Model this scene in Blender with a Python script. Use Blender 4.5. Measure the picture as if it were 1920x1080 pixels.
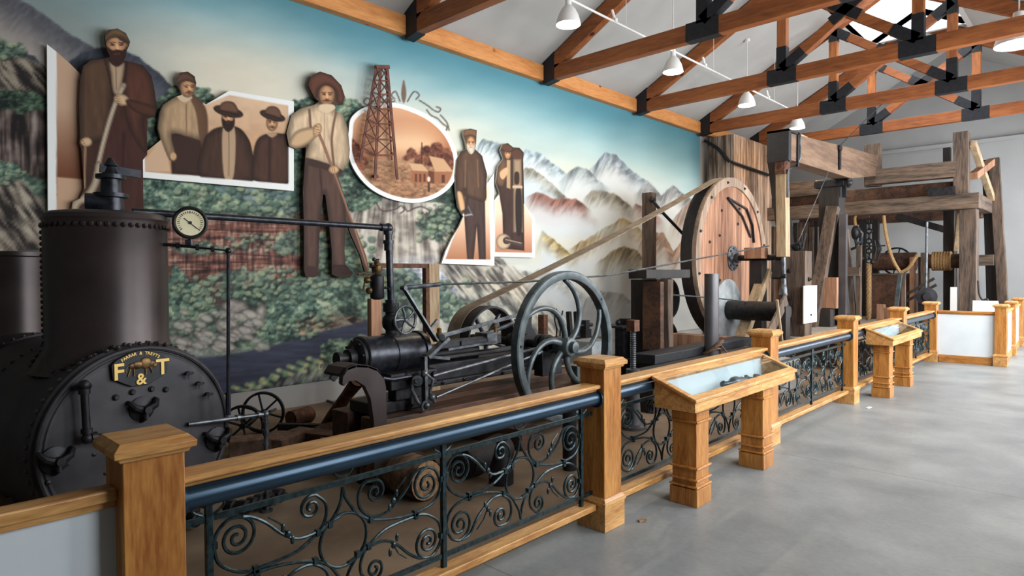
import bpy, bmesh, math, random
import numpy as np
from mathutils import Vector, Matrix, noise as mnoise

for _o in list(bpy.data.objects):
    bpy.data.objects.remove(_o)
SC = bpy.context.scene
COL = SC.collection
PI = math.pi
R_ = math.radians
random.seed(7)

# ------------------------------------------------------------------ camera
CF, CYAW, CPITCH, CROLL, CH = 1191.76, 0.757780, 0.022122, -0.00503, 1.67104
_fw = np.array([-math.sin(CYAW)*math.cos(CPITCH), math.cos(CYAW)*math.cos(CPITCH), -math.sin(CPITCH)])
_r = np.array([math.cos(CYAW), math.sin(CYAW), 0.0])
_u = np.cross(_r, _fw)
_r2 = math.cos(CROLL)*_r + math.sin(CROLL)*_u
_u2 = -math.sin(CROLL)*_r + math.cos(CROLL)*_u
cam_data = bpy.data.cameras.new('camera')
cam = bpy.data.objects.new('camera', cam_data)
COL.objects.link(cam)
cam_data.sensor_width = 36.0
cam_data.lens = CF*36.0/1920.0
cam_data.clip_start = 0.05
cam_data.clip_end = 200
cam.matrix_world = Matrix(((_r2[0], _u2[0], -_fw[0], 0), (_r2[1], _u2[1], -_fw[1], 0), (_r2[2], _u2[2], -_fw[2], CH), (0, 0, 0, 1)))
SC.camera = cam

# ------------------------------------------------------------------ world, daylight, exposure
SC.view_settings.view_transform = 'Standard'
SC.view_settings.look = 'None'
SC.view_settings.gamma = 1.0
SC.view_settings.use_curve_mapping = False
SC.view_settings.exposure = 0.04
wd = bpy.data.worlds.new('world')
SC.world = wd
wd.use_nodes = True
_bg = wd.node_tree.nodes['Background']
_bg.inputs[0].default_value = (0.80, 0.90, 1.0, 1)
_bg.inputs[1].default_value = 2.2

def area(name, loc, target, sx, sy, power, color=(1, 1, 1)):
    l = bpy.data.lights.new(name, 'AREA')
    l.shape = 'RECTANGLE'; l.size = sx; l.size_y = sy; l.energy = power; l.color = color
    o = bpy.data.objects.new(name, l); COL.objects.link(o)
    o.location = loc
    d = Vector(target) - Vector(loc)
    o.rotation_euler = d.to_track_quat('-Z', 'Y').to_euler()
    return o
# daylight through the tall windows of the right hand wall, the glazed wall behind the camera and the roof lantern
DAY = (0.93, 0.96, 1.0)
WIN = [(2.4, 4.6), (5.4, 7.6), (8.4, 10.6), (11.4, 13.6), (14.4, 16.6), (17.4, 19.6)]
WPOW = [150, 290, 340, 360, 400, 340]
for (y0, y1), pw in zip(WIN, WPOW):
    area('window_daylight', (1.35, (y0+y1)/2, 2.7), (-3.0, (y0+y1)/2, 1.6), y1-y0, 2.9, pw, DAY)
area('lantern_daylight', (-3.37, 15.2, 8.9), (-3.37, 15.2, 0), 1.7, 3.2, 420, DAY)

# ------------------------------------------------------------------ photo measuring helpers (photo pixel + a real plane -> a point in the room)
def _ray(px, py):
    return _fw + _r2*(px-960)/CF + _u2*(540-py)/CF
def PX(px, py, X):
    d = _ray(px, py); t = X/d[0]; return Vector((X, d[1]*t, CH+d[2]*t))
def PY(px, py, Y):
    d = _ray(px, py); t = Y/d[1]; return Vector((d[0]*t, Y, CH+d[2]*t))
def PZ(px, py, Z):
    d = _ray(px, py); t = (Z-CH)/d[2]; return Vector((d[0]*t, d[1]*t, Z))
def PP(px, py, pt, n):
    d = _ray(px, py); pt = np.array(pt); n = np.array(n)
    o = np.array([0, 0, CH]); t = ((pt-o)@n)/(d@n); return Vector(tuple(o+d*t))
def proj_np(P):
    d = np.asarray(P, float)-np.array([0, 0, CH]); z = d@_fw
    return 960+CF*(d@_r2)/z, 540-CF*(d@_u2)/z

# ------------------------------------------------------------------ object helpers
def tag(o, label=None, cat=None, group=None, kind=None):
    if label: o['label'] = label
    if cat: o['category'] = cat
    if group: o['group'] = group
    if kind: o['kind'] = kind
    return o
def empty(name, loc, label=None, cat=None, group=None, rz=0):
    o = bpy.data.objects.new(name, None); COL.objects.link(o)
    o.location = loc; o.rotation_euler = (0, 0, rz); o.empty_display_size = 0.1
    return tag(o, label, cat, group)
def root_loc(o):
    v = Vector((0, 0, 0))
    while o is not None:
        v = v + o.location; o = o.parent
    return v
def copy_tree(o, parent=None):
    c = o.copy(); COL.objects.link(c); c.parent = parent
    for ch in list(KIDS.get(o.name, [])):
        cc = copy_tree(ch, c); KIDS.setdefault(c.name, []).append(cc)
    return c
KIDS = {}

class MB:
    """collects shapes in world coordinates and links them as ONE mesh object"""
    def __init__(s):
        s.v = []; s.f = []
    def add(s, vs, fs):
        b = len(s.v); s.v += [tuple(v) for v in vs]; s.f += [tuple(b+i for i in f) for f in fs]; return s
    def box(s, x0, y0, z0, x1, y1, z1):
        x0, x1 = min(x0, x1), max(x0, x1); y0, y1 = min(y0, y1), max(y0, y1); z0, z1 = min(z0, z1), max(z0, z1)
        return s.add([(x0,y0,z0),(x1,y0,z0),(x1,y1,z0),(x0,y1,z0),(x0,y0,z1),(x1,y0,z1),(x1,y1,z1),(x0,y1,z1)],
                     [(0,3,2,1),(4,5,6,7),(0,1,5,4),(1,2,6,5),(2,3,7,6),(3,0,4,7)])
    def frustum(s, cx, cy, z0, z1, a0, b0, a1, b1):
        return s.add([(cx-a0,cy-b0,z0),(cx+a0,cy-b0,z0),(cx+a0,cy+b0,z0),(cx-a0,cy+b0,z0),(cx-a1,cy-b1,z1),(cx+a1,cy-b1,z1),(cx+a1,cy+b1,z1),(cx-a1,cy+b1,z1)],
                     [(0,3,2,1),(4,5,6,7),(0,1,5,4),(1,2,6,5),(2,3,7,6),(3,0,4,7)])
    def beam(s, p, q, w, h, up=(0, 0, 1), w2=None, h2=None):
        p = Vector(p); q = Vector(q); d = (q-p).normalized(); up = Vector(up)
        if abs(d.dot(up)) > 0.98: up = Vector((0, 1, 0))
        sd = d.cross(up).normalized(); up = sd.cross(d)
        w2 = w if w2 is None else w2; h2 = h if h2 is None else h2
        vs = []
        for c, ww, hh in ((p, w, h), (q, w2, h2)):
            for a, b in ((-1,-1),(1,-1),(1,1),(-1,1)):
                vs.append(c+sd*(a*ww/2)+up*(b*hh/2))
        return s.add(vs, [(0,1,2,3),(7,6,5,4),(0,4,5,1),(1,5,6,2),(2,6,7,3),(3,7,4,0)])
    def _frame(s, d):
        d = Vector(d).normalized()
        a = Vector((0, 0, 1)) if abs(d.z) < 0.9 else Vector((1, 0, 0))
        u = d.cross(a).normalized(); return d, u, d.cross(u)
    def lathe(s, p, axis, prof, n=24, cap=True):
        """prof: list of (distance along axis, radius)"""
        p = Vector(p); d, u, w = s._frame(axis); vs = []; fs = []
        for t, r in prof:
            for k in range(n):
                a = 2*PI*k/n
                vs.append(p+d*t+(u*math.cos(a)+w*math.sin(a))*max(r, 1e-5))
        for i in range(len(prof)-1):
            for k in range(n):
                k2 = (k+1) % n
                fs.append((i*n+k, (i+1)*n+k, (i+1)*n+k2, i*n+k2))
        if cap:
            fs.append(tuple(range(n))); fs.append(tuple(reversed(range((len(prof)-1)*n, len(prof)*n))))
        return s.add(vs, fs)
    def cyl(s, p, q, r, r2=None, n=16):
        p = Vector(p); q = Vector(q); L = (q-p).length
        return s.lathe(p, q-p, [(0, r), (L, r if r2 is None else r2)], n)
    def ring(s, p, axis, prof, n=40):
        """closed profile (distance along axis, radius) swept round the axis"""
        p = Vector(p); d, u, w = s._frame(axis); vs = []; fs = []; m = len(prof)
        for t, r in prof:
            for k in range(n):
                a = 2*PI*k/n; vs.append(p+d*t+(u*math.cos(a)+w*math.sin(a))*r)
        for i in range(m):
            j = (i+1) % m
            for k in range(n):
                k2 = (k+1) % n; fs.append((i*n+k, j*n+k, j*n+k2, i*n+k2))
        return s.add(vs, fs)
    def torus(s, p, axis, R, r, n=32, m=8):
        return s.ring(p, axis, [(r*math.sin(2*PI*i/m), R+r*math.cos(2*PI*i/m)) for i in range(m)], n)
    def tube(s, pts, r, n=8, closed=False, rads=None):
        pts = [Vector(p) for p in pts]; m = len(pts)
        if m < 2: return s
        vs = []; fs = []
        up = None
        for i, p in enumerate(pts):
            if closed: d = pts[(i+1) % m]-pts[(i-1) % m]
            else: d = pts[min(i+1, m-1)]-pts[max(i-1, 0)]
            if d.length < 1e-9: d = Vector((0, 0, 1))
            d.normalize()
            if up is None:
                a = Vector((0, 0, 1)) if abs(d.z) < 0.9 else Vector((1, 0, 0)); u = d.cross(a).normalized()
            else:
                u = up - d*up.dot(d)
                if u.length < 1e-6: u = d.orthogonal()
                u.normalize()
            up = u; w = d.cross(u); rr = rads[i] if rads else r
            for k in range(n):
                a = 2*PI*k/n; vs.append(p+(u*math.cos(a)+w*math.sin(a))*rr)
        for i in range(m if closed else m-1):
            j = (i+1) % m
            for k in range(n):
                k2 = (k+1) % n; fs.append((i*n+k, i*n+k2, j*n+k2, j*n+k))
        if not closed:
            fs.append(tuple(reversed(range(n)))); fs.append(tuple(range((m-1)*n, m*n)))
        return s.add(vs, fs)
    def prism(s, poly, depth):
        """poly: list of 3D points in a plane; depth: 3D vector"""
        poly = [Vector(p) for p in poly]; m = len(poly); dv = Vector(depth)
        vs = poly+[p+dv for p in poly]
        fs = [tuple(range(m)), tuple(reversed(range(m, 2*m)))]+[(i, m+i, m+(i+1) % m, (i+1) % m) for i in range(m)]
        return s.add(vs, fs)
    def ball(s, c, r, n=12, m=8, sc=(1, 1, 1)):
        c = Vector(c); vs = []; fs = []
        for i in range(m+1):
            t = PI*i/m
            for k in range(n):
                a = 2*PI*k/n
                rr = max(math.sin(t), 1e-4)
                vs.append((c.x+r*sc[0]*rr*math.cos(a), c.y+r*sc[1]*rr*math.sin(a), c.z+r*sc[2]*math.cos(t)))
        for i in range(m):
            for k in range(n):
                k2 = (k+1) % n; fs.append((i*n+k, (i+1)*n+k, (i+1)*n+k2, i*n+k2))
        return s.add(vs, fs)
    def rough(s, amp, freq, seed=0.0):
        out = []
        for v in s.v:
            p = Vector(v)*freq+Vector((seed, seed*1.7, seed*.3))
            out.append(tuple(Vector(v)+mnoise.noise_vector(p)*amp))
        s.v = out; return s
    def build(s, name, mat, parent=None, origin=None, bevel=0.0, smooth=True, sub=0, label=None, angle=35):
        me = bpy.data.meshes.new(name)
        if parent is not None: off = root_loc(parent)
        elif origin is not None: off = Vector(origin)
        else: off = Vector((0, 0, 0))
        me.from_pydata([tuple(Vector(v)-off) for v in s.v], [], s.f)
        bm = bmesh.new(); bm.from_mesh(me)
        bmesh.ops.recalc_face_normals(bm, faces=bm.faces)
        bm.to_mesh(me); bm.free()
        if mat: me.materials.append(mat)
        if smooth:
            me.polygons.foreach_set('use_smooth', [True]*len(me.polygons))
            me.set_sharp_from_angle(angle=R_(angle))
        o = bpy.data.objects.new(name, me); COL.objects.link(o)
        if parent is not None:
            o.parent = parent; KIDS.setdefault(parent.name, []).append(o)
        else: o.location = off
        if bevel > 0:
            md = o.modifiers.new('bevel', 'BEVEL'); md.width = bevel; md.segments = 2; md.limit_method = 'ANGLE'; md.angle_limit = R_(50)
        if label: o['label'] = label
        return o

def struct(name, mb, mat, **k):
    o = mb.build(name, mat, **k); o['kind'] = 'structure'; return o

# ------------------------------------------------------------------ materials
def lin(c):
    return tuple(((x/255.0)/12.92 if x/255.0 <= 0.04045 else ((x/255.0+0.055)/1.055)**2.4) for x in c)
def newmat(name):
    m = bpy.data.materials.new(name); m.use_nodes = True
    nt = m.node_tree; b = nt.nodes['Principled BSDF']; return m, nt, b
def mat_noise(name, c1, c2, rough=0.5, metal=0.0, scale=8.0, stretch=(1, 1, 1), bump=0.1, detail=5, rough2=None, contrast=(0.35, 0.65), spec=0.5, dist=0.01):
    m, nt, b = newmat(name); N = nt.nodes; L = nt.links
    tc = N.new('ShaderNodeTexCoord'); mp = N.new('ShaderNodeMapping'); mp.inputs['Scale'].default_value = stretch
    L.new(tc.outputs['Object'], mp.inputs[0])
    nz = N.new('ShaderNodeTexNoise'); nz.inputs['Scale'].default_value = scale; nz.inputs['Detail'].default_value = detail
    L.new(mp.outputs[0], nz.inputs[0])
    cr = N.new('ShaderNodeValToRGB'); cr.color_ramp.elements[0].position = contrast[0]; cr.color_ramp.elements[1].position = contrast[1]
    cr.color_ramp.elements[0].color = (*lin(c1), 1); cr.color_ramp.elements[1].color = (*lin(c2), 1)
    L.new(nz.outputs[0], cr.inputs[0]); L.new(cr.outputs[0], b.inputs['Base Color'])
    b.inputs['Roughness'].default_value = rough; b.inputs['Metallic'].default_value = metal
    b.inputs['Specular IOR Level'].default_value = spec
    if rough2 is not None:
        mr = N.new('ShaderNodeMapRange'); mr.inputs[3].default_value = rough; mr.inputs[4].default_value = rough2
        L.new(nz.outputs[0], mr.inputs[0]); L.new(mr.outputs[0], b.inputs['Roughness'])
    if bump > 0:
        bp = N.new('ShaderNodeBump'); bp.inputs['Strength'].default_value = bump; bp.inputs['Distance'].default_value = dist
        L.new(nz.outputs[0], bp.inputs['Height']); L.new(bp.outputs[0], b.inputs['Normal'])
    return m
def mat_wood(name, c1, c2, axis='Z', scale=14, rough=0.45, knots=None, bump=0.15, grain=14.0, spec=0.5):
    st = {'X': (1/grain*2, 1, 1), 'Y': (1, 1/grain*2, 1), 'Z': (1, 1, 1/grain*2)}[axis]
    m, nt, b = newmat(name); N = nt.nodes; L = nt.links
    tc = N.new('ShaderNodeTexCoord'); mp = N.new('ShaderNodeMapping'); mp.inputs['Scale'].default_value = st
    L.new(tc.outputs['Object'], mp.inputs[0])
    nz = N.new('ShaderNodeTexNoise'); nz.inputs['Scale'].default_value = scale; nz.inputs['Detail'].default_value = 8; nz.inputs['Distortion'].default_value = 0.6
    nf = N.new('ShaderNodeTexNoise'); nf.inputs['Scale'].default_value = scale*5; nf.inputs['Detail'].default_value = 4
    L.new(mp.outputs[0], nz.inputs[0]); L.new(mp.outputs[0], nf.inputs[0])
    mx = N.new('ShaderNodeMath'); mx.operation = 'MULTIPLY_ADD'; mx.inputs[1].default_value = 0.45
    ad = N.new('ShaderNodeMath'); ad.operation = 'MULTIPLY'; ad.inputs[1].default_value = 0.6
    L.new(nz.outputs[0], ad.inputs[0]); L.new(nf.outputs[0], mx.inputs[0]); L.new(ad.outputs[0], mx.inputs[2])
    cr = N.new('ShaderNodeValToRGB'); cr.color_ramp.elements[0].position = 0.38; cr.color_ramp.elements[1].position = 0.66
    cr.color_ramp.elements[0].color = (*lin(c1), 1); cr.color_ramp.elements[1].color = (*lin(c2), 1)
    L.new(mx.outputs[0], cr.inputs[0])
    out = cr.outputs[0]
    if knots:
        vo = N.new('ShaderNodeTexVoronoi'); vo.inputs['Scale'].default_value = 1.6; L.new(tc.outputs['Object'], vo.inputs[0])
        k = N.new('ShaderNodeValToRGB'); k.color_ramp.elements[0].position = 0.05; k.color_ramp.elements[1].position = 0.10
        k.color_ramp.elements[0].color = (*lin(knots), 1); k.color_ramp.elements[1].color = (1, 1, 1, 1)
        L.new(vo.outputs['Distance'], k.inputs[0])
        mm = N.new('ShaderNodeMix'); mm.data_type = 'RGBA'; mm.blend_type = 'MULTIPLY'; mm.inputs[0].default_value = 1
        L.new(out, mm.inputs[6]); L.new(k.outputs[0], mm.inputs[7]); out = mm.outputs[2]
    L.new(out, b.inputs['Base Color'])
    b.inputs['Roughness'].default_value = rough
    b.inputs['Specular IOR Level'].default_value = spec
    bp = N.new('ShaderNodeBump'); bp.inputs['Strength'].default_value = bump; bp.inputs['Distance'].default_value = 0.006
    L.new(mx.outputs[0], bp.inputs['Height']); L.new(bp.outputs[0], b.inputs['Normal'])
    return m
def mat_plain(name, c, rough=0.5, metal=0.0, emit=None, estr=1.0):
    m, nt, b = newmat(name)
    b.inputs['Base Color'].default_value = (*lin(c), 1); b.inputs['Roughness'].default_value = rough; b.inputs['Metallic'].default_value = metal
    if emit: b.inputs['Emission Color'].default_value = (*lin(emit), 1); b.inputs['Emission Strength'].default_value = estr
    return m
def mat_vcol(name, rough=0.7):
    m, nt, b = newmat(name)
    a = nt.nodes.new('ShaderNodeAttribute'); a.attribute_name = 'paint'
    nt.links.new(a.outputs['Color'], b.inputs['Base Color']); b.inputs['Roughness'].default_value = rough
    b.inputs['Specular IOR Level'].default_value = 0.25
    return m
def mat_glass(name):
    m = bpy.data.materials.new(name); m.use_nodes = True; nt = m.node_tree; N = nt.nodes; L = nt.links
    for n in list(N): N.remove(n)
    o = N.new('ShaderNodeOutputMaterial'); mx = N.new('ShaderNodeMixShader'); t = N.new('ShaderNodeBsdfTransparent'); g = N.new('ShaderNodeBsdfGlossy')
    g.inputs['Roughness'].default_value = 0.02; t.inputs[0].default_value = (0.93, 0.96, 0.96, 1)
    lw = N.new('ShaderNodeLayerWeight'); pw = N.new('ShaderNodeMath'); pw.operation = 'POWER'; pw.inputs[1].default_value = 4.0
    fr = N.new('ShaderNodeMath'); fr.operation = 'MULTIPLY_ADD'; fr.inputs[1].default_value = 0.6; fr.inputs[2].default_value = 0.03
    L.new(lw.outputs['Facing'], pw.inputs[0]); L.new(pw.outputs[0], fr.inputs[0]); L.new(fr.outputs[0], mx.inputs[0]); L.new(t.outputs[0], mx.inputs[1]); L.new(g.outputs[0], mx.inputs[2]); L.new(mx.outputs[0], o.inputs[0])
    return m

M = {}
M['oakZ'] = mat_wood('oak_upright', (140, 82, 30), (192, 134, 66), 'Z', 16, 0.38)
M['oakY'] = mat_wood('oak_lengthwise', (160, 106, 52), (214, 164, 100), 'Y', 16, 0.4)
M['oakX'] = mat_wood('oak_crosswise', (140, 82, 30), (192, 134, 66), 'X', 16, 0.38)
M['firX'] = mat_wood('fir_crosswise', (112, 58, 22), (158, 92, 44), 'X', 7, 0.6, knots=(90, 40, 20), bump=0.1)
M['firY'] = mat_wood('fir_lengthwise', (188, 116, 56), (218, 152, 88), 'Y', 7, 0.6, knots=(110, 60, 30), bump=0.1)
M['firZ'] = mat_wood('fir_upright', (126, 68, 28), (172, 104, 52), 'Z', 7, 0.6, bump=0.1)
M['black'] = mat_noise('black_steel_plate', (20, 22, 26), (32, 34, 40), 0.55, 0.2, 20, bump=0.03)
M['rail'] = mat_noise('blue_green_painted_iron', (32, 56, 74), (38, 62, 80), 0.3, 0.55, 8, bump=0.0, spec=0.7)
M['scroll'] = mat_noise('wrought_iron', (18, 32, 36), (46, 66, 70), 0.3, 0.6, 40, bump=0.1, spec=0.7)
M['iron'] = mat_noise('dark_cast_iron', (20, 20, 23), (42, 41, 44), 0.42, 0.45, 14, bump=0.12, rough2=0.6)
M['boiler'] = mat_noise('black_boiler_plate', (38, 38, 41), (60, 57, 60), 0.48, 0.3, 5, bump=0.05, rough2=0.62)
M['stack'] = mat_noise('brown_black_dome_plate', (54, 46, 45), (70, 60, 58), 0.34, 0.45, 3, bump=0.02, rough2=0.42)
M['steel'] = mat_noise('grey_worn_steel', (58, 62, 66), (104, 108, 112), 0.36, 0.6, 12, bump=0.06)
M['felloe'] = mat_wood('grey_brown_felloe', (112, 92, 76), (172, 148, 126), 'Z', 6, 0.75, bump=0.3, grain=24)
M['casing'] = mat_noise('smooth_grey_casing', (82, 80, 82), (96, 94, 96), 0.36, 0.5, 3, bump=0)
M['disc'] = mat_noise('pale_grey_painted_iron', (130, 136, 138), (168, 172, 172), 0.45, 0.3, 6, bump=0.03)
M['fly'] = mat_noise('grey_green_flywheel_iron', (62, 70, 72), (92, 101, 103), 0.4, 0.4, 10, bump=0.06)
M['pipe'] = mat_noise('dark_steam_pipe', (34, 36, 42), (56, 58, 64), 0.35, 0.6, 20, bump=0.04)
M['brass'] = mat_noise('aged_brass', (70, 54, 34), (120, 92, 52), 0.45, 0.6, 30, bump=0.1)
M['gold'] = mat_plain('gold_paint', (222, 186, 104), 0.4, 0.3)
M['rust'] = mat_noise('rusty_iron', (58, 36, 26), (104, 64, 40), 0.75, 0.2, 18, bump=0.2)
M['oldZ'] = mat_wood('old_timber_upright', (36, 29, 24), (108, 88, 72), 'Z', 9, 0.8, bump=0.5, grain=20)
M['oldX'] = mat_wood('old_timber_crosswise', (42, 33, 26), (112, 92, 74), 'X', 9, 0.8, bump=0.5, grain=20)
M['oldY'] = mat_wood('old_timber_lengthwise', (44, 34, 28), (106, 86, 70), 'Y', 9, 0.8, bump=0.5, grain=20)
M['tanZ'] = mat_wood('tan_timber_upright', (126, 104, 76), (182, 158, 126), 'Z', 9, 0.75, bump=0.3, grain=20)
M['redZ'] = mat_wood('reddish_board_upright', (108, 72, 52), (172, 128, 98), 'Z', 6, 0.75, bump=0.3, grain=24)
M['darkwood'] = mat_wood('oil_black_timber', (14, 12, 12), (44, 36, 32), 'Z', 8, 0.7, bump=0.4)
M['darkwoodY'] = mat_wood('oily_brown_timber', (30, 22, 18), (96, 62, 40), 'Y', 5, 0.7, bump=0.5, grain=8)
M['leather'] = mat_noise('tan_drive_belt', (112, 96, 78), (146, 130, 110), 0.7, 0, 6, bump=0.05)
M['leatherd'] = mat_noise('brown_drive_belt', (78, 62, 46), (112, 92, 72), 0.7, 0, 6, bump=0.05)
M['rope'] = mat_noise('manila_rope', (112, 84, 50), (176, 140, 92), 0.85, 0, 60, bump=0.6)
M['ropeb'] = mat_noise('brown_cable', (64, 44, 34), (118, 88, 66), 0.85, 0, 60, bump=0.6)
M['white'] = mat_noise('white_painted_board', (206, 214, 218), (214, 222, 226), 0.6, 0, 3, bump=0)
M['enamel'] = mat_plain('white_enamel', (228, 226, 220), 0.3)
M['glass'] = mat_glass('clear_glass')
M['floorwood'] = mat_wood('grey_deck_board', (86, 78, 70), (150, 140, 128), 'X', 6, 0.8, bump=0.5, grain=20)
M['bark'] = mat_noise('bark', (46, 34, 26), (120, 92, 66), 0.9, 0, 12, (1, .3, 1), bump=0.9, dist=.03)
M['logend'] = mat_noise('cut_wood', (120, 90, 60), (176, 142, 104), 0.9, 0, 25, bump=0.4)
M['brick'] = mat_noise('brown_block', (88, 66, 54), (128, 102, 86), 0.9, 0, 12, bump=0.4)
# ------------------------------------------------------------------ room shell
WX = -7.5          # mural wall
RX = 0.85          # window wall
BY = 20.6          # far wall
NY = -3.4          # wall behind the camera
RID = (WX+RX)/2    # ridge
SL = 0.54
def ceil_z(x): return 5.36+SL*(min(x-WX, RX-x))

def mat_floor():
    m, nt, b = newmat('polished_concrete'); N = nt.nodes; L = nt.links
    tc = N.new('ShaderNodeTexCoord')
    nz = N.new('ShaderNodeTexNoise'); nz.inputs['Scale'].default_value = 1.3; nz.inputs['Detail'].default_value = 8; nz.inputs['Roughness'].default_value = 0.6
    n2 = N.new('ShaderNodeTexNoise'); n2.inputs['Scale'].default_value = 30; n2.inputs['Detail'].default_value = 4
    L.new(tc.outputs['Object'], nz.inputs[0]); L.new(tc.outputs['Object'], n2.inputs[0])
    ad = N.new('ShaderNodeMath'); ad.operation = 'MULTIPLY_ADD'; ad.inputs[1].default_value = 0.25
    L.new(n2.outputs[0], ad.inputs[0]); L.new(nz.outputs[0], ad.inputs[2])
    cr = N.new('ShaderNodeValToRGB'); cr.color_ramp.elements[0].position = 0.42; cr.color_ramp.elements[1].position = 0.85
    cr.color_ramp.elements[0].color = (*lin((108, 112, 112)), 1); cr.color_ramp.elements[1].color = (*lin((146, 148, 146)), 1)
    L.new(ad.outputs[0], cr.inputs[0])
    sx = N.new('ShaderNodeSeparateXYZ'); L.new(tc.outputs['Object'], sx.inputs[0])
    out = cr.outputs[0]
    def line(axis, pos, w, out):
        s = N.new('ShaderNodeMath'); s.operation = 'SUBTRACT'; s.inputs[1].default_value = pos; L.new(sx.outputs[axis], s.inputs[0])
        a = N.new('ShaderNodeMath'); a.operation = 'ABSOLUTE'; L.new(s.outputs[0], a.inputs[0])
        c = N.new('ShaderNodeMath'); c.operation = 'LESS_THAN'; c.inputs[1].default_value = w; L.new(a.outputs[0], c.inputs[0])
        f = N.new('ShaderNodeMath'); f.operation = 'MULTIPLY'; f.inputs[1].default_value = 0.55; L.new(c.outputs[0], f.inputs[0])
        mm = N.new('ShaderNodeMix'); mm.data_type = 'RGBA'; L.new(f.outputs[0], mm.inputs[0]); L.new(out, mm.inputs[6]); mm.inputs[7].default_value = (0.07, 0.06, 0.05, 1)
        return mm.outputs[2]
    for y in (2.52, 5.95, 9.4, 12.85): out = line(1, y, 0.006, out)
    L.new(out, b.inputs['Base Color'])
    b.inputs['Roughness'].default_value = 0.42
    bp = N.new('ShaderNodeBump'); bp.inputs['Strength'].default_value = 0.05; L.new(ad.outputs[0], bp.inputs['Height']); L.new(bp.outputs[0], b.inputs['Normal'])
    return m
M['floor'] = mat_floor()
M['tanfloor'] = mat_noise('tan_concrete_slab', (104, 86, 68), (146, 124, 100), 0.75, 0, 1.5, bump=0.05, detail=8)
M['ceil'] = mat_noise('painted_ceiling_board', (172, 171, 167), (178, 177, 173), 0.85, 0, 2, bump=0)
M['wallw'] = mat_noise('pale_grey_wall_paint', (160, 161, 160), (166, 167, 166), 0.85, 0, 1.5, bump=0)
M['strip'] = mat_noise('grey_wall_strip', (158, 156, 152), (164, 162, 158), 0.8, 0, 2, bump=0)

struct('floor', MB().box(-2.62, NY, -0.1, RX, BY+.2, 0), M['floor'])
struct('floor_exhibit', MB().box(WX-.2, NY, -0.1, -2.62, BY+.2, 0), M['tanfloor'])
struct('wall_left', MB().box(WX-.2, NY, 0, WX-.012, BY+.2, 5.5), M['strip'])
# right wall: tall windows
rw = MB(); ys = [NY]+[v for w in WIN for v in w]+[BY+.2]
for i in range(0, len(ys), 2): rw.box(RX, ys[i], 0, RX+.18, ys[i+1], 5.5)
for y0, y1 in WIN: rw.box(RX, y0, 0, RX+.18, y1, 1.15); rw.box(RX, y0, 4.2, RX+.18, y1, 5.5)
struct('wall_right', rw, M['wallw'])
for i, (y0, y1) in enumerate(WIN):
    f = MB()
    for a in (y0+.03, (y0+y1)/2, y1-.03): f.box(RX+.05, a-.03, 1.15, RX+.11, a+.03, 4.2)
    for z in (1.18, 2.7, 4.17): f.box(RX+.05, y0, z-.03, RX+.11, y1, z+.03)
    struct('window_%d' % (i+1), f, M['oakZ'])
nb = MB()
nb.box(WX, NY-.18, 0, RX, NY, 5.5)
nb.prism([(WX, NY-.18, 5.5), (RX, NY-.18, 5.5), (RID, NY-.18, 7.9)], (0, .18, 0))
struct('wall_near', nb, M['wallw'])
bw = MB(); bw.prism([(WX-.1, BY, 0), (RX+.1, BY, 0), (RX+.1, BY, 5.4), (RID, BY, 7.75), (WX-.1, BY, 5.4)], (0, .2, 0))
struct('wall_far', bw, M['wallw'])
struct('trim_1', MB().box(WX, BY-.1, 5.02, RX, BY, 5.12), M['wallw'])
# ceiling with the roof lantern opening
LX0, LX1, LY0, LY1 = -4.35, -2.40, 13.4, 17.2
def slope(x0, x1, y0, y1):
    m = MB(); a = ceil_z(x0); b = ceil_z(x1)
    m.add([(x0,y0,a),(x1,y0,b),(x1,y1,b),(x0,y1,a),(x0,y0,a+.15),(x1,y0,b+.15),(x1,y1,b+.15),(x0,y1,a+.15)],
          [(0,3,2,1),(4,5,6,7),(0,1,5,4),(1,2,6,5),(2,3,7,6),(3,0,4,7)])
    return m
cm = MB()
for x0, x1 in ((WX-.2, RID), (RID, RX+.2)):
    for y0, y1, hole in ((NY-.2, LY0, 0), (LY0, LY1, 1), (LY1, BY+.2, 0)):
        if hole:
            xa, xb = (x0, LX0) if x1 == RID else (LX1, x1)
        else: xa, xb = x0, x1
        s = slope(xa, xb, y0, y1); cm.add(s.v, s.f)
struct('ceiling', cm, M['ceil'])
ln = MB(); zl = ceil_z(LX0)
ln.box(LX0-.1, LY0-.1, zl, LX0, LY1+.1, 8.5); ln.box(LX1, LY0-.1, zl, LX1+.1, LY1+.1, 8.5)
ln.box(LX0, LY0-.1, zl+.1, LX1, LY0, 8.5); ln.box(LX0, LY1, zl+.1, LX1, LY1+.1, 8.5)
struct('wall_lantern', ln, M['ceil'])
wf = MB()
for y in (LY0+.02, (2*LY0+LY1)/3, (LY0+2*LY1)/3, LY1-.02): wf.box(LX0, y-.03, 8.42, LX1, y+.03, 8.5)
struct('window_%d' % (len(WIN)+1), wf, M['firX'])
# eave beam on top of the mural wall
eb = MB().box(WX-.01, NY, 5.10, WX+.12, BY, 5.37)
tag(eb.build('eave_beam', M['firY'], bevel=.006, origin=(WX, 8, 5.10)), 'long pale fir beam running along the top of the mural wall', 'beam')

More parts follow.
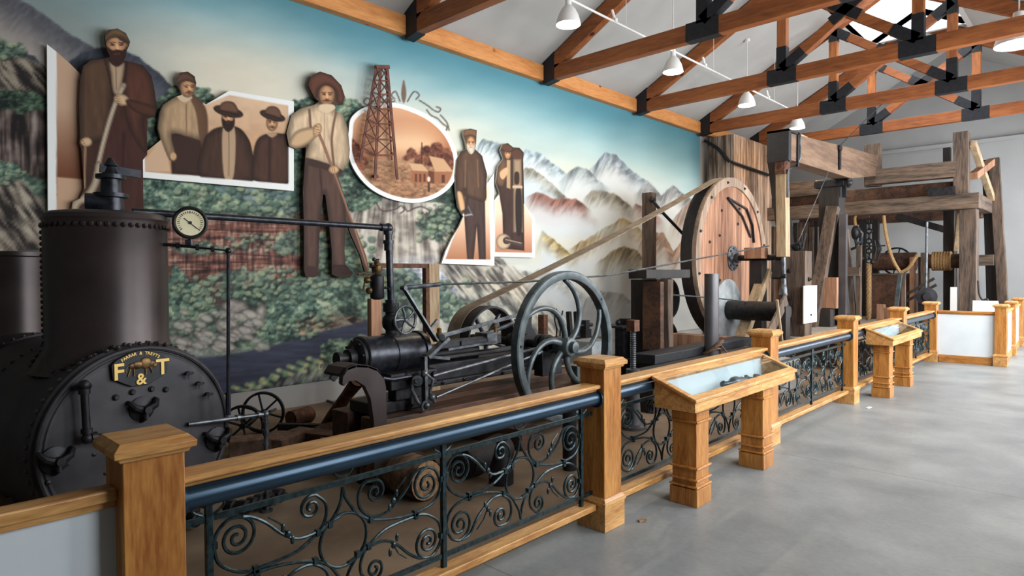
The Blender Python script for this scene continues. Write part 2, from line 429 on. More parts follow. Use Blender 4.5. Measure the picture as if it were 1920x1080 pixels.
# ------------------------------------------------------------------ roof trusses
def make_truss(Y, label):
    t = empty('roof_truss', (RID, Y, 5.08), label, 'roof truss', 'timber roof trusses with black plates')
    w = .15
    MB().box(WX+.02, Y-w/2, 5.08, RX-.02, Y+w/2, 5.33).build('bottom_chord', M['firX'], t, bevel=.006)
    d = .24
    for s in (-1, 1):
        xe = WX+.05 if s < 0 else RX-.05
        p = Vector((xe, Y, 5.22)); q = Vector((RID, Y, 5.22+SL*abs(RID-xe)))
        MB().beam(p, q, w, d, (0, 0, 1)).build('top_chord', M['firX'], t, bevel=.006)
    xa, xb = RID-1.05, RID+1.05
    zt = 5.22+SL*(xa-WX)-.1
    for x in (xa, xb):
        MB().box(x-.08, Y-w/2, 5.33, x+.08, Y+w/2, zt).build('post', M['firZ'], t, bevel=.005)
    zc = (5.33+zt)/2+.02
    MB().beam((xa+.05, Y, 5.36), (xb-.05, Y, zt-.05), w*.95, .16).build('diagonal', M['firX'], t, bevel=.005)
    MB().beam((xb-.05, Y, 5.36), (xa+.05, Y, zt-.05), w*.9, .16).build('diagonal', M['firX'], t, bevel=.005)
    k = w/2+.005
    def plate(polys):
        m = MB()
        for poly in polys: m.prism([(x, Y-k, z) for x, z in poly], (0, 2*k, 0))
        m.build('gusset_plate', M['black'], t)
    # heel plates
    for s in (-1, 1):
        e = WX if s < 0 else RX
        f = lambda x: e-s*x
        plate([[(f(.10), 5.03), (f(.36), 5.07), (f(.36), 5.58), (f(.10), 5.42)]])
    dx = (xb-xa); ang = math.atan2(zt-5.36, dx)
    for s, x in ((1, xa), (-1, xb)):
        b = [(x-s*.25, 5.076), (x+s*.26, 5.076), (x+s*.26, 5.338), (x-s*.25, 5.338)]
        v = [(x-.085, 5.30), (x+.085, 5.30), (x+.085, 5.72), (x-.085, 5.72)]
        c, si = math.cos(ang), math.sin(ang)
        def dg(l, h): return (x+s*(l*c-h*si), 5.33+l*si+h*c)
        dd = [dg(0, -.085), dg(.44, -.085), dg(.44, .085), dg(0, .085)]
        plate([b, v, dd])
        v2 = [(x-.085, zt-.25), (x+.085, zt-.25), (x+.085, zt+.08), (x-.085, zt+.08)]
        def d2(l, h): return (x+s*(l*c+h*si), zt-.02-l*si+h*c)
        plate([v2, [d2(0, -.085), d2(.36, -.085), d2(.36, .085), d2(0, .085)]])
    xm = (xa+xb)/2
    def dm(l, h, s): return (xm+s*(l*math.cos(ang)-h*math.sin(ang)), zc+l*math.sin(ang)+h*math.cos(ang))
    plate([[dm(-.27, -.085, s), dm(.27, -.085, s), dm(.27, .085, s), dm(-.27, .085, s)] for s in (1, -1)])
    return t
for Y, lb in ((5.70, 'timber roof truss nearest the viewer, cut off by the top edge of the picture'),
              (8.72, 'second nearest timber roof truss, its left plate above the misty mountains of the mural'),
              (11.75, 'timber roof truss in the middle of the hall with its crossed braces before the skylight'),
              (14.62, 'timber roof truss whose left end meets the far end of the mural'),
              (17.55, 'farthest timber roof truss, low behind the walking beam')):
    make_truss(Y, lb)

# ------------------------------------------------------------------ lamps
def bell(mb, p, R, H):
    x, y, z = p    # z of rim
    prof = [(0, R), (.12*H, R*.97), (.35*H, R*.82), (.55*H, R*.58), (.66*H, R*.36), (.70*H, R*.28), (.72*H, R*.27), (H, R*.24), (H, .01)]
    inner = [(H*.98, .005), (.68*H, R*.24), (.55*H, R*.55), (.35*H, R*.79), (.12*H, R*.94), (0, R*.985)]
    return mb.ring((x, y, z), (0, 0, 1), prof+inner, 28)
def make_lamp(x, y, zr, R, H, label, power=70, group='white bell pendant lamps'):
    t = empty('pendant_lamp', (x, y, zr), label, 'lamp', group)
    s = bell(MB(), (x, y, zr), R, H).build('lamp_shade', M['enamel'], t)
    MB().ball((x, y, zr+.35*H), R*.3, 12, 8).build('bulb', mat_bulb, t)
    l = bpy.data.lights.new('lamp_light', 'POINT'); l.energy = power; l.color = (1, .80, .58); l.shadow_soft_size = .06
    lo = bpy.data.objects.new('lamp_light', l); COL.objects.link(lo); lo.parent = t; lo.location = (0, 0, .12*H)
    zc = ceil_z(x)
    MB().cyl((x, y, zr+H-.01), (x, y, zc-.01), .011, n=8).build('hanging_rod', M['enamel'], t)
    MB().lathe((x, y, zc-.05), (0, 0, 1), [(0, .05), (.03, .055), (.06, .055)], 16).build('ceiling_cap', M['enamel'], t)
    return t
mat_bulb = mat_plain('lamp_bulb', (255, 240, 214), 0.4, emit=(255, 226, 180), estr=2.0)
for y, lb in ((6.97, 'white bell lamp nearest the viewer in the row along the mural'),
              (9.84, 'white bell lamp second in the row along the mural'),
              (12.84, 'white bell lamp third in the row along the mural'),
              (15.71, 'white bell lamp just above the end of the walking beam')):
    make_lamp(-5.5, y, 5.10, .17, .38, lb)
for y, lb in ((9.75, 'large white bowl lamp cut by the top right corner of the picture'),
              (12.75, 'large white bowl lamp at the right edge under the trusses')):
    make_lamp(-1.12, y, 5.22, .32, .5, lb)
ct = empty('lighting_conduit', (-5.5, 11.5, 5.44), 'thin white conduit linking the row of bell lamps', 'conduit')
MB().tube([(-5.5, 6.97, 5.46), (-5.5, 15.71, 5.46)], .017, 8).build('conduit_pipe', M['enamel'], ct)
for y in (8.4, 11.35, 14.3):
    MB().cyl((-5.5, y, 5.46), (-5.5, y, ceil_z(-5.5)), .004, n=5).build('hanger_wire', M['enamel'], ct)
for y in (8.1, 11.0, 13.95):
    MB().box(-5.53, y-.03, 5.45, -5.47, y+.03, 5.51).cyl((-5.5, y, 5.5), (-5.5, y-.08, 5.62), .02, n=8).build('track_spotlight', M['enamel'], ct)
# ------------------------------------------------------------------ mural paint kit (painted per vertex, all in plain code)
_rng = np.random.RandomState(11)
_TAB = _rng.rand(256, 256)
def vnoise(x, y):
    xi = np.floor(x).astype(int); yi = np.floor(y).astype(int); fx = x-xi; fy = y-yi
    fx = fx*fx*(3-2*fx); fy = fy*fy*(3-2*fy)
    a = _TAB[xi & 255, yi & 255]; b = _TAB[(xi+1) & 255, yi & 255]; c = _TAB[xi & 255, (yi+1) & 255]; d = _TAB[(xi+1) & 255, (yi+1) & 255]
    return (a*(1-fx)+b*fx)*(1-fy)+(c*(1-fx)+d*fx)*fy
def fbm(x, y, o=4, s=0.0):
    t = 0; a = .5; n = 0
    for i in range(o):
        t = t+a*vnoise(x*2**i+s*7.3+i*17, y*2**i+s*3.1+i*29); n += a; a *= .5
    return t/n
def sstep(a, b, x):
    t = np.clip((x-a)/(b-a), 0, 1); return t*t*(3-2*t)
def cur(pts, n=6, closed=True):
    P = [tuple(map(float, p)) for p in pts]; out = []; m = len(P)
    for i in range(m if closed else m-1):
        if closed: p0, p1, p2, p3 = P[i-1], P[i], P[(i+1) % m], P[(i+2) % m]
        else: p0, p1, p2, p3 = P[max(i-1, 0)], P[i], P[i+1], P[min(i+2, m-1)]
        for k in range(n):
            t = k/n
            out.append(tuple(0.5*((2*p1[j])+(-p0[j]+p2[j])*t+(2*p0[j]-5*p1[j]+4*p2[j]-p3[j])*t*t+(-p0[j]+3*p1[j]-3*p2[j]+p3[j])*t**3) for j in (0, 1)))
    if not closed: out.append(P[-1])
    return out
class Paint:
    def __init__(s, x, y, base=(128, 128, 128)):
        s.x = x; s.y = y; s.c = np.ones((len(x), 3))*np.array(base)/255.
    def idx(s, x0, y0, x1, y1):
        return np.nonzero((s.x >= x0) & (s.x <= x1) & (s.y >= y0) & (s.y <= y1))[0]
    def put(s, I, a, col):
        a = np.asarray(a)
        if a.ndim == 1: a = a[:, None]
        s.c[I] = s.c[I]*(1-a)+np.asarray(col)*a
    def sd(s, I, P, closed=True):
        x = s.x[I]; y = s.y[I]; m = len(P); d2 = np.full(len(I), 1e9); ins = np.zeros(len(I), bool)
        for i in range(m if closed else m-1):
            ax, ay = P[i]; bx, by = P[(i+1) % m]; ex = bx-ax; ey = by-ay; L = ex*ex+ey*ey+1e-9
            t = np.clip(((x-ax)*ex+(y-ay)*ey)/L, 0, 1); d2 = np.minimum(d2, (x-ax-t*ex)**2+(y-ay-t*ey)**2)
            if closed and ey != 0:
                cnd = ((ay > y) != (by > y)); xs = ax+(y-ay)*ex/ey; ins ^= cnd & (x < xs)
        d = np.sqrt(d2); return np.where(ins, -d, d) if closed else d
    def poly(s, P, col, soft=1.0, smooth=True, alpha=1.0, edge=None, tex=None, col2=None, grad=None):
        if smooth: P = cur(P)
        xs = [p[0] for p in P]; ys = [p[1] for p in P]
        I = s.idx(min(xs)-soft, min(ys)-soft, max(xs)+soft, max(ys)+soft)
        if len(I) == 0: return s
        d = s.sd(I, P); a = np.clip(.5-d/(2*soft), 0, 1)*alpha
        c = np.ones((len(I), 3))*np.array(col)/255.
        if col2 is not None:
            if grad is None: t = (s.y[I]-min(ys))/(max(ys)-min(ys)+1e-6)
            else:
                (x0, y0), (x1, y1) = grad; t = ((s.x[I]-x0)*(x1-x0)+(s.y[I]-y0)*(y1-y0))/((x1-x0)**2+(y1-y0)**2)
            t = np.clip(t, 0, 1)[:, None]; c = c*(1-t)+np.array(col2)/255.*t
        if tex is not None: c = c*tex(s.x[I], s.y[I])[:, None]
        if edge is not None:
            w, k = edge; t = np.clip(-d/w, 0, 1); c = c*(k+(1-k)*t**.7)[:, None]
        s.put(I, a, np.clip(c, 0, 1)); return s
    def line(s, P, w, col, soft=.8, smooth=True, alpha=1.0, w2=None):
        if smooth: P = cur(P, 6, False)
        xs = [p[0] for p in P]; ys = [p[1] for p in P]; k = w+soft
        I = s.idx(min(xs)-k, min(ys)-k, max(xs)+k, max(ys)+k)
        if len(I) == 0: return s
        d = s.sd(I, P, False)-w/2; a = np.clip(.5-d/(2*soft), 0, 1)*alpha
        s.put(I, a, np.array(col)/255.); return s
    def ell(s, cx, cy, rx, ry, col, soft=1.0, alpha=1.0, rot=0, **k):
        c, si = math.cos(rot), math.sin(rot)
        P = [(cx+rx*math.cos(a)*c-ry*math.sin(a)*si, cy+rx*math.cos(a)*si+ry*math.sin(a)*c) for a in np.linspace(0, 2*PI, 20, endpoint=False)]
        return s.poly(P, col, soft, False, alpha, **k)
    def texture(s, P, cols, fn, soft=2.0, smooth=True, alpha=1.0, rag=0.0):
        """cols: ramp of colours driven by fn(x,y) in 0..1"""
        if smooth: P = cur(P)
        xs = [p[0] for p in P]; ys = [p[1] for p in P]; e = soft+rag
        I = s.idx(min(xs)-e, min(ys)-e, max(xs)+e, max(ys)+e)
        if len(I) == 0: return s
        d = s.sd(I, P)
        if rag: d = d+(fbm(s.x[I]/9, s.y[I]/9, 3, 5)-.5)*2*rag
        a = np.clip(.5-d/(2*soft), 0, 1)*alpha
        t = np.clip(fn(s.x[I], s.y[I]), 0, .9999)*(len(cols)-1); k = t.astype(int); f = (t-k)[:, None]
        C = np.array(cols)/255.; s.put(I, a, C[k]*(1-f)+C[k+1]*f); return s
    def linear(s):
        c = np.clip(s.c, 0, 1); return np.where(c <= .04045, c/12.92, ((c+.055)/1.055)**2.4)
def set_paint(me, rgb):
    at = me.color_attributes.new(name='paint', type='FLOAT_COLOR', domain='POINT')
    a = np.ones((len(rgb), 4), dtype=np.float32); a[:, :3] = rgb; at.data.foreach_set('color', a.ravel())

def con(v, k=1.8, m=.5): return np.clip((v-m)*k+.5, 0, 1)
def T_fol(sc=7, s=0):
    def f(x, y):
        b = fbm(x/(sc*3), y/(sc*3), 3, s+2); n = fbm(x/sc, y/sc*1.3, 3, s); return con(.45*b+.55*n, 2.6, .5)
    return f
def T_rock(vx=5, vy=34, s=0, sk=0.0):
    def f(x, y):
        xx = x+sk*y; return con(.7*fbm(xx/vx, y/vy, 3, s)+.3*fbm(x/26, y/20, 3, s+1), 2.8, .5)
    return f
def T_grid(sx=9, sy=7, s=0):
    def f(x, y):
        a = fbm(x/3.4, y/30, 3, s); b = fbm(x/38, y/3.2, 3, s+3); c = fbm(x/20, y/15, 3, s+4)
        return con(.34*a+.34*b+.32*c, 3.0, .5)
    return f
GRN = [(30, 38, 36), (52, 68, 60), (88, 108, 92), (140, 156, 130)]
GRN2 = [(38, 50, 46), (70, 94, 84), (114, 138, 118), (172, 184, 152)]
GREY = [(44, 42, 42), (98, 96, 94), (150, 148, 142), (202, 198, 188)]
GREY2 = [(72, 74, 78), (128, 130, 132), (176, 178, 176), (216, 216, 208)]
REDR = [(42, 30, 30), (92, 60, 52), (140, 98, 84), (176, 150, 134)]
BRN = [(34, 30, 28), (84, 70, 58), (132, 114, 94), (176, 158, 132)]

def paint_mural(p):
    x, y = p.x, p.y; n = len(x)
    yb = .327*(x-540); d = y-yb
    def C(*c): return np.array(c)/255.
    top = C(82, 136, 150); mid = C(150, 182, 186); low = C(206, 206, 192)
    t1 = sstep(0, 105, d+40*(fbm(x/160, y/60, 3)-.5))[:, None]; t2 = sstep(60, 185, d+50*(fbm(x/200, y/50, 3, 4)-.5))[:, None]
    c = top*(1-t1)+mid*t1; c = c*(1-t2)+low*t2
    L = sstep(420, 60, x)[:, None]*.5; c = c*(1-L)+C(58, 84, 92)*L
    wp = (np.exp(-((x-450)/150)**2-((y-150)/90)**2)*.6)[:, None]; c = c*(1-wp)+C(226, 214, 190)*wp
    c = c*(1+.06*(fbm(x/60, y/25, 4, 9)-.5))[:, None]
    p.c = c
    # left mountain, misty foot
    def ridge(pts, ct, cm, fade, basey=9999, a=1.0, texd=.12, s=0):
        xs = np.array([q[0] for q in pts]); ys = np.array([q[1] for q in pts])
        I = p.idx(xs.min(), ys.min()-20, xs.max(), basey)
        yt = np.interp(p.x[I], xs, ys)+(fbm(p.x[I]/9, p.x[I]*0+s, 3)-.5)*6
        dd = p.y[I]-yt; m = (np.clip(dd/3.5+.5, 0, 1))*a
        e = np.minimum(sstep(xs.min(), xs.min()+26, p.x[I]), sstep(xs.max(), xs.max()-26, p.x[I]))
        f = sstep(0, fade*.72, dd)[:, None]; t = (1+texd*2*(con(fbm(p.x[I]/5+dd/9, dd/16, 3, s), 2)-.5)*(1-f[:, 0]))[:, None]
        cc = (np.array(ct)/255.*(1-f)+np.array(cm)/255.*f)*t
        p.put(I, m*e*(1-sstep(fade*.75, fade*1.5, dd)*.9), np.clip(cc, 0, 1))
    ridge([(-300, -260), (-60, -60), (0, -20), (60, 10), (120, 55), (190, 98), (260, 130), (330, 165), (360, 190)], (84, 84, 90), (170, 160, 150), 150, a=.95)
    ridge([(110, 130), (150, 100), (182, 90), (225, 92), (262, 108), (300, 138), (335, 172)], (62, 66, 76), (120, 120, 122), 120, s=3)
    ridge([(20, 100), (45, 97), (62, 104), (90, 130)], (60, 62, 70), (110, 110, 112), 60, s=3)
    # wooded hills behind the panels
    p.texture([(270, 215), (300, 185), (320, 165), (345, 160), (380, 168), (402, 180), (420, 200), (430, 250), (270, 300)], GRN, T_fol(6, 1), rag=5)
    p.texture([(545, 200), (560, 188), (580, 182), (600, 185), (640, 182), (670, 190), (690, 215), (700, 260), (650, 330), (545, 330)], GRN2, T_fol(6, 2), rag=5)
    # base of everything lower: dark wood
    p.texture([(-260, 260), (0, 80), (40, 110), (88, 160), (120, 300), (270, 330), (420, 340), (560, 300), (700, 300), (880, 330), (900, 600), (600, 760), (-260, 900)], GRN, T_fol(10, 3), smooth=False, rag=6)
    # left cliffs
    p.texture([(-300, 40), (-80, 40), (0, 70), (26, 84), (48, 105), (30, 112), (0, 108), (-300, 160)], GRN, T_fol(6, 4), rag=4)
    p.texture([(-300, 110), (0, 108), (40, 108), (90, 130), (92, 178), (40, 184), (0, 168), (-300, 200)], [(34, 30, 28), (82, 74, 66), (130, 120, 106), (158, 146, 128)], T_rock(7, 26, 1, -.8), rag=2)
    p.texture([(-300, 190), (0, 172), (92, 180), (92, 215), (30, 214), (-300, 230)], [(20, 26, 24), (40, 56, 46), (70, 92, 72), (96, 118, 90)], T_fol(5, 5), rag=4)
    p.texture([(-300, 240), (0, 206), (30, 214), (90, 214), (90, 330), (38, 320), (0, 318), (-300, 400)], [(28, 22, 22), (70, 58, 54), (112, 98, 92), (156, 144, 136)], T_rock(7, 60, 2, 0), rag=2)
    p.texture([(-10, 306), (40, 312), (38, 352), (0, 352)], GRN2, T_fol(5, 6), rag=4)
    p.texture([(-300, 360), (0, 335), (34, 330), (60, 360), (92, 385), (100, 480), (60, 470), (-300, 520)], [(40, 36, 34), (94, 86, 78), (140, 130, 116), (176, 166, 148)], T_rock(10, 34, 3, -.7), rag=3)
    # bushes under panel B, cliffs with red strata
    p.texture([(262, 338), (360, 344), (480, 360), (560, 372), (556, 400), (480, 396), (400, 400), (300, 392)], GRN2, T_fol(6, 7), rag=5)
    p.texture([(400, 350), (560, 356), (600, 400), (520, 402), (450, 372)], [(80, 96, 100), (110, 128, 130), (140, 156, 156)], T_fol(14, 8), alpha=.8, rag=4)
    p.texture([(322, 404), (420, 400), (560, 398), (640, 410), (690, 450), (700, 520), (610, 540), (520, 530), (420, 540), (322, 540)], REDR, T_grid(s=1), rag=4)
    for q in range(8):
        yy = 408+q*15; p.line([(330+q*6, yy+4), (400, yy), (470, yy+7), (560+q*4, yy+3)], 3.2, (150, 92, 76), alpha=.45, soft=2)
        p.line([(320, yy+10), (420, yy+8), (520, yy+13)], 2.4, (36, 24, 26), alpha=.5, soft=1.5)
    for q in range(26):
        xx = 326+q*10.5; p.line([(xx, 446+(q*37) % 30), (xx+2, 476+(q*53) % 44)], 3.0, (38, 28, 30), alpha=.6, soft=1.5, smooth=False)
    for (a, b, c_, dd, s) in ((322, 392, 400, 408, 9), (420, 396, 560, 412, 10), (520, 436, 590, 476, 11), (600, 440, 690, 500, 12), (330, 458, 420, 474, 13), (560, 500, 660, 556, 14), (650, 440, 720, 530, 15), (400, 508, 500, 530, 16)):
        p.texture([(a, b+8), ((a+c_)/2, b-6), (c_, b+6), (c_+6, dd-6), ((a+c_)/2, dd+4), (a-4, dd-6)], GRN2, T_fol(6, s), rag=7, alpha=.8)
    # lower bushes, boulders
    p.texture([(322, 505), (350, 520), (400, 545), (440, 548), (480, 565), (520, 575), (600, 566), (690, 520), (720, 560), (700, 620), (560, 660), (330, 680)], GRN, T_fol(9, 17), rag=6)
    p.texture([(322, 510), (350, 516), (372, 545), (400, 560), (396, 590), (350, 600), (322, 600)], GRN2, T_fol(7, 18), rag=6)
    p.texture([(440, 590), (476, 600), (500, 572), (560, 566), (600, 560), (620, 585), (580, 620), (500, 640), (450, 630)], GRN2, T_fol(7, 19), rag=7)
    for (cx, cy, rx, ry) in ((404, 560, 24, 14), (440, 575, 30, 16), (470, 600, 26, 20), (430, 612, 28, 22), (488, 590, 12, 22), (350, 612, 26, 14), (390, 630, 30, 16), (340, 640, 30, 12), (454, 625, 24, 14), (368, 660, 50, 8)):
        p.ell(cx, cy, rx, ry, (168, 158, 150), 3, .95, rot=.3, edge=(9, .35), tex=lambda a, b: .7+.5*fbm(a/10, b/8, 3, 21))
    p.ell(406, 558, 22, 14, (70, 52, 50), 4, .9, rot=.2)
    p.texture([(560, 600), (620, 590), (690, 600), (640, 622), (560, 630)], BRN, T_rock(14, 8, 20, 1), rag=5)
    for q in range(7):
        p.line([(600+q*6, 560+q*4), (612+q*8, 590+q*3), (640+q*8, 612)], 2.2, (176, 168, 146), alpha=.6)
    # river and near bank
    p.poly([(300, 668), (380, 668), (450, 660), (540, 640), (600, 622), (690, 600), (730, 590), (720, 640), (660, 655), (590, 690), (540, 712), (480, 735), (430, 760), (300, 800)], (58, 62, 78), 3, True, tex=lambda a, b: .75+.5*fbm(a/46, b/4, 4, 22))
    p.poly([(330, 664), (380, 670), (430, 664), (470, 655), (430, 650), (370, 652)], (150, 160, 146), 3, alpha=.7, tex=lambda a, b: .6+.7*fbm(a/6, b/4, 3, 8))
    p.texture([(440, 742), (480, 722), (540, 700), (590, 676), (640, 650), (700, 636), (740, 640), (740, 720), (640, 716), (440, 745)], [(44, 44, 46), (86, 88, 86), (128, 132, 122), (170, 176, 150)], T_rock(8, 22, 23, .5), rag=3)
    for q in range(60):
        t = q/60; cx = 446+t*250+((q*37) % 17)-8; cy = 734-t*100+((q*23) % 19)-8
        p.ell(cx, cy, 5.5, 4, ((150, 168, 118), (196, 196, 140), (110, 140, 108))[q % 3], 2, .8)
    p.texture([(600, 650), (640, 634), (690, 640), (700, 670), (640, 690)], GRN, T_fol(6, 24), rag=6)
    # great grey dome cliff in the middle
    p.texture([(640, 345), (700, 360), (760, 378), (830, 380), (880, 400), (930, 470), (960, 520), (1000, 560), (1040, 620), (1060, 760), (700, 760), (700, 520), (660, 470), (640, 420)], [(84, 76, 70), (130, 122, 114), (172, 164, 152), (204, 198, 184)], lambda a, b: con(.62*fbm((a+(b-360)*(755-a)/560)/5.5, b/70, 3, 25)+.38*fbm(a/22, b/13, 3, 26), 2.4, .47), rag=2, smooth=False)
    p.texture([(735, 500), (830, 492), (930, 500), (930, 600), (735, 600)], [(92, 98, 112), (146, 156, 176), (196, 204, 216), (228, 232, 236)], T_grid(s=4), soft=16, alpha=.75)
    p.texture([(640, 330), (700, 344), (716, 372), (690, 390), (660, 396), (640, 380)], GRN, T_fol(6, 27), rag=6)
    p.texture([(780, 420), (830, 380), (880, 372), (900, 400), (880, 430), (850, 460), (800, 440)], GRN, T_fol(7, 28), rag=8, alpha=.85)
    # roots / spurs right of the dome
    for q, (a, b, c_, dd) in enumerate(((850, 430, 1010, 600), (880, 470, 1060, 640), (930, 500, 1090, 600), (960, 500, 1080, 700), (840, 480, 960, 640))):
        P = [(a, b), ((a+c_)/2+14, (b+dd)/2-26), (c_, dd), (c_-36, dd+30), ((a+c_)/2-26, (b+dd)/2+8), (a-14, b+24)]
        p.texture(P, [(60, 58, 56), (120, 114, 104), (172, 164, 148), (208, 200, 180)], T_rock(6, 26, 30+q, -.8), rag=4, alpha=.9)
    p.texture([(712, 590), (760, 560), (860, 545), (960, 560), (1010, 620), (1000, 760), (712, 760)], [(70, 72, 70), (128, 130, 124), (176, 176, 164), (206, 204, 190)], T_rock(10, 16, 36, -.5), soft=10, alpha=.8, rag=8)
    p.texture([(690, 520), (760, 500), (800, 530), (860, 560), (900, 575), (850, 600), (780, 590), (700, 600)], GRN2, T_fol(6, 37), rag=10, alpha=.75)
    dr_ = np.random.RandomState(5)
    for (ax, ay, bx, by, nn, r0) in ((322, 520, 400, 590, 70, 5), (400, 520, 500, 560, 60, 4.5), (480, 500, 600, 560, 80, 5), (600, 430, 700, 540, 110, 5.5), (330, 350, 560, 396, 130, 5), (440, 585, 620, 635, 80, 4), (322, 590, 420, 650, 40, 4), (700, 520, 880, 600, 90, 4.5), (0, 320, 45, 345, 14, 4), (0, 80, 50, 108, 20, 4), (560, 188, 690, 300, 60, 4.5), (320, 165, 400, 215, 50, 4.5), (780, 390, 870, 450, 50, 4.5), (420, 440, 540, 470, 40, 3.5)):
        for q in range(nn):
            cx = ax+(bx-ax)*dr_.rand(); cy = ay+(by-ay)*dr_.rand(); r = r0*(.6+.8*dr_.rand()); k = dr_.randint(4)
            cc = ((136, 160, 132), (168, 184, 150), (96, 124, 108), (188, 198, 158))[k]
            p.ell(cx+1.5, cy+2.5, r*1.25, r, (34, 46, 42), 1.6, .55); p.ell(cx, cy, r*1.1, r*.8, cc, 1.4, .62)
    for q in range(46):
        cx = 330+dr_.rand()*170; cy = 585+dr_.rand()*70; r = 5+6*dr_.rand()
        p.ell(cx, cy, r*1.4, r*.8, (176, 170, 160), 2, .7, rot=.3, edge=(4, .45))
    # misty mountains on the right
    for pts, ct, cm, fd, s in (
        ([(880, 290), (905, 262), (935, 268), (962, 292), (985, 281), (1010, 286), (1045, 312), (1075, 335)], (140, 156, 164), (206, 214, 214), 60, 1),
        ([(1095, 330), (1118, 305), (1135, 287), (1155, 290), (1175, 310), (1200, 332), (1230, 350)], (118, 130, 138), (206, 210, 208), 70, 2),
        ([(1040, 352), (1062, 325), (1080, 312), (1100, 316), (1122, 340), (1150, 352)], (120, 130, 132), (206, 210, 208), 60, 3),
        ([(960, 350), (985, 312), (1010, 322), (1035, 345), (1060, 368), (1080, 380)], (130, 126, 112), (190, 206, 214), 60, 4),
        ([(1185, 372), (1205, 348), (1216, 342), (1240, 366), (1262, 347), (1290, 372), (1310, 380)], (104, 106, 108), (204, 204, 198), 60, 5),
        ([(980, 372), (1008, 360), (1040, 374), (1080, 372), (1110, 395), (1130, 420)], (120, 82, 72), (196, 196, 196), 56, 6),
        ([(1088, 378), (1110, 358), (1130, 357), (1150, 362), (1176, 380), (1200, 400)], (112, 106, 92), (206, 210, 206), 54, 7),
        ([(1176, 398), (1192, 382), (1215, 392), (1236, 408), (1250, 420)], (126, 84, 70), (204, 200, 194), 44, 8),
        ([(1250, 430), (1268, 404), (1290, 380), (1312, 372), (1330, 380)], (130, 104, 84), (190, 184, 176), 80, 9),
        ([(1060, 470), (1100, 448), (1140, 424), (1170, 408), (1195, 425), (1215, 445), (1240, 470)], (140, 120, 84), (206, 206, 198), 60, 10),
        ([(1000, 470), (1016, 432), (1040, 450), (1062, 470), (1090, 492)], (150, 130, 84), (200, 206, 206), 60, 11),
        ([(1190, 470), (1220, 430), (1245, 438), (1262, 470), (1290, 440), (1312, 430)], (140, 110, 88), (190, 186, 178), 90, 12),
        ([(1110, 500), (1150, 470), (1172, 462), (1196, 470), (1216, 500), (1250, 530)], (124, 112, 88), (170, 172, 168), 80, 13),
        ([(980, 520), (1010, 505), (1044, 510), (1080, 540), (1110, 560)], (150, 150, 140), (180, 184, 184), 60, 14),
        ([(1060, 640), (1100, 560), (1130, 545), (1170, 552), (1200, 580), (1220, 640)], (110, 108, 102), (140, 140, 136), 100, 15)):
        p.put(p.idx(pts[0][0]-40, pts[0][1]-10, pts[-1][0]+20, pts[0][1]+80), 0, (0, 0, 0))
        ridge(pts, ct, cm, fd, basey=pts[0][1]+fd*1.6, s=s, texd=.28)
    # mist veils
    for (cx, cy, rx, ry, a) in ((1060, 345, 120, 14, .5), (1180, 350, 90, 12, .4), (1080, 430, 130, 16, .55), (1230, 398, 90, 12, .35), (1060, 505, 110, 16, .5), (1160, 600, 110, 60, .45), (930, 330, 60, 20, .4)):
        I = p.idx(cx-2*rx, cy-2*ry, cx+2*rx, cy+2*ry)
        w = a*np.exp(-((p.x[I]-cx)/rx)**2-((p.y[I]-cy)/ry)**2)*(.6+.8*fbm(p.x[I]/40, p.y[I]/10, 3, 40))
        p.put(I, np.clip(w, 0, 1), (.80, .84, .85))
    I = p.idx(1040, 470, 1330, 700); w = .55*sstep(470, 600, p.y[I])*sstep(1040, 1110, p.x[I])*(.7+.5*fbm(p.x[I]/30, p.y[I]/24, 4, 41))
    p.put(I, np.clip(w, 0, 1), (.56, .57, .57))
    # ornament round the oval
    K = (70, 60, 58)
    for P in ([(757, 190), (755, 175), (757, 152)], [(750, 190), (742, 172), (734, 178), (740, 186)], [(764, 190), (776, 172), (786, 178), (780, 186)],
              [(735, 186), (722, 190), (716, 182), (724, 176)], [(786, 188), (802, 198), (812, 206), (822, 210), (826, 204), (818, 200)],
              [(700, 190), (688, 184), (682, 192), (690, 198)], [(800, 206), (808, 216), (820, 222), (830, 232), (838, 238), (836, 246)],
              [(690, 196), (700, 188), (720, 192), (740, 190)], [(826, 216), (838, 230), (842, 244)],
              [(706, 380), (712, 392), (722, 396), (742, 392), (752, 386), (758, 394), (750, 400)], [(758, 386), (764, 396), (778, 390), (792, 388), (806, 396), (800, 404), (792, 398)]):
        p.line(P, 2.6, K, alpha=.9)
    p.poly([(757, 150), (762, 176), (757, 194), (752, 176)], (110, 90, 78), 1)
    # small painted monogram on the bank
    p.line([(600, 681), (598, 692)], 1.6, (226, 216, 160), smooth=False); p.line([(600, 681), (606, 681)], 1.4, (226, 216, 160), smooth=False); p.line([(599, 686), (604, 686)], 1.3, (226, 216, 160), smooth=False); p.line([(598, 692), (605, 692)], 1.3, (226, 216, 160), smooth=False)

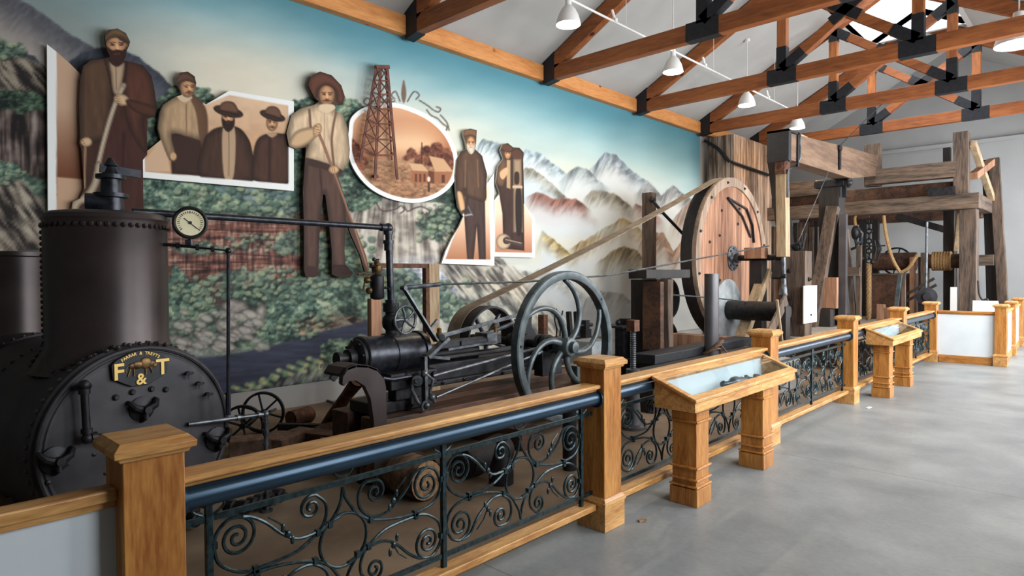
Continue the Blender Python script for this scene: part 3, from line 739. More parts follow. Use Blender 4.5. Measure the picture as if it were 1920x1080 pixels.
MV = mat_vcol('mural_paint', 0.75)
def build_mural():
    st = .016; ya, yb_, za, zb_ = NY+.05, 14.75, .285, 5.10
    Y = np.arange(ya, yb_+st/2, st); Z = np.linspace(za, zb_, int((zb_-za)/st)+1)
    ny, nz = len(Y), len(Z); YY, ZZ = np.meshgrid(Y, Z, indexing='ij')
    P = np.stack([np.full(YY.size, WX), YY.ravel(), ZZ.ravel()], 1)
    px, py = proj_np(P)
    near = (P@_fw) < .8
    px = np.where(near | (px < -290), -290+30*np.sin(P[:, 1]*3), px); py = np.where(near, 500-P[:, 2]*160, np.clip(py, -260, 900))
    pt = Paint(px, py); paint_mural(pt)
    me = bpy.data.meshes.new('painted_mural')
    n = P.shape[0]; me.vertices.add(n)
    Q = P.copy(); Q[:, 0] = 0; Q[:, 1] -= 6; Q[:, 2] -= za; me.vertices.foreach_set('co', Q.ravel())
    i, j = np.meshgrid(np.arange(ny-1), np.arange(nz-1), indexing='ij'); i = i.ravel(); j = j.ravel()
    F = np.stack([i*nz+j, (i+1)*nz+j, (i+1)*nz+j+1, i*nz+j+1], 1)
    me.loops.add(F.size); me.loops.foreach_set('vertex_index', F.ravel().astype(np.int32))
    me.polygons.add(len(F)); me.polygons.foreach_set('loop_start', (np.arange(len(F))*4).astype(np.int32)); me.update(calc_edges=True); me.validate()
    set_paint(me, pt.linear()); me.materials.append(MV)
    o = bpy.data.objects.new('wall_mural', me); COL.objects.link(o); o.location = (WX, 6, za)
    md = o.modifiers.new('solid', 'SOLIDIFY'); md.thickness = .01; md.offset = -1
    o['kind'] = 'structure'; return o
build_mural()

# ------------------------------------------------------------------ painted cut-outs standing off the mural
from mathutils.geometry import tessellate_polygon
def clipc(poly, ax, v, keep_less):
    out = []; m = len(poly)
    for i in range(m):
        a = poly[i]; b = poly[(i+1) % m]; da = a[ax]-v; db = b[ax]-v
        if keep_less: da, db = -da, -db
        if da >= 0: out.append(a)
        if (da > 0 and db < 0) or (da < 0 and db > 0):
            t = da/(da-db); out.append((a[0]+(b[0]-a[0])*t, a[1]+(b[1]-a[1])*t))
    return out
def cutout(name, label, cat, outlines, paintfn, X=WX+.09, th=.03, st=.0115, edgecol=(190, 188, 180), base=(120, 100, 80)):
    vs = []; fs = []; side = MB()
    allz = []
    for ol in outlines:
        P = [PX(a, b, X) for a, b in ol]; yz = [(p.y, p.z) for p in P]; allz += yz
        for tri in tessellate_polygon([[Vector((a, b, 0)) for a, b in yz]]):
            T = [yz[k] for k in tri]; z0 = min(t[1] for t in T); z1 = max(t[1] for t in T)
            r = math.floor(z0/st)
            while r*st < z1:
                s1 = clipc(clipc(T, 1, r*st, False), 1, (r+1)*st, True)
                if len(s1) >= 3:
                    y0 = min(t[0] for t in s1); y1 = max(t[0] for t in s1); k = math.floor(y0/st)
                    while k*st < y1:
                        s2 = clipc(clipc(s1, 0, k*st, False), 0, (k+1)*st, True)
                        if len(s2) >= 3:
                            b = len(vs); vs += s2; fs.append(tuple(range(b, b+len(s2))))
                        k += 1
                r += 1
        m = len(yz)
        side.add([(X, a, b) for a, b in yz]+[(X-th, a, b) for a, b in yz], [tuple(reversed(range(m, 2*m)))]+[(i, m+i, m+(i+1) % m, (i+1) % m) for i in range(m)])
    yc = sum(a for a, b in allz)/len(allz); zc = min(b for a, b in allz)
    V = np.array([(X, a, b) for a, b in vs]); px, py = proj_np(V); pt = Paint(px, py, base); paintfn(pt)
    rgb = pt.linear()
    nb = len(vs); allv = [(X, a, b) for a, b in vs]+side.v; allf = fs+[tuple(nb+i for i in f) for f in side.f]
    me = bpy.data.meshes.new(name); me.from_pydata([(v[0]-X, v[1]-yc, v[2]-zc) for v in allv], [], allf)
    ec = np.array([lin(edgecol)]*len(side.v)); set_paint(me, np.vstack([rgb, ec])); me.materials.append(MV)
    o = bpy.data.objects.new(name, me); COL.objects.link(o); o.location = (X, yc, zc)
    return tag(o, label, cat)

SK = (196, 148, 108); SKD = (120, 78, 52); SEP = (216, 184, 152); BRW = (66, 46, 38); WHT = (236, 238, 234)
def face(p, cx, cy, w, h, skin=SK, beard=None, must=None, turn=0.0):
    p.ell(cx, cy, w/2, h/2, skin, 1, edge=(w*.28, .45))
    p.ell(cx-w*.18+turn, cy-h*.02, w*.11, h*.035, (60, 38, 30), .6); p.ell(cx+w*.2+turn, cy-h*.02, w*.11, h*.035, (60, 38, 30), .6)
    p.line([(cx-w*.32+turn, cy-h*.10), (cx-w*.08+turn, cy-h*.10)], h*.045, (70, 44, 34), .5, False); p.line([(cx+w*.08+turn, cy-h*.10), (cx+w*.34+turn, cy-h*.10)], h*.045, (70, 44, 34), .5, False)
    p.line([(cx+turn*1.3, cy-h*.02), (cx+w*.04+turn*1.4, cy+h*.14)], w*.09, (226, 178, 134), .7, False); p.line([(cx-w*.06+turn, cy+h*.17), (cx+w*.1+turn, cy+h*.17)], h*.03, (110, 66, 46), .5, False)
    if beard: 
        p.poly([(cx-w*.46, cy+h*.06), (cx-w*.2, cy+h*.18), (cx+w*.05, cy+h*.17), (cx+w*.28, cy+h*.18), (cx+w*.46, cy+h*.06), (cx+w*.42, cy+h*.5), (cx+w*.12, cy+h*.78), (cx-w*.15, cy+h*.76), (cx-w*.42, cy+h*.46)], beard, 1, tex=lambda a, b: .8+.4*fbm(a/1.6, b/6, 2, 3))
    if must: p.poly([(cx-w*.3+turn, cy+h*.27), (cx+turn, cy+h*.19), (cx+w*.3+turn, cy+h*.27), (cx+turn, cy+h*.28)], must, .7)
    p.line([(cx-w*.12+turn, cy+h*.32), (cx+w*.14+turn, cy+h*.32)], h*.03, (110, 56, 44), .6, False)
TXc = lambda a, b: .86+.28*fbm(a/5, b/26, 3, 50)

# panel behind the first man
def pA(p):
    p.poly([(60, 60), (180, 60), (180, 430), (60, 430)], WHT, smooth=False)
    p.poly([(106, 96), (160, 140), (175, 420), (106, 420)], (196, 162, 134), smooth=False, col2=(112, 66, 44), grad=((130, 200), (130, 330)))
    p.poly([(106, 332), (175, 338), (175, 430), (106, 430)], (196, 160, 130), 1.5, False)
cutout('mural_panel', 'tall white edged sepia panel with torn slanting top, behind the first painted man', 'mural panel',
       [[(88, 83), (106, 97), (130, 118), (152, 140), (176, 160), (176, 412), (90, 412)]], pA, X=WX+.06)
# first man: bearded, dark coat, big ladle like tool
man1 = [(196, 66), (204, 56), (220, 53), (236, 62), (244, 78), (242, 86), (238, 94), (236, 106), (232, 113), (250, 117), (268, 122), (284, 142), (290, 170), (294, 200), (291, 218), (276, 222), (276, 290), (268, 300), (269, 400), (192, 404), (150, 404), (134, 392), (136, 378), (150, 372), (158, 352), (154, 300), (152, 278), (148, 268), (150, 258), (148, 200), (150, 150), (156, 124), (170, 113), (200, 109), (206, 106), (201, 96), (199, 84)]
def p1(p):
    p.poly([(130, 40), (300, 40), (300, 410), (130, 410)], (62, 38, 30), smooth=False, tex=TXc)
    p.poly([(190, 230), (275, 230), (270, 405), (190, 405)], (66, 38, 32), smooth=False, tex=TXc)
    p.line([(232, 250), (228, 400)], 3, (38, 22, 20), 2)
    p.poly([(156, 118), (200, 106), (212, 150), (206, 230), (196, 262), (152, 262), (147, 200), (149, 146)], (86, 62, 46), 1.5, edge=(14, .45), tex=TXc)
    p.poly([(232, 112), (268, 120), (288, 150), (294, 205), (290, 220), (270, 225), (276, 288), (246, 250), (230, 190)], (84, 50, 38), 1.5, edge=(16, .45), tex=TXc)
    p.poly([(206, 112), (232, 112), (230, 150), (222, 176), (212, 172), (208, 140)], (176, 150, 122), 1.5, edge=(6, .6))
    p.line([(218, 116), (219, 168)], 1.4, (84, 62, 48)); p.line([(196, 110), (206, 150), (212, 190)], 2.5, (40, 24, 20)); p.line([(238, 112), (234, 150), (224, 190)], 2.5, (40, 24, 20))
    face(p, 219, 85, 42, 50, SK, beard=(52, 30, 24))
    p.poly([(195, 70), (206, 56), (222, 52), (240, 66), (244, 84), (232, 74), (214, 68), (197, 78)], (118, 90, 62), 1, edge=(8, .45))
    p.poly([(228, 66), (244, 78), (246, 90), (236, 80), (222, 74)], (78, 58, 42), .8); p.line([(197, 79), (212, 70), (230, 74), (244, 84)], 2, (52, 36, 28), .8)
    # tool: long shaft ending in a wide curved blade
    p.line([(160, 270), (159, 310), (158, 352)], 4, (150, 122, 92), 1)
    p.line([(232, 160), (214, 200), (196, 260), (184, 310)], 9, (150, 134, 114), 1.2); p.line([(229, 166), (212, 206), (195, 262), (183, 310)], 3, (196, 180, 158), 1.5)
    p.poly([(180, 305), (192, 310), (186, 345), (168, 376), (152, 384), (144, 398), (134, 394), (136, 378), (158, 362), (172, 340)], (178, 160, 136), 1.2, edge=(6, .5))
    p.ell(228, 187, 15, 11, (206, 172, 134), 1, rot=.3, edge=(5, .55)); 
    for k in range(4): p.line([(216+k*1.5, 180+k*4.5), (226+k*1.5, 183+k*4.5)], 1.2, (120, 84, 58), .5, False)
    p.poly([(240, 186), (288, 200), (290, 218), (262, 214), (240, 198)], (78, 46, 34), 1.5, edge=(7, .55))
    p.ell(162, 266, 11, 9, (206, 172, 134), 1, edge=(4, .55)); p.line([(154, 262), (160, 272)], 1.2, (120, 84, 58), .5)
cutout('painted_figure', 'painted cut-out man with full dark beard and long brown coat holding a curved tool', 'painted figure', [man1], p1, X=WX+.12, edgecol=(60, 40, 30))

# three men panel
def pB(p):
    p.poly([(250, 100), (560, 100), (560, 370), (250, 370)], (74, 50, 40), smooth=False)
    p.poly([(266, 288), (300, 258), (385, 190), (430, 168), (553, 188), (553, 360), (266, 336)], WHT, smooth=False)
    p.poly([(272, 286), (302, 262), (385, 196), (430, 178), (541, 198), (541, 344), (272, 322)], SEP, smooth=False, col2=(176, 130, 92), grad=((400, 180), (400, 340)), tex=lambda a, b: .94+.12*fbm(a/20, b/12, 3, 60))
    p.poly([(272, 300), (300, 262), (306, 250), (320, 322), (272, 322)], (206, 172, 140), smooth=False)
    # man 2
    p.poly([(318, 250), (378, 250), (386, 330), (322, 326)], (58, 38, 32), 1.2, False, edge=(8, .6))
    p.poly([(300, 215), (306, 196), (330, 180), (352, 176), (378, 194), (388, 222), (384, 262), (350, 256), (322, 252), (330, 296), (318, 300), (302, 262), (296, 238)], (176, 146, 112), 1.2, edge=(13, .48), tex=TXc)
    p.poly([(356, 178), (380, 192), (390, 226), (386, 300), (374, 260), (368, 214)], (92, 64, 46), 1.5, alpha=.85)
    p.line([(349, 196), (349, 250)], 1.5, (118, 90, 66)); p.poly([(332, 182), (346, 192), (360, 184), (356, 178), (338, 176)], (206, 182, 150), 1)
    p.ell(325, 293, 6, 7, (200, 160, 120), 1)
    face(p, 352, 164, 30, 38, SK, must=(90, 56, 40), turn=2.5)
    p.poly([(329, 148), (334, 138), (350, 135), (364, 144), (367, 156), (350, 152), (331, 158)], (92, 66, 52), 1, edge=(6, .5))
    # man 3
    p.poly([(380, 270), (392, 248), (412, 238), (444, 238), (462, 254), (472, 280), (474, 340), (376, 332)], (70, 48, 38), 1.2, edge=(14, .5), tex=TXc)
    p.poly([(418, 240), (440, 240), (438, 330), (420, 330)], (178, 150, 120), 1.2); p.line([(429, 246), (429, 330)], 1.4, (110, 84, 62))
    face(p, 428, 220, 26, 34, SK, beard=(44, 28, 24))
    p.ell(428, 209, 29, 10, (62, 42, 34), 1, rot=.25, edge=(5, .5)); p.poly([(412, 208), (413, 196), (422, 190), (436, 191), (444, 200), (446, 212), (428, 210)], (104, 74, 56), 1, edge=(5, .55)); p.line([(411, 207), (428, 211), (446, 215)], 3, (40, 26, 22), .8)
    # man 4
    p.poly([(474, 300), (480, 266), (496, 252), (524, 250), (540, 262), (541, 344), (476, 338)], (74, 50, 40), 1.2, edge=(12, .5), tex=TXc)
    p.line([(506, 256), (505, 338)], 5, (50, 32, 28), 2); p.poly([(500, 250), (510, 258), (520, 250)], (170, 140, 112), 1)
    face(p, 510, 230, 22, 32, SK, must=(70, 44, 34))
    p.ell(511, 217, 25, 9, (64, 44, 36), 1, rot=.3, edge=(5, .5)); p.poly([(497, 213), (499, 204), (507, 199), (519, 201), (526, 210), (526, 221), (510, 217)], (102, 74, 58), 1, edge=(4, .55)); p.line([(497, 213), (511, 218), (526, 223)], 2.5, (42, 28, 24), .8)
    # border edges again
    p.poly([(541, 190), (552, 190), (552, 360), (541, 360)], WHT, smooth=False); p.poly([(266, 323), (552, 346), (552, 362), (266, 334)], WHT, smooth=False)
cutout('mural_panel', 'torn white bordered sepia panel of three men, two wearing brimmed hats, one a flat cap', 'mural panel',
       [[(268, 290), (302, 262), (296, 240), (299, 212), (306, 196), (330, 181), (341, 178), (338, 168), (331, 157), (330, 146), (338, 136), (352, 134), (365, 143), (368, 156), (366, 168), (362, 178), (378, 190), (386, 196), (430, 170), (551, 190), (551, 358), (268, 333)]], pB, X=WX+.09)

# man with the wide hat and pole
man3 = [(578, 160), (582, 144), (600, 134), (622, 141), (640, 160), (647, 182), (642, 196), (630, 197), (628, 207), (642, 214), (652, 240), (656, 280), (654, 306), (640, 326), (634, 332), (642, 356), (652, 390), (668, 430), (686, 478), (692, 506), (684, 510), (676, 480), (658, 440), (649, 414), (646, 470), (648, 496), (662, 512), (656, 521), (634, 520), (622, 514), (622, 470), (617, 420), (610, 366), (606, 364), (600, 420), (598, 470), (597, 508), (598, 516), (588, 520), (573, 518), (570, 506), (570, 430), (568, 360), (572, 300), (574, 276), (556, 280), (542, 274), (537, 250), (546, 216), (562, 204), (590, 196), (598, 190), (590, 184)]
def p3(p):
    p.poly([(530, 120), (700, 120), (700, 530), (530, 530)], (78, 58, 50), smooth=False)
    p.poly([(572, 300), (640, 300), (648, 400), (650, 505), (622, 512), (617, 420), (608, 362), (600, 420), (598, 510), (570, 510), (567, 400)], (84, 62, 54), 1, False, edge=(11, .5), tex=TXc)
    p.line([(600, 318), (604, 366)], 2.5, (48, 34, 32), 1.5)
    p.poly([(572, 500), (598, 502), (598, 520), (574, 519)], (62, 44, 40), 1.2); p.poly([(622, 500), (648, 498), (664, 514), (656, 522), (624, 519)], (60, 44, 40), 1.2, edge=(4, .6))
    p.poly([(546, 214), (566, 202), (596, 194), (628, 204), (644, 214), (654, 250), (656, 300), (640, 322), (624, 318), (612, 314), (574, 300), (578, 268), (554, 280), (540, 272), (538, 244)], (208, 182, 150), 1.2, edge=(17, .48), tex=lambda a, b: .82+.34*fbm(a/5, b/22, 3, 55))
    p.line([(580, 206), (584, 262)], 4.5, (110, 84, 66), 1); p.line([(630, 210), (622, 260), (626, 310)], 4.5, (110, 84, 66), 1)
    p.poly([(556, 246), (592, 238), (596, 252), (578, 270), (556, 278), (542, 270)], (198, 166, 128), 2, edge=(7, .5))
    p.line([(608, 206), (608, 300)], 1.3, (150, 122, 96))
    p.poly([(574, 296), (612, 306), (640, 318), (640, 326), (608, 318), (574, 308)], (60, 44, 38), 1)
    face(p, 613, 178, 30, 42, SK, must=(70, 40, 30))
    p.poly([(578, 168), (580, 146), (600, 134), (622, 140), (640, 158), (648, 184), (640, 196), (631, 190), (628, 170), (612, 160), (598, 168), (594, 184), (584, 180)], (96, 60, 46), 1.2, edge=(9, .5))
    p.poly([(598, 205), (612, 212), (628, 204), (624, 196), (602, 196)], (214, 190, 158), 1)
    p.line([(592, 236), (606, 270), (622, 312), (640, 360), (662, 420), (682, 476), (690, 506)], 5.0, (116, 82, 66), .9); p.line([(592, 236), (622, 310), (662, 418), (688, 500)], 1.5, (160, 122, 100), .8, False)
    p.ell(595, 244, 8, 13, (206, 168, 126), 1, rot=.3, edge=(4, .55)); 
    for k in range(4): p.line([(588+k*.8, 236+k*5), (598+k*.8, 239+k*5)], 1.1, (124, 84, 58), .5, False)
    p.ell(626, 318, 10, 8, (206, 168, 126), 1, edge=(4, .55))
    for k in range(3): p.line([(618+k*4, 313), (620+k*4, 322)], 1.1, (124, 84, 58), .5, False)
cutout('painted_figure', 'painted cut-out man in wide brimmed hat, suspenders and brown trousers leaning on a long pole', 'painted figure', [man3], p3, X=WX+.12, edgecol=(50, 36, 30))

# oval picture
OV = [(654, 245+0), (658, 222), (676, 205), (702, 196), (738, 193), (776, 203), (812, 222), (840, 250), (856, 285), (858, 318), (848, 346), (826, 366), (796, 378), (764, 380), (724, 370), (690, 350), (664, 318), (652, 282)]
OVc = cur(OV, 4)
def inset(P, d):
    n = len(P); cx = sum(a for a, b in P)/n; cy = sum(b for a, b in P)/n
    return [(a+(cx-a)*d/math.hypot(a-cx, b-cy), b+(cy-b)*d/math.hypot(a-cx, b-cy)) for a, b in P]
def pO(p):
    p.poly([(640, 180), (870, 180), (870, 390), (640, 390)], WHT, smooth=False)
    IN = inset(OVc, 8)
    p.poly(IN, (208, 160, 124), 1, False, col2=(150, 96, 66), grad=((760, 200), (770, 300)))
    q = Paint(p.x, p.y); q.c = p.c.copy()
    p.poly([(640, 300), (700, 296), (760, 300), (860, 318), (860, 380), (640, 380)], (150, 112, 84), 2, False, tex=lambda a, b: .6+.8*fbm(a/6, b/3.5, 4, 61))
    p.ell(760, 270, 60, 26, (232, 196, 156), 20, .8)
    p.texture([(656, 262), (668, 266), (682, 288), (690, 312), (660, 316)], [(70, 38, 28), (116, 70, 50), (150, 100, 74)], T_fol(5, 62), rag=4)
    for cx, cy, r in ((772, 288, 10), (784, 300, 9), (800, 284, 12), (818, 280, 14), (832, 290, 13), (846, 296, 10), (762, 296, 7), (808, 298, 14), (840, 310, 12)):
        p.texture([(cx+r*math.cos(a), cy+r*math.sin(a)) for a in np.linspace(0, 6, 9)], [(60, 32, 26), (96, 56, 42), (128, 82, 62)], T_fol(4, 63), rag=3)
    p.line([(791, 268), (791, 320)], 2, (70, 40, 32), .7, False)
    p.poly([(767, 306), (792, 308), (804, 322), (774, 320)], (196, 160, 124), 1, False); p.poly([(772, 320), (803, 322), (803, 344), (772, 342)], (150, 98, 70), 1, False)
    p.poly([(804, 292), (832, 298), (850, 322), (816, 322)], (190, 152, 116), 1, False); p.poly([(812, 322), (850, 322), (848, 344), (814, 342)], (146, 98, 70), 1, False); p.poly([(803, 320), (814, 322), (814, 344), (803, 343)], (96, 58, 42), 1, False)
    for k in (778, 786, 794): p.poly([(k, 326), (k+4, 326), (k+4, 341), (k, 341)], (92, 54, 40), .6, False)
    p.poly([(828, 328), (834, 328), (834, 343), (828, 343)], (84, 48, 36), .6, False)
    p.line([(804, 338), (804, 358)], 4, (70, 48, 40), 1, False); p.ell(804, 336, 3, 5, (220, 200, 176), .8)
    # mask back to the white rim
    I = np.arange(len(p.x)); d = p.sd(I, IN); a = np.clip(.5+d/1.6, 0, 1)
    p.put(I, a, np.array(WHT)/255.)
cutout('oval_picture', 'oval white rimmed sepia picture of huts and trees behind the painted derrick', 'mural panel', [OVc], pO, X=WX+.07)

# derrick cut-out: flat battens in front of the oval
dt = empty('derrick_cutout', PX(710, 337, WX+.16), 'tall brown openwork derrick cut-out standing across the oval picture', 'derrick model')
M['derr'] = mat_noise('painted_derrick_brown', (72, 38, 30), (112, 60, 44), .7, 0, 8, bump=.05)
def bat(a, b, w, name='batten', X=WX+.15):
    p = PX(*a, X); q = PX(*b, X); MB().beam(p, q, .016, w, (1, 0, 0)).build(name, M['derr'], dt)
def bat2(a, b, w, X=WX+.15):
    p = PX(*a, X); q = PX(*b, X); return MB().beam(p, q, w, .014, (1, 0, 0))
T0 = (706, 126); T1 = (714, 126); T2 = (726, 126)
L0 = (675, 305); L1 = (703, 337); L2 = (745, 337)
def lerp(a, b, t): return (a[0]+(b[0]-a[0])*t, a[1]+(b[1]-a[1])*t)
for a, b in ((T0, L0), (T1, L1), (T2, L2)): bat2(a, b, .04).build('derrick_leg', M['derr'], dt)
bat2((735, 300), (722, 126), .02, WX+.135).build('derrick_leg', M['derr'], dt)
MB().beam(PX(704, 126, WX+.15), PX(729, 126, WX+.15), .05, .05).build('crown_block', M['derr'], dt)
lv = [0, .13, .26, .40, .54, .69, .84]
for i, t in enumerate(lv):
    a, b, c = lerp(T0, L0, t), lerp(T1, L1, t*.93), lerp(T2, L2, t*.93)
    bat2(a, b, .018, WX+.155).build('girt', M['derr'], dt); bat2(b, c, .018, WX+.155).build('girt', M['derr'], dt)
    if i < len(lv)-1:
        t2 = lv[i+1]; a2, b2, c2 = lerp(T0, L0, t2), lerp(T1, L1, t2*.93), lerp(T2, L2, t2*.93)
        for u, v in ((a, b2), (b, a2), (b, c2), (c, b2)): bat2(u, v, .013, WX+.16).build('cross_brace', M['derr'], dt)

for a in ((712, 200), (708, 330)):
    q = PX(*a, WX+.15); MB().box(WX, q.y-.02, q.z-.02, WX+.14, q.y+.02, q.z+.02).build('wall_spacer', M['derr'], dt)
# bearded man with the wrench
def pE(p):
    p.poly([(820, 230), (935, 230), (935, 500), (820, 500)], (84, 62, 48), smooth=False)
    p.poly([(822, 498), (840, 450), (866, 404), (890, 376), (915, 330), (930, 320), (930, 500)], WHT, smooth=False)
    p.poly([(835, 486), (848, 450), (870, 404), (890, 380), (917, 344), (920, 487)], (236, 206, 178), smooth=False, col2=(170, 116, 84), grad=((880, 400), (880, 486)))
    p.poly([(876, 360), (909, 360), (911, 486), (898, 486), (894, 425), (888, 486), (876, 486), (870, 400)], (70, 54, 50), 1, False, edge=(7, .6), tex=TXc)
    p.poly([(860, 290), (872, 280), (892, 280), (904, 294), (912, 330), (912, 350), (908, 378), (870, 366), (870, 358), (858, 362), (854, 330), (856, 306)], (82, 62, 50), 1, edge=(9, .55), tex=TXc)
    p.line([(873, 300), (872, 350)], 2, (120, 94, 72), 1.2); p.line([(895, 300), (897, 350)], 2, (120, 94, 72), 1.2)
    p.poly([(857, 360), (866, 362), (872, 390), (864, 396), (860, 384)], (206, 164, 122), 1, edge=(3, .6))
    face(p, 883, 268, 17, 26, SK, beard=(190, 180, 164))
    p.poly([(869, 256), (870, 244), (882, 241), (893, 244), (894, 257), (882, 254)], (110, 82, 62), .8, edge=(4, .5))
    p.line([(868, 396), (886, 394)], 3.5, (54, 50, 52), .7, False); p.line([(878, 388), (886, 404)], 3, (90, 88, 90), .7, False); p.line([(872, 404), (884, 402)], 3, (150, 146, 144), .6, False)
    p.poly([(920, 325), (929, 325), (929, 500), (920, 500)], WHT, smooth=False); p.poly([(826, 487), (929, 489), (929, 500), (824, 500)], WHT, smooth=False)
cutout('mural_panel', 'torn white bordered panel with a white bearded man in a tall cap holding a wrench', 'mural panel',
       [[(828, 494), (836, 470), (847, 447), (860, 426), (869, 406), (859, 388), (855, 362), (853, 330), (856, 300), (864, 284), (875, 280), (873, 266), (869, 254), (870, 244), (882, 241), (894, 244), (893, 266), (891, 280), (904, 292), (913, 325), (914, 344), (926, 325), (927, 498)]], pE, X=WX+.09)
def pF(p):
    p.poly([(915, 260), (1015, 260), (1015, 490), (915, 490)], (78, 56, 46), smooth=False)
    p.poly([(924, 376), (940, 360), (986, 384), (1006, 410), (1006, 486), (924, 486)], WHT, smooth=False)
    p.poly([(928, 378), (940, 366), (984, 385), (998, 410), (998, 474), (928, 473)], (236, 206, 180), smooth=False, col2=(176, 120, 92), grad=((960, 400), (960, 474)))
    p.poly([(932, 340), (936, 310), (948, 296), (975, 290), (981, 300), (983, 470), (944, 466), (942, 400), (938, 376), (934, 352)], (62, 46, 42), 1, False, edge=(6, .65), tex=TXc)
    p.poly([(930, 340), (936, 308), (948, 298), (950, 330), (942, 350)], (104, 78, 62), 1, edge=(5, .6)); p.poly([(950, 300), (957, 300), (957, 354), (950, 352)], (176, 148, 114), 1, False)
    p.poly([(938, 322), (950, 314), (952, 324), (944, 336), (938, 332)], (206, 164, 124), 1)
    p.poly([(958, 284), (972, 278), (981, 288), (980, 306), (962, 300)], (78, 54, 44), 1, edge=(4, .6))
    face(p, 952, 288, 13, 22, SK); p.ell(950, 277, 13, 8, (84, 60, 48), .8, rot=.3, edge=(3, .5))
    p.poly([(962, 298), (978, 298), (979, 345), (981, 436), (962, 436)], (150, 128, 104), 1, False, edge=(5, .6))
    p.poly([(965, 324), (973, 324), (973, 344), (965, 344)], (50, 38, 34), .8); p.poly([(967, 358), (977, 358), (978, 434), (968, 434)], (44, 36, 34), .8)
    p.poly([(961, 348), (979, 348), (980, 353), (961, 353)], (190, 168, 140), .8, False)
    p.ell(944, 453, 14, 15, (196, 170, 140), 1, edge=(5, .55)); p.ell(950, 451, 7, 7, (60, 50, 46), 1); p.line([(948, 451), (978, 460)], 5, (70, 58, 52), .8, False); p.line([(948, 449), (978, 456)], 1.5, (180, 160, 136), .7, False)
    p.poly([(998, 405), (1006, 405), (1006, 486), (998, 486)], WHT, smooth=False); p.poly([(925, 474), (1006, 476), (1006, 486), (925, 484)], WHT, smooth=False)
cutout('mural_panel', 'small white bordered panel with a young man beside a tall slotted iron tool', 'mural panel',
       [[(927, 376), (937, 362), (930, 342), (934, 312), (944, 298), (938, 282), (942, 271), (952, 268), (962, 276), (974, 277), (982, 286), (981, 300), (983, 384), (1003, 410), (1003, 483), (927, 481)]], pF, X=WX+.08)
# ------------------------------------------------------------------ oak posts
PF = -2.37      # gallery side face of the posts
def make_post(x0, y0, label, w=.195, zcap=1.065):
    """x0,y0 = gallery-side near corner of the shaft; w = width"""
    cx, cy = x0-w/2, y0+w/2
    t = empty('oak_post', (cx, cy, 0), label, 'post', 'square oak posts of the exhibit fence')
    MB().box(cx-w/2, cy-w/2, .12, cx+w/2, cy+w/2, zcap+.01).build('shaft', M['oakZ'], t, bevel=.004)
    b = MB().box(cx-w/2-.016, cy-w/2-.016, 0, cx+w/2+.016, cy+w/2+.016, .17)
    b.frustum(cx, cy, .17, .19, w/2+.024, w/2+.024, w/2+.024, w/2+.024).frustum(cx, cy, .19, .215, w/2+.02, w/2+.02, w/2+.004, w/2+.004)
    b.build('base_block', M['oakY'], t, bevel=.003)
    c = MB(); k = w/2
    c.frustum(cx, cy, zcap-.012, zcap+.006, k+.010, k+.010, k+.018, k+.018)
    c.frustum(cx, cy, zcap+.006, zcap+.028, k+.030, k+.030, k+.032, k+.032)
    c.frustum(cx, cy, zcap+.028, zcap+.052, k+.032, k+.032, k+.008, k+.008)
    c.build('post_cap', M['oakY'], t, bevel=.002)
    return t
POSTY = [.628, 3.362, 6.10, 8.77, 11.42, 13.93]
PLAB = ['nearest oak post, cut by the bottom edge left of the ironwork railing',
        'second nearest oak post, in front of the curved spoke flywheel',
        'oak post behind the right end of the large display case',
        'oak post standing just left of the small far display case',
        'oak post behind the right end of the small far display case',
        'oak corner post where the ironwork fence meets the white boarded panel']
for y, lb in zip(POSTY, PLAB): make_post(PF, y, lb)

# ------------------------------------------------------------------ wrought iron railing bays
XR = -2.47
def spiral(c, r0, turns, a0, sgn, n=46, rend=.012):
    """points from the outside in; a0 = start angle, sgn = turning sense"""
    out = []
    for i in range(n+1):
        t = i/n; r = r0+(rend-r0)*(t**.85); a = a0+sgn*2*PI*turns*t
        out.append((c[0]+r*math.cos(a), c[1]+r*math.sin(a)))
    return out
def cat_(pts, n=8):
    out = []
    P = [pts[0]]+list(pts)+[pts[-1]]
    for i in range(1, len(P)-2):
        p0, p1, p2, p3 = P[i-1:i+3]
        for k in range(n):
            t = k/n
            out.append(tuple(0.5*((2*p1[j])+(-p0[j]+p2[j])*t+(2*p0[j]-5*p1[j]+4*p2[j]-p3[j])*t*t+(-p0[j]+3*p1[j]-3*p2[j]+p3[j])*t**3) for j in range(len(p1))))
    out.append(tuple(pts[-1])); return out
# one half panel traced once in real units (metres from the panel centre), the lower half is the upper one turned by 180 degrees
def _cv(pts):
    out = []
    for a, b in pts:
        q = PX(660+a/4.154, 700+b/4.154, XR); out.append((q.y-2.722, q.z-.497))
    return out
def _vol(path, c, turns, sgn, end=True):
    """carry the end (or start) of a path into a volute round c"""
    P = cat_(path, 6); c = _cv([c])[0]
    if not end: P = P[::-1]
    r0 = math.hypot(P[-1][0]-c[0], P[-1][1]-c[1]); a0 = math.atan2(P[-1][1]-c[1], P[-1][0]-c[0]); n = 44
    for i in range(1, n+1):
        t = i/n; r = r0+(.011-r0)*t**.9; a = a0+sgn*2*PI*turns*t; P.append((c[0]+r*math.cos(a), c[1]+r*math.sin(a)))
    return P if end else P[::-1]
_S1 = _vol(_cv([(1240, 740), (1150, 840), (1000, 910), (900, 935), (805, 880), (782, 770), (800, 690), (850, 625), (905, 618)]), (880, 735), 2.0, -1)
_S1b = _vol(_cv([(1150, 840), (1240, 740), (1275, 650), (1272, 570), (1230, 520)]), (1207, 592), 1.5, 1)
_B1 = cat_(_cv([(905, 618), (950, 625), (1010, 665), (1080, 735), (1150, 768), (1240, 735), (1290, 690), (1340, 655)]), 6)
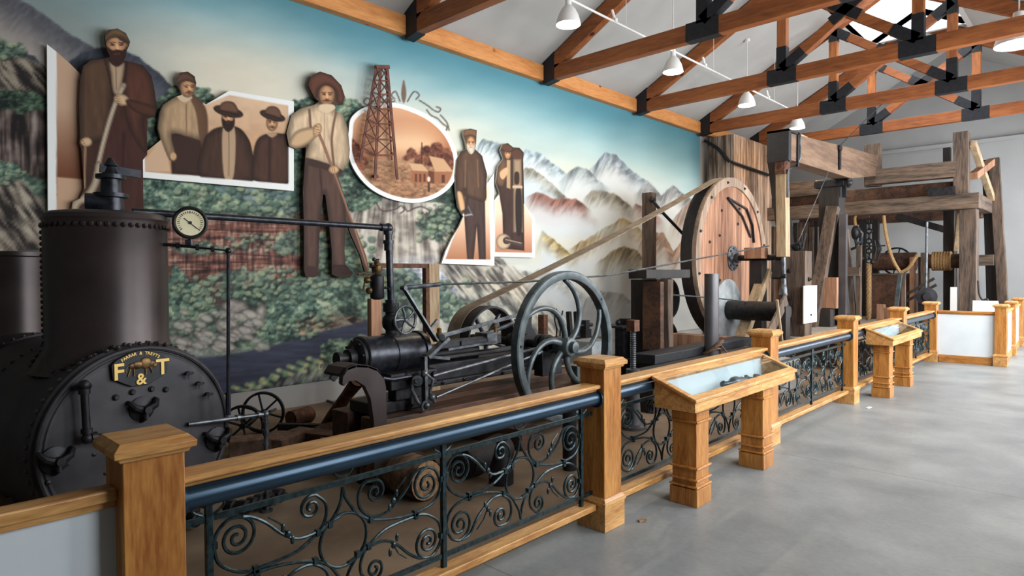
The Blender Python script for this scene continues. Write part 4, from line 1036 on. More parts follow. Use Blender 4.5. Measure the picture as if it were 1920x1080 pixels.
_S2 = _vol(_cv([(1352, 480), (1362, 540), (1385, 590), (1425, 655), (1490, 690), (1600, 693), (1700, 665), (1780, 610), (1813, 510), (1790, 420), (1750, 395)]), (1745, 500), 1.9, 1)
_S2b = cat_(_cv([(1352, 480), (1342, 570), (1318, 640), (1285, 700), (1240, 745)]), 6)
_S3 = _vol(_cv([(1735, 398), (1690, 425), (1650, 520), (1600, 600), (1550, 655), (1490, 672), (1435, 625), (1424, 540), (1450, 470), (1490, 455)]), (1500, 525), 1.5, -1)
HALF = [_S1, _S1b, _B1, _S2, _S2b, _S3]
def half_panel_curves(W, H):
    k = W/1.14; h = H/.485; cs = []
    for cv in HALF:
        cs.append([(u*k, H/2+v*h) for u, v in cv]); cs.append([(-u*k, H/2-v*h) for u, v in cv])
    return cs
def make_railing(y0, y1, label, x=XR):
    """bay between two post faces y0..y1"""
    t = empty('iron_railing_bay', (x, (y0+y1)/2, .15), label, 'railing', 'ironwork railing bays with oak handrail')
    ZT, ZB = .755, .235
    MB().box(x-.06, y0, .925, x+.075, y1, .952).box(x-.035, y0, .905, x+.05, y1, .925).build('oak_handrail', M['oakY'], t, bevel=.008)
    p = MB().cyl((x+.035, y0, .862), (x+.035, y1, .862), .044, n=24)
    for y in (y0, y1):
        s = 1 if y == y0 else -1
        p.cyl((x+.035, y, .862), (x+.035, y+s*.012, .862), .06, n=24)
    pr = p.build('pipe_rail', M['rail'], t)
    MB().box(x-.04, y0+.026, .135, x+.055, y1-.026, .175).build('bottom_sill', M['oakY'], t, bevel=.005)
    for z in (ZT, ZB):
        MB().box(x-.006, y0, z-.012, x+.006, y1, z+.012).build('flat_bar', M['scroll'], t)
    L = y1-y0; ins = .115
    ys = [y0+ins, (y0+y1)/2, y1-ins]
    for y in ys:
        MB().box(x-.012, y-.013, .16, x+.012, y+.013, .83).build('stile', M['scroll'], t, bevel=.002)
        for s in (-1, 1):
            MB().tube([(x, y+s*(.013+.045*math.sin(k/12*PI)), .765+.068*k/12) for k in range(13)]+[(x, y+s*(.02+.02*math.cos(a)), .825+.02*math.sin(a)) for a in (0, 1, 2, 3)], .005, 6).build('bracket_curl', M['scroll'], t)
    for i in (0, 1):
        c = (ys[i]+ys[i+1])/2; W = ys[i+1]-ys[i]-.03; H = ZT-ZB-.035; z0 = ZB+.0175
        for cv in half_panel_curves(W, H):
            MB().tube([(x, c+u, z0+v) for u, v in cv], .0075, 7).build('scroll', M['scroll'], t)
        MB().torus((x, c, z0+H*.5), (1, 0, 0), .118, .0075, 36, 7).build('centre_ring', M['scroll'], t)
        MB().torus((x, c, ZT+.016+.058), (1, 0, 0), .052, .0065, 30, 7).build('small_ring', M['scroll'], t)
        a = W/2; kk, hh = W/1.14, H/.485
        for u, v in _cv([(1238, 742), (1292, 700), (960, 925), (1480, 690), (1690, 668), (782, 770), (1815, 470)]):
            for sg_ in (1, -1):
                yy = c+sg_*u*kk; zz = z0+H/2+sg_*v*hh
                MB().box(x-.012, yy-.010, zz-.014, x+.012, yy+.010, zz+.014).build('collar', M['scroll'], t)
        for sx in (-1, 1):
            for sy in (-1, 1):
                lf = MB(); u = c+sx*a*.47; v = z0+H*.5+sy*H*.22
                lf.ball((x+.006, u, v), .016, 8, 6, (.6, 1, 1))
                lf.ball((x+.004, u+sx*.02, v+.03), .02, 8, 6, (.35, .5, 1)).ball((x+.004, u-sx*.02, v-.03), .02, 8, 6, (.35, .5, 1))
                lf.tube([(x, u, v), (x, u+sx*.03, v+sy*.05), (x, u+sx*.08, v+sy*.09)], .004, 5)
                lf.build('leaf', M['scroll'], t)
    return t
w = .195
RLAB = ['ironwork railing bay in front, nearest the viewer, before the steam engine',
        'ironwork railing bay behind the large display case',
        'ironwork railing bay between the large display case and the small far one',
        'ironwork railing bay hidden partly behind the small far display case',
        'last ironwork railing bay, ending at the white boarded corner']
for i in range(5): make_railing(POSTY[i]+w, POSTY[i+1], RLAB[i])

# ------------------------------------------------------------------ white boarded fence panels
def make_panel(p, q, label, zt=.955, group=None):
    """vertical white board with oak rails between two plan points"""
    p = Vector((p[0], p[1], 0)); q = Vector((q[0], q[1], 0)); d = (q-p).normalized(); n = Vector((-d.y, d.x, 0))
    t = empty('fence_panel', (p+q)/2, label, 'fence panel', 'white boarded fence panels')
    z = Vector((0, 0, 1)); mt = M['oakX'] if abs(d.x) > abs(d.y) else M['oakY']
    MB().beam(p+z*.50, q+z*.50, .03, .80, (0, 0, 1)).build('white_board', M['white'], t)
    MB().beam(p+z*(zt-.02), q+z*(zt-.02), .09, .04).beam(p+z*(zt-.05), q+z*(zt-.05), .06, .03).build('top_rail', mt, t, bevel=.006)
    MB().beam(p+z*.07+d*.03, q+z*.07-d*.03, .07, .14).build('base_board', mt, t, bevel=.004)
    return t
make_panel((-2.47, POSTY[0]), (-2.47, -2.6), 'white boarded fence panel at the lower left corner, left of the nearest post')
make_post(-1.345, 13.98, 'oak post at the outer end of the long white panel', w=.17, zcap=1.045)
make_panel((-2.37, 14.03), (-1.515, 14.06), 'white boarded fence panel facing the viewer before the rig')
make_post(-1.40, 16.0, 'slim oak post beyond the white panel end', w=.15, zcap=1.03)
make_post(-1.46, 18.1, 'farthest oak post, cut by the right edge of the picture', w=.17, zcap=1.03)
make_panel((-1.44, 14.15), (-1.475, 16.0), 'sunlit white fence panel receding behind the white panel end post')
make_panel((-1.475, 16.15), (-1.54, 18.1), 'last white fence panel at the right edge of the picture')

# ------------------------------------------------------------------ display cases
def make_case(y0, y1, legs, label):
    xb, xf = -2.372, -2.055
    t = empty('display_case', ((xb+xf)/2, (y0+y1)/2, 0), label, 'display case', 'sloping oak display cases')
    zb, zf, zu = .935, .813, .715
    def zz(x): return zb+(zf-zb)*(x-xb)/(xf-xb)
    th = .022
    def side(y):
        return MB().prism([(xb, y, zu), (xf, y, zu), (xf, y, zf-.02), (xb, y, zb-.02)], (0, th, 0))
    cb = side(y0); s = side(y1-th); cb.add(s.v, s.f)
    cb.box(xf-th, y0+th, zu, xf, y1-th, zf-.02); cb.box(xb, y0+th, zu, xb+th, y1-th, zb-.02)
    cb.box(xb+th, y0+th, zu, xf-th, y1-th, zu+.012)
    cb.build('case_body', M['oakY'], t, bevel=.003)
    MB().box(xb+th, y0+th, zu+.012, xf-th, y1-th, zu+.022).box(xb+th, y0+th, zu+.02, xb+th+.006, y1-th, zb-.03).box(xb+th, y0+th, zu+.02, xf-th, y0+th+.006, zf-.03).build('white_lining', M['white'], t)
    fr = MB(); b = .042; ov = .015
    def slab(xa, xc, ya, yc, th2=.024):
        return ([(xa,ya,zz(xa)-th2),(xc,ya,zz(xc)-th2),(xc,yc,zz(xc)-th2),(xa,yc,zz(xa)-th2),(xa,ya,zz(xa)),(xc,ya,zz(xc)),(xc,yc,zz(xc)),(xa,yc,zz(xa))],
                [(0,3,2,1),(4,5,6,7),(0,1,5,4),(1,2,6,5),(2,3,7,6),(3,0,4,7)])
    for a in (slab(xb-ov, xb+b, y0-ov, y1+ov), slab(xf-b, xf+ov, y0-ov, y1+ov), slab(xb+b, xf-b, y0-ov, y0+b), slab(xb+b, xf-b, y1-b, y1+ov)): fr.add(*a)
    fr.build('top_frame', M['oakY'], t, bevel=.005)
    g = MB(); g.add(*slab(xb+b-.005, xf-b+.005, y0+b-.005, y1-b+.005, .005)); 
    go = g.build('glass_lid', M['glass'], t, smooth=False); 
    for yc in legs:
        xc = -2.235; k = .095
        l = MB().box(xc-k, yc-k, .12, xc+k, yc+k, zu)
        l.box(xc-k-.014, yc-k-.014, 0, xc+k+.014, yc+k+.014, .125)
        for z in (.135, .185, .27): l.frustum(xc, yc, z, z+.014, k+.02, k+.02, k+.014, k+.014)
        l.frustum(xc, yc, .60, .615, k+.016, k+.016, k+.016, k+.016).frustum(xc, yc, .615, .67, k+.004, k+.004, k+.004, k+.004)
        l.build('leg', M['oakZ'], t, bevel=.003)
    return t
make_case(3.98, 5.84, (4.255, 5.435), 'large sloping oak display case nearest the viewer, on two square legs')
make_case(9.32, 11.0, (9.60, 10.76), 'far display case, the smaller looking one beyond the third bay')
# things in the cases
def tool_in_case(name, label, y, x, prof, mt, cat='tool', yaw=1.2):
    z = .738
    d = Vector((math.cos(yaw), math.sin(yaw), 0))
    r = max(p[1] for p in prof)
    o = MB().lathe((x, y, .738+r), d, prof, 14).build(name, mt, origin=(x, y, .738))
    return tag(o, label, cat)
tool_in_case('drill_tool_fitting', 'grey lathe turned metal fitting lying in the middle of the large display case', 4.78, -2.24,
             [(0, .022), (.02, .03), (.03, .02), (.09, .02), (.11, .03), (.14, .046), (.18, .05), (.22, .036), (.25, .04), (.30, .026)], M['steel'], yaw=1.35)
tool_in_case('iron_coupling', 'small dark iron coupling at the right end of the large display case', 5.27, -2.27,
             [(0, .03), (.02, .034), (.04, .018), (.07, .018), (.09, .03), (.11, .03)], M['iron'], yaw=.3)
tool_in_case('brass_valve', 'small brownish valve beside the coupling in the large display case', 5.38, -2.19,
             [(0, .015), (.03, .03), (.06, .03), (.08, .014), (.13, .02)], M['rust'], yaw=2.2)
tool_in_case('pale_stone_core', 'pale rounded sample near the left end of the large display case', 4.55, -2.21,
             [(0, .006), (.03, .02), (.12, .026), (.2, .018), (.22, .004)], M['enamel'], 'sample', yaw=1.4)
tool_in_case('iron_clamp', 'dark little clamp lying in the far display case', 10.35, -2.22,
             [(0, .02), (.03, .035), (.06, .02), (.15, .02), (.17, .03)], M['iron'], yaw=.7)
# litter
tag(MB().beam((-2.30, 3.66, .006), (-2.27, 3.70, .012), .03, .01).build('paper_scrap', M['logend'], origin=(-2.29, 3.68, 0)), 'tiny tan scrap on the floor beside the second post', 'litter')
tag(MB().beam((-2.18, 8.62, .005), (-2.16, 8.72, .005), .03, .008).build('paper_scrap', M['white'], origin=(-2.17, 8.66, 0)), 'tiny white scrap on the floor before the post left of the far case', 'litter')
# ------------------------------------------------------------------ text helper (built in font, turned into meshes)
def text_mesh(name, s, size, depth, mt, loc, xdir, updir, parent=None, align='CENTER', label=None):
    cu = bpy.data.curves.new(name, 'FONT'); cu.body = s; cu.size = size; cu.extrude = depth; cu.align_x = align; cu.align_y = 'CENTER'; cu.resolution_u = 3; cu.offset = size*.02
    tmp = bpy.data.objects.new(name, cu); COL.objects.link(tmp)
    dg = bpy.context.evaluated_depsgraph_get(); me = bpy.data.meshes.new_from_object(tmp.evaluated_get(dg))
    bpy.data.objects.remove(tmp)
    x = Vector(xdir).normalized(); u = Vector(updir).normalized(); z = x.cross(u)
    mt4 = Matrix(((x.x, u.x, z.x, 0), (x.y, u.y, z.y, 0), (x.z, u.z, z.z, 0), (0, 0, 0, 1)))
    off = Vector(loc)-(root_loc(parent) if parent else Vector((0, 0, 0)))
    me.transform(Matrix.Translation(off) @ mt4)
    me.materials.clear(); me.materials.append(mt); me.name = name
    o = bpy.data.objects.new(name, me); COL.objects.link(o)
    if parent: o.parent = parent
    return o

# ------------------------------------------------------------------ boiler
BA = R_(10.0); Bn = Vector((math.cos(BA), math.sin(BA), 0)); Bt = Vector((-Bn.y, Bn.x, 0)); Bz = Vector((0, 0, 1))
BC = Vector((-4.357, 1.268, .665)); BR = .575
def BF(px, py, off=0.0):       # photo point on the boiler face
    q = BC+Bn*off; return PP(px, py, tuple(q), tuple(Bn))
bo = empty('steam_boiler', (BC.x-.8, BC.y-.15, 0), 'black riveted portable steam boiler with tall round dome and gold lettered plate', 'boiler')
m = MB(); m.lathe(BC, -Bn, [(-.012, BR-.045), (0, BR-.03), (.02, BR), (.03, BR+.012), (.10, BR+.012), (.105, BR), (1.35, BR), (1.352, BR+.012), (1.42, BR+.012), (1.425, BR), (2.9, BR), (2.91, .1)], 72)
for k in (.065, .9, 1.385):
    for i in range(56):
        a = 2*PI*i/56; rr = BR+.012 if k != .9 else BR
        m.ball(BC-Bn*k+(Bt*math.cos(a)+Bz*math.sin(a))*rr, .016, 6, 4)
m.build('barrel', M['boiler'], bo)
m = MB(); m.lathe(BC, Bn, [(-.02, BR-.03), (.004, BR-.03), (.012, BR-.06), (.016, BR-.12), (.022, .2), (.022, .001)], 72)
m.torus(BC+Bn*.004, Bn, BR-.018, .016, 72, 8)
m.build('face_plate', M['boiler'], bo)
# domes
DC = BC-Bn*.40
m = MB(); RD = .345
m.lathe((DC.x, DC.y, 1.08), (0, 0, 1), [(0, RD+.09), (.06, RD+.05), (.12, RD+.015), (.17, RD), (.93, RD), (.95, RD+.008), (.975, RD), (.99, RD-.02), (1.0, RD-.08), (1.0, .001)], 72)
for i in range(52):
    a = 2*PI*i/52; m.ball((DC.x+RD*math.cos(a), DC.y+RD*math.sin(a), 1.985), .017, 6, 4)
a0 = math.atan2(-DC.y, -DC.x)+1.62
for k in range(20): m.ball((DC.x+RD*math.cos(a0-3.2), DC.y+RD*math.sin(a0-3.2), 1.26+k*.036), .015, 6, 4)
for i in range(44):
    a = 2*PI*i/44; r = RD+.07; px_ = DC.x+r*math.cos(a); py_ = DC.y+r*math.sin(a)
    w_ = (Vector((px_, py_, 0))-Vector((DC.x, DC.y, 0))).dot(Bt); zz = BC.z+math.sqrt(max(BR**2-w_**2, 0))+.014
    m.ball((px_, py_, zz), .015, 6, 4)
m.build('steam_dome', M['stack'], bo)
DC2 = BC-Bn*2.0
m = MB(); m.lathe((DC2.x, DC2.y, 1.1), (0, 0, 1), [(0, .30), (.12, .27), (.72, .27), (.73, .28), (.76, .28), (.765, .25), (.77, .001)], 48)
m.build('rear_stack', M['stack'], bo)
MB().box(DC2.x-.3, DC2.y-.45, 0, DC2.x+.1, DC2.y+.45, .25).build('cradle', M['darkwood'], bo, bevel=.01)
MB().box(BC.x-.6, BC.y-.55, 0, BC.x-.3, BC.y+.45, .22).build('cradle', M['darkwood'], bo, bevel=.01)
# safety valve on the dome
vc = Vector((DC.x+.02, DC.y+.02, 2.075)); 
m = MB(); m.lathe(vc, (0, 0, 1), [(0, .12), (.015, .12), (.02, .075), (.10, .07), (.105, .10), (.13, .10), (.135, .06), (.22, .055), (.225, .085), (.25, .085), (.255, .045), (.30, .03), (.31, .045), (.33, .03), (.36, .012)], 24)
m.beam(vc+Vector((.0, -.06, .29)), vc+Vector((0.02, .17, .27)), .03, .05); m.cyl(vc+Vector((-.02, -.14, .07)), vc+Vector((.02, .0, .07)), .055, n=16)
m.build('safety_valve', M['pipe'], bo)
# pressure gauge
gp = Vector((DC.x+.28, DC.y+.36, 1.965)); gl = PP(356, 418, tuple(gp), (_fw[0], _fw[1], 0))
gn = (Vector((0, 0, CH))-gl); gn.z = 0; gn.normalize(); gn = (gn+Vector((.35, .25, 0))*.35).normalized()
m = MB(); m.lathe(gl-gn*.05, gn, [(0, .085), (.01, .098), (.05, .10), (.06, .108), (.075, .108), (.082, .096), (.07, .085), (.065, .001)], 36)
g = m.build('pressure_gauge', M['iron'], bo)
MB().lathe(gl+gn*.016, gn, [(0, .084), (.004, .084)], 36).build('gauge_dial', mat_noise('ivory_dial', (214, 204, 160), (228, 220, 184), .4, 0, 4, bump=0), g)
gx = gn.cross(Bz).normalized()*-1
nd = MB(); nd.beam(gl+gn*.023-gx*.035+Bz*.028, gl+gn*.023+gx*.045-Bz*.04, .003, .005, gn); nd.lathe(gl+gn*.021, gn, [(0, .01), (.006, .01)], 12)
nd.build('needle', M['black'], g)
tk = MB()
for i in range(25):
    a = R_(-130)+R_(260)*i/24; d = gx*math.sin(a)+Bz*math.cos(a); tk.beam(gl+gn*.0215+d*.062, gl+gn*.0215+d*.076, .003 if i % 4 else .005, .002, gn)
tk.build('dial_ticks', M['black'], g)
def onp(px, py, P0): return PP(px, py, tuple(P0), (-_fw[0], -_fw[1], 0))
m = MB(); m.tube([gl-Bz*.10, gl-Bz*.16], .014, 8); m.cyl(gl-Bz*.13-gx*.03, gl-Bz*.13+gx*.0, .02, n=8)
ga = onp(322, 459, gl); gb = onp(428, 470, gl); m.tube([ga-gx*.1, ga, gb, PP(428, 778, tuple(gl), (-_fw[0], -_fw[1], 0))], .012, 8)
for q in (.1, .45, .72): 
    pq = ga.lerp(gb, q); m.cyl(pq-gx*.01, pq+gx*.01, .02, n=8)
m.ball(gb, .02); m.cyl(onp(428, 735, gl), onp(428, 778, gl), .018, n=8)
m.build('gauge_pipe', M['pipe'], bo)
# name plate
pc = BF(262, 692, .03)
def fp(u, v, o=0.0): return pc+Bt*u+Bz*v+Bn*o
out = [(-.165, .045), (-.13, .075), (-.06, .105), (0, .115), (.06, .105), (.13, .075), (.165, .045), (.16, -.04), (.10, -.075), (.05, -.10), (-.05, -.10), (-.10, -.075), (-.16, -.04)]
pl = MB().prism([fp(u, v, -.005) for u, v in out], Bn*.016).build('name_plate', M['black'], bo, bevel=.003)
text_mesh('plate_letter', 'F', .135, .004, M['gold'], fp(-.128, -.005, .014), Bt, Bz, pl)
text_mesh('plate_letter', 'T', .135, .004, M['gold'], fp(.130, -.005, .014), Bt, Bz, pl)
text_mesh('plate_letter', '&', .095, .004, M['gold'], fp(0, -.062, .014), Bt, Bz, pl)
wd_ = 'FARRAR & TREFTS'
for i, ch in enumerate(wd_):
    if ch == ' ': continue
    a = R_(90+34-68*i/(len(wd_)-1)); r = .19; c0 = (r*math.cos(a), r*math.sin(a)-.092)
    text_mesh('plate_letter', ch, .026, .003, M['gold'], fp(c0[0], c0[1], .013), Bt*math.sin(a)-Bz*math.cos(a), Bt*math.cos(a)+Bz*math.sin(a), pl)
bs = MB()
for u, v, r, su, sv in ((.03, .035, .034, 1.15, 1.1), (-.015, .028, .03, 1.3, .85), (-.05, .025, .022, 1, .9), (.068, .028, .022, 1, .9), (.085, .015, .014, 1, 1)):
    c = fp(u, v, .012); q = MB().ball((0, 0, 0), r, 14, 8, (1, 1, 1)); bs.add([c+Bt*(x[0]*su)+Bz*(x[2]*sv)+Bn*(x[1]*.35) for x in q.v], q.f)
for (a, b) in (((-.06, .01), (-.075, -.035)), ((-.04, .01), (-.04, -.035)), ((.03, .0), (.03, -.035)), ((.055, .01), (.07, -.03))): bs.tube([fp(*a, .014), fp(*b, .014)], .006, 6)
bs.tube([fp(-.07, .03, .014), fp(-.09, .01, .014), fp(-.085, -.01, .014)], .003, 5); bs.tube([fp(.09, .035, .014), fp(.1, .05, .014)], .003, 5)
bs.build('bison_emblem', M['brass'], pl)
# hand holes with clamps, stay bolts and the elbow pipe
for px, py, s in ((265, 766, 1.0), (405, 822, 1.05), (102, 862, 1.0)):
    h = BF(px, py, .02); m = MB()
    m.lathe(h, Bn, [(0, .075*s), (.012, .075*s), (.02, .055*s), (.03, .02*s), (.07, .018*s), (.075, .024*s), (.09, .022*s), (.09, .001)], 16)
    for k in (-1, 1):
        m.tube([h+Bt*k*.02+Bn*.05, h+Bt*k*.06*s+Bn*.055+Bz*.02, h+Bt*k*.078*s+Bn*.03+Bz*.045*s, h+Bt*k*.08*s+Bz*.05*s], .016*s, 8, rads=[.024, .02, .016, .012])
    m.tube([h+Bn*.05, h+Bn*.055-Bz*.05*s, h-Bz*.075*s], .016, 8)
    m.build('hand_hole_clamp', M['iron'], bo)
for px, py in ((216, 745), (247, 735), (283, 729), (310, 730)):
    MB().lathe(BF(px, py, .016), Bn, [(0, .02), (.01, .02), (.014, .014), (.022, .012), (.022, .001)], 8).build('stay_bolt', M['iron'], bo)
for px, py in ((352, 830), (175, 852), (125, 870), (197, 887), (90, 905)):
    MB().lathe(BF(px, py, .012), Bn, [(0, .014), (.01, .013), (.016, .001)], 10).build('stay_bolt', M['iron'], bo)
for px, py in ((349, 699), (369, 718), (386, 738)):
    h = BF(px, py, .01); MB().cyl(h, h+Bn*.05, .011, n=8).beam(h+Bn*.04-Bt*.022, h+Bn*.05+Bt*.022, .014, .014).beam(h+Bn*.03, h+Bn*.035-Bz*.035, .01, .01).build('try_cock', M['iron'], bo)
e0 = BF(157, 722, .02); e1 = BF(158, 722, .09); e2 = BF(163, 822, .09); e3 = BF(196, 826, .09)
m = MB(); m.tube([e0, e0+Bn*.05, e1, e1-Bz*.03, e2+Bz*.03, e2, e2+Bt*.03, e3+Bt*.1], .021, 12)
m.cyl(e1-Bz*.05, e1-Bz*.02, .03, n=12); m.cyl(e2+Bz*.03, e2+Bz*.055, .03, n=12); m.cyl(e2+Bt*.02, e2+Bt*.05, .03, n=12); m.ball(e1, .03); m.ball(e2, .03)
m.build('elbow_pipe', M['iron'], bo)
# feed cluster at the bottom of the face
for px, py, r in ((470, 960, .05), (485, 1005, .055), (520, 1010, .05), (455, 1040, .05), (500, 1035, .05), (430, 985, .05), (380, 940, .05), (360, 990, .05)):
    h = PP(px, py, tuple(BC+Bn*(.12 if px > 440 else .04)), tuple(Bn)); h.z = max(h.z, .07)
    m = MB(); m.lathe(h-Bn*.05, Bn+Bt*.3, [(0, r*.6), (.02, r), (.08, r), (.085, r*.6), (.12, r*.5), (.122, .01)], 10); m.ball(h+Bt*.03, r*.8, 10, 6).build('feed_fitting', M['iron'], bo)

# feed water stand pipe in front of the boiler
a = BF(350, 795, .02); Xs = -4.0
sa = Vector(a); sb = PP(498, 776, tuple(BC+Bn*.16), tuple(Bn)); 
sp = empty('stand_pipe', (sb.x, sb.y, 0), 'thin grey water pipe elbowed down in front of the boiler beside the small wheels', 'pipe')
m = MB(); m.tube([sa+Bn*.02, sb-Bt*.02], .014, 10); m.ball(sb, .024); m.tube([sb, Vector((sb.x, sb.y, 0.0))], .015, 10)
for q in (.62, .9): 
    c = (sa+Bn*.02).lerp(sb, q); m.cyl(c-Bt*.012, c+Bt*.012, .021, n=10)
for dz in (.05, .11, .13, .2): m.cyl(sb-Bz*dz, sb-Bz*(dz+.02), .022, n=10)
m.cyl(Vector((sb.x, sb.y, 0)), Vector((sb.x, sb.y, .015)), .04, n=16)
m.build('pipe_run', M['steel'], sp)

# ------------------------------------------------------------------ steam pipe from the dome to the engine
EX = -4.62
st = empty('steam_pipe', (EX, 3.3, 1.2), 'long dark steam pipe running from the boiler dome down to the engine valve', 'pipe')
p0 = Vector((DC.x+.10, DC.y+.12, 2.09)); p1 = PX(728, 427, EX); p2 = PX(733, 568, EX)
m = MB(); m.tube([p0-Bz*.05, p0, p1], .024, 12); m.build('cross_pipe', M['pipe'], st)
m = MB(); m.ball(p1, .042, 12, 8); m.tube([p1, p2], .03, 12); m.cyl(p1-Bz*.06, p1-Bz*.03, .042, n=14); m.cyl(p1-Bz*.14, p1-Bz*.11, .046, n=14); m.cyl(p1-Bz*.2, p1-Bz*.14, .038, n=14); m.cyl(p2, p2+Bz*.03, .05, n=14)
m.cyl(p1-(p1-p0).normalized()*.08, p1-(p1-p0).normalized()*.03, .034, n=14)
m.build('down_pipe', M['pipe'], st)
MB().tube([p1-Bz*.28+Vector((0, -.12, 0)), p1-Bz*.52+Vector((0, -.12, 0))], .008, 6).ball(p1-Bz*.28+Vector((0, -.15, 0)), .018).tube([p1-Bz*.28+Vector((0, -.16, 0)), p1-Bz*.28+Vector((0, -.1, 0))], .008, 6).build('sight_tube', M['pipe'], st)

# ------------------------------------------------------------------ steam engine
FH = Vector((-4.12, 5.16, .915))       # flywheel hub, on the crankshaft
en = empty('steam_engine', (-4.5, 4.3, .42), 'black horizontal steam engine with curved spoke flywheel on a timber bed', 'steam engine')
def E(px, py, X=-4.45): return PX(px, py, X)
CY = Vector((-4.6, 2.98, .98)); YD = Vector((0, 1, 0))
m = MB(); m.lathe(CY, YD, [(0, .165), (.0, .165), (.012, .175), (.05, .175), (.055, .165), (.30, .165), (.305, .172), (.33, .172), (.335, .165), (.60, .165), (.605, .18), (.65, .18), (.66, .12), (.665, .05)], 48)
m.build('cylinder', M['pipe'], en)
m = MB(); m.lathe(CY-YD*.055, YD, [(0, .06), (.01, .12), (.03, .15), (.055, .155)], 36)
for i in range(8):
    a = 2*PI*i/8+.2; m.cyl(CY+Vector((math.cos(a)*.135, -.05, math.sin(a)*.135)), CY+Vector((math.cos(a)*.135, -.01, math.sin(a)*.135)), .012, n=6)
m.build('cylinder_head', M['iron'], en)
m = MB(); h0 = CY-YD*.05; m.lathe(h0, -YD, [(0, .08), (.06, .075), (.065, .045), (.13, .045), (.135, .06), (.16, .06)], 16)
h1 = E(655, 675, -4.6); m.tube([h0-YD*.1, h1, E(628, 702, -4.6)], .03, 10, rads=[.045, .03, .02]); m.beam(E(668, 650, -4.6), E(622, 712, -4.6), .03, .05)
m.build('front_fitting', M['iron'], en)
# valve tee, globe, handwheel
tz = Vector((p2.x, p2.y, p2.z))
m = MB(); m.lathe((tz.x, tz.y, CY.z+.14), (0, 0, 1), [(0, .09), (.03, .09), (.035, .05), (.06, .05), (.09, .075), (.13, .08), (.17, .075), (.2, .05), (.22, .05), (.225, .07), (tz.z-CY.z-.14, .07)], 24)
m.cyl((tz.x, tz.y, CY.z+.27), (tz.x+.12, tz.y, CY.z+.27), .045, n=16)
m.build('steam_valve', M['iron'], en)
hwc = E(760, 600, -4.42)
m = MB(); m.torus(hwc, (1, .1, 0), .118, .012, 40, 8); m.cyl(hwc-Vector((.16, 0, 0)), hwc+Vector((.02, 0, 0)), .012, n=8); m.ball(hwc, .022)
for i in range(5):
    a = 2*PI*i/5+.5; m.tube([hwc, hwc+Vector((0, math.cos(a)*.06, math.sin(a)*.06)), hwc+Vector((0, math.cos(a+.12)*.115, math.sin(a+.12)*.115))], .011, 7)
m.build('handwheel', M['steel'], en)
# lubricator beside the down pipe
lb = E(707, 540, -4.62)
m = MB(); m.lathe(lb-Bz*.10, (0, 0, 1), [(0, .01), (.0, .03), (.01, .055), (.02, .06), (.20, .06), (.205, .05), (.22, .03)], 20)
m.build('lubricator', M['iron'], en)
m = MB(); m.lathe(lb+Bz*.12, (0, 0, 1), [(0, .025), (.03, .045), (.07, .045), (.08, .02), (.1, .025), (.12, .012)], 12); m.tube([lb+Bz*.06, lb+Bz*.07+Vector((0, -.12, 0)), lb+Vector((0, -.14, -.02))], .009, 6); m.ball(lb+Vector((0, -.1, .07)), .03); m.ball(lb+Vector((0, -.08, -.02)), .03); m.tube([lb+Vector((0, -.19, .12)), lb+Vector((0, .0, .12))], .01, 6)
m.ball(lb+Vector((0, .06, .05)), .02).build('brass_fittings', M['brass'], en)
MB().tube([lb+Bz*.0, lb+Vector((0.05, .08, .0)), tz+Vector((0, 0, .1))], .009, 6).lathe(lb+Vector((0, -.03, .13)), (0, 0, 1), [(0, .015), (.04, .02), (.05, .035), (.065, .02)], 10).build('oil_pipe', M['iron'], en)
# valve chest and bed plate
m = MB(); m.box(-4.52, 3.12, .70, -4.34, 3.62, .84); m.box(-4.5, 3.2, .6, -4.38, 3.5, .72)
for i in range(5): m.cyl((-4.34, 3.17+i*.1, .80), (-4.31, 3.17+i*.1, .80), .022, n=8)
m.ball((-4.36, 3.3, .80), .05).ball((-4.36, 3.48, .80), .05); m.build('valve_chest', M['iron'], en, bevel=.01)
m = MB(); m.box(-4.78, 3.0, .50, -4.42, 3.62, .60); m.tube([(-4.5, 3.1, .6), (-4.5, 3.1, .72)], .05, 10); m.tube([(-4.42, 3.35, .50), (-4.38, 3.36, .56), (-4.40, 3.38, .66)], .025, 8); m.build('cylinder_foot', M['iron'], en, bevel=.01)
m = MB(); m.box(-4.74, 3.62, .70, -4.46, 5.45, .86); m.box(-4.78, 3.62, .66, -4.42, 5.6, .71); m.cyl((-4.6, 3.62, .92), (-4.6, 4.3, .92), .1, n=20)
m.box(-4.46, 3.7, .90, -4.36, 4.75, .94); m.box(-4.46, 3.72, .98, -4.40, 4.5, 1.07)
m.build('engine_frame', M['iron'], en, bevel=.012)
m = MB(); m.box(-4.405, 3.95, 1.0, -4.385, 4.34, 1.05); m.build('guide_slot', M['black'], en)
m = MB(); m.box(-4.56, 4.28, .98, -4.38, 4.42, 1.10); m.build('crosshead', M['steel'], en, bevel=.01)
m = MB(); m.tube([(-4.52, 4.3, 1.06), (-4.46, 5.0, 1.22)], .022, 8); m.beam((-4.55, 3.8, 1.09), (-4.50, 4.9, 1.25), .02, .035); m.build('connecting_rod', M['steel'], en)
# eccentric rods
r1a, r1b = E(812, 705, -4.25), E(1010, 652, -4.25); r2a, r2b = E(818, 745, -4.25), E(1010, 662, -4.25)
MB().tube([r1a, r1b], .014, 8).cyl(r1b-(r1b-r1a).normalized()*.03, r1b+(r1b-r1a).normalized()*.05, .02, n=8).build('eccentric_rod', M['steel'], en)
MB().tube([r2a, r2b], .012, 8).cyl(r2b-(r2b-r2a).normalized()*.03, r2b+(r2b-r2a).normalized()*.05, .02, n=8).build('eccentric_rod', M['steel'], en)
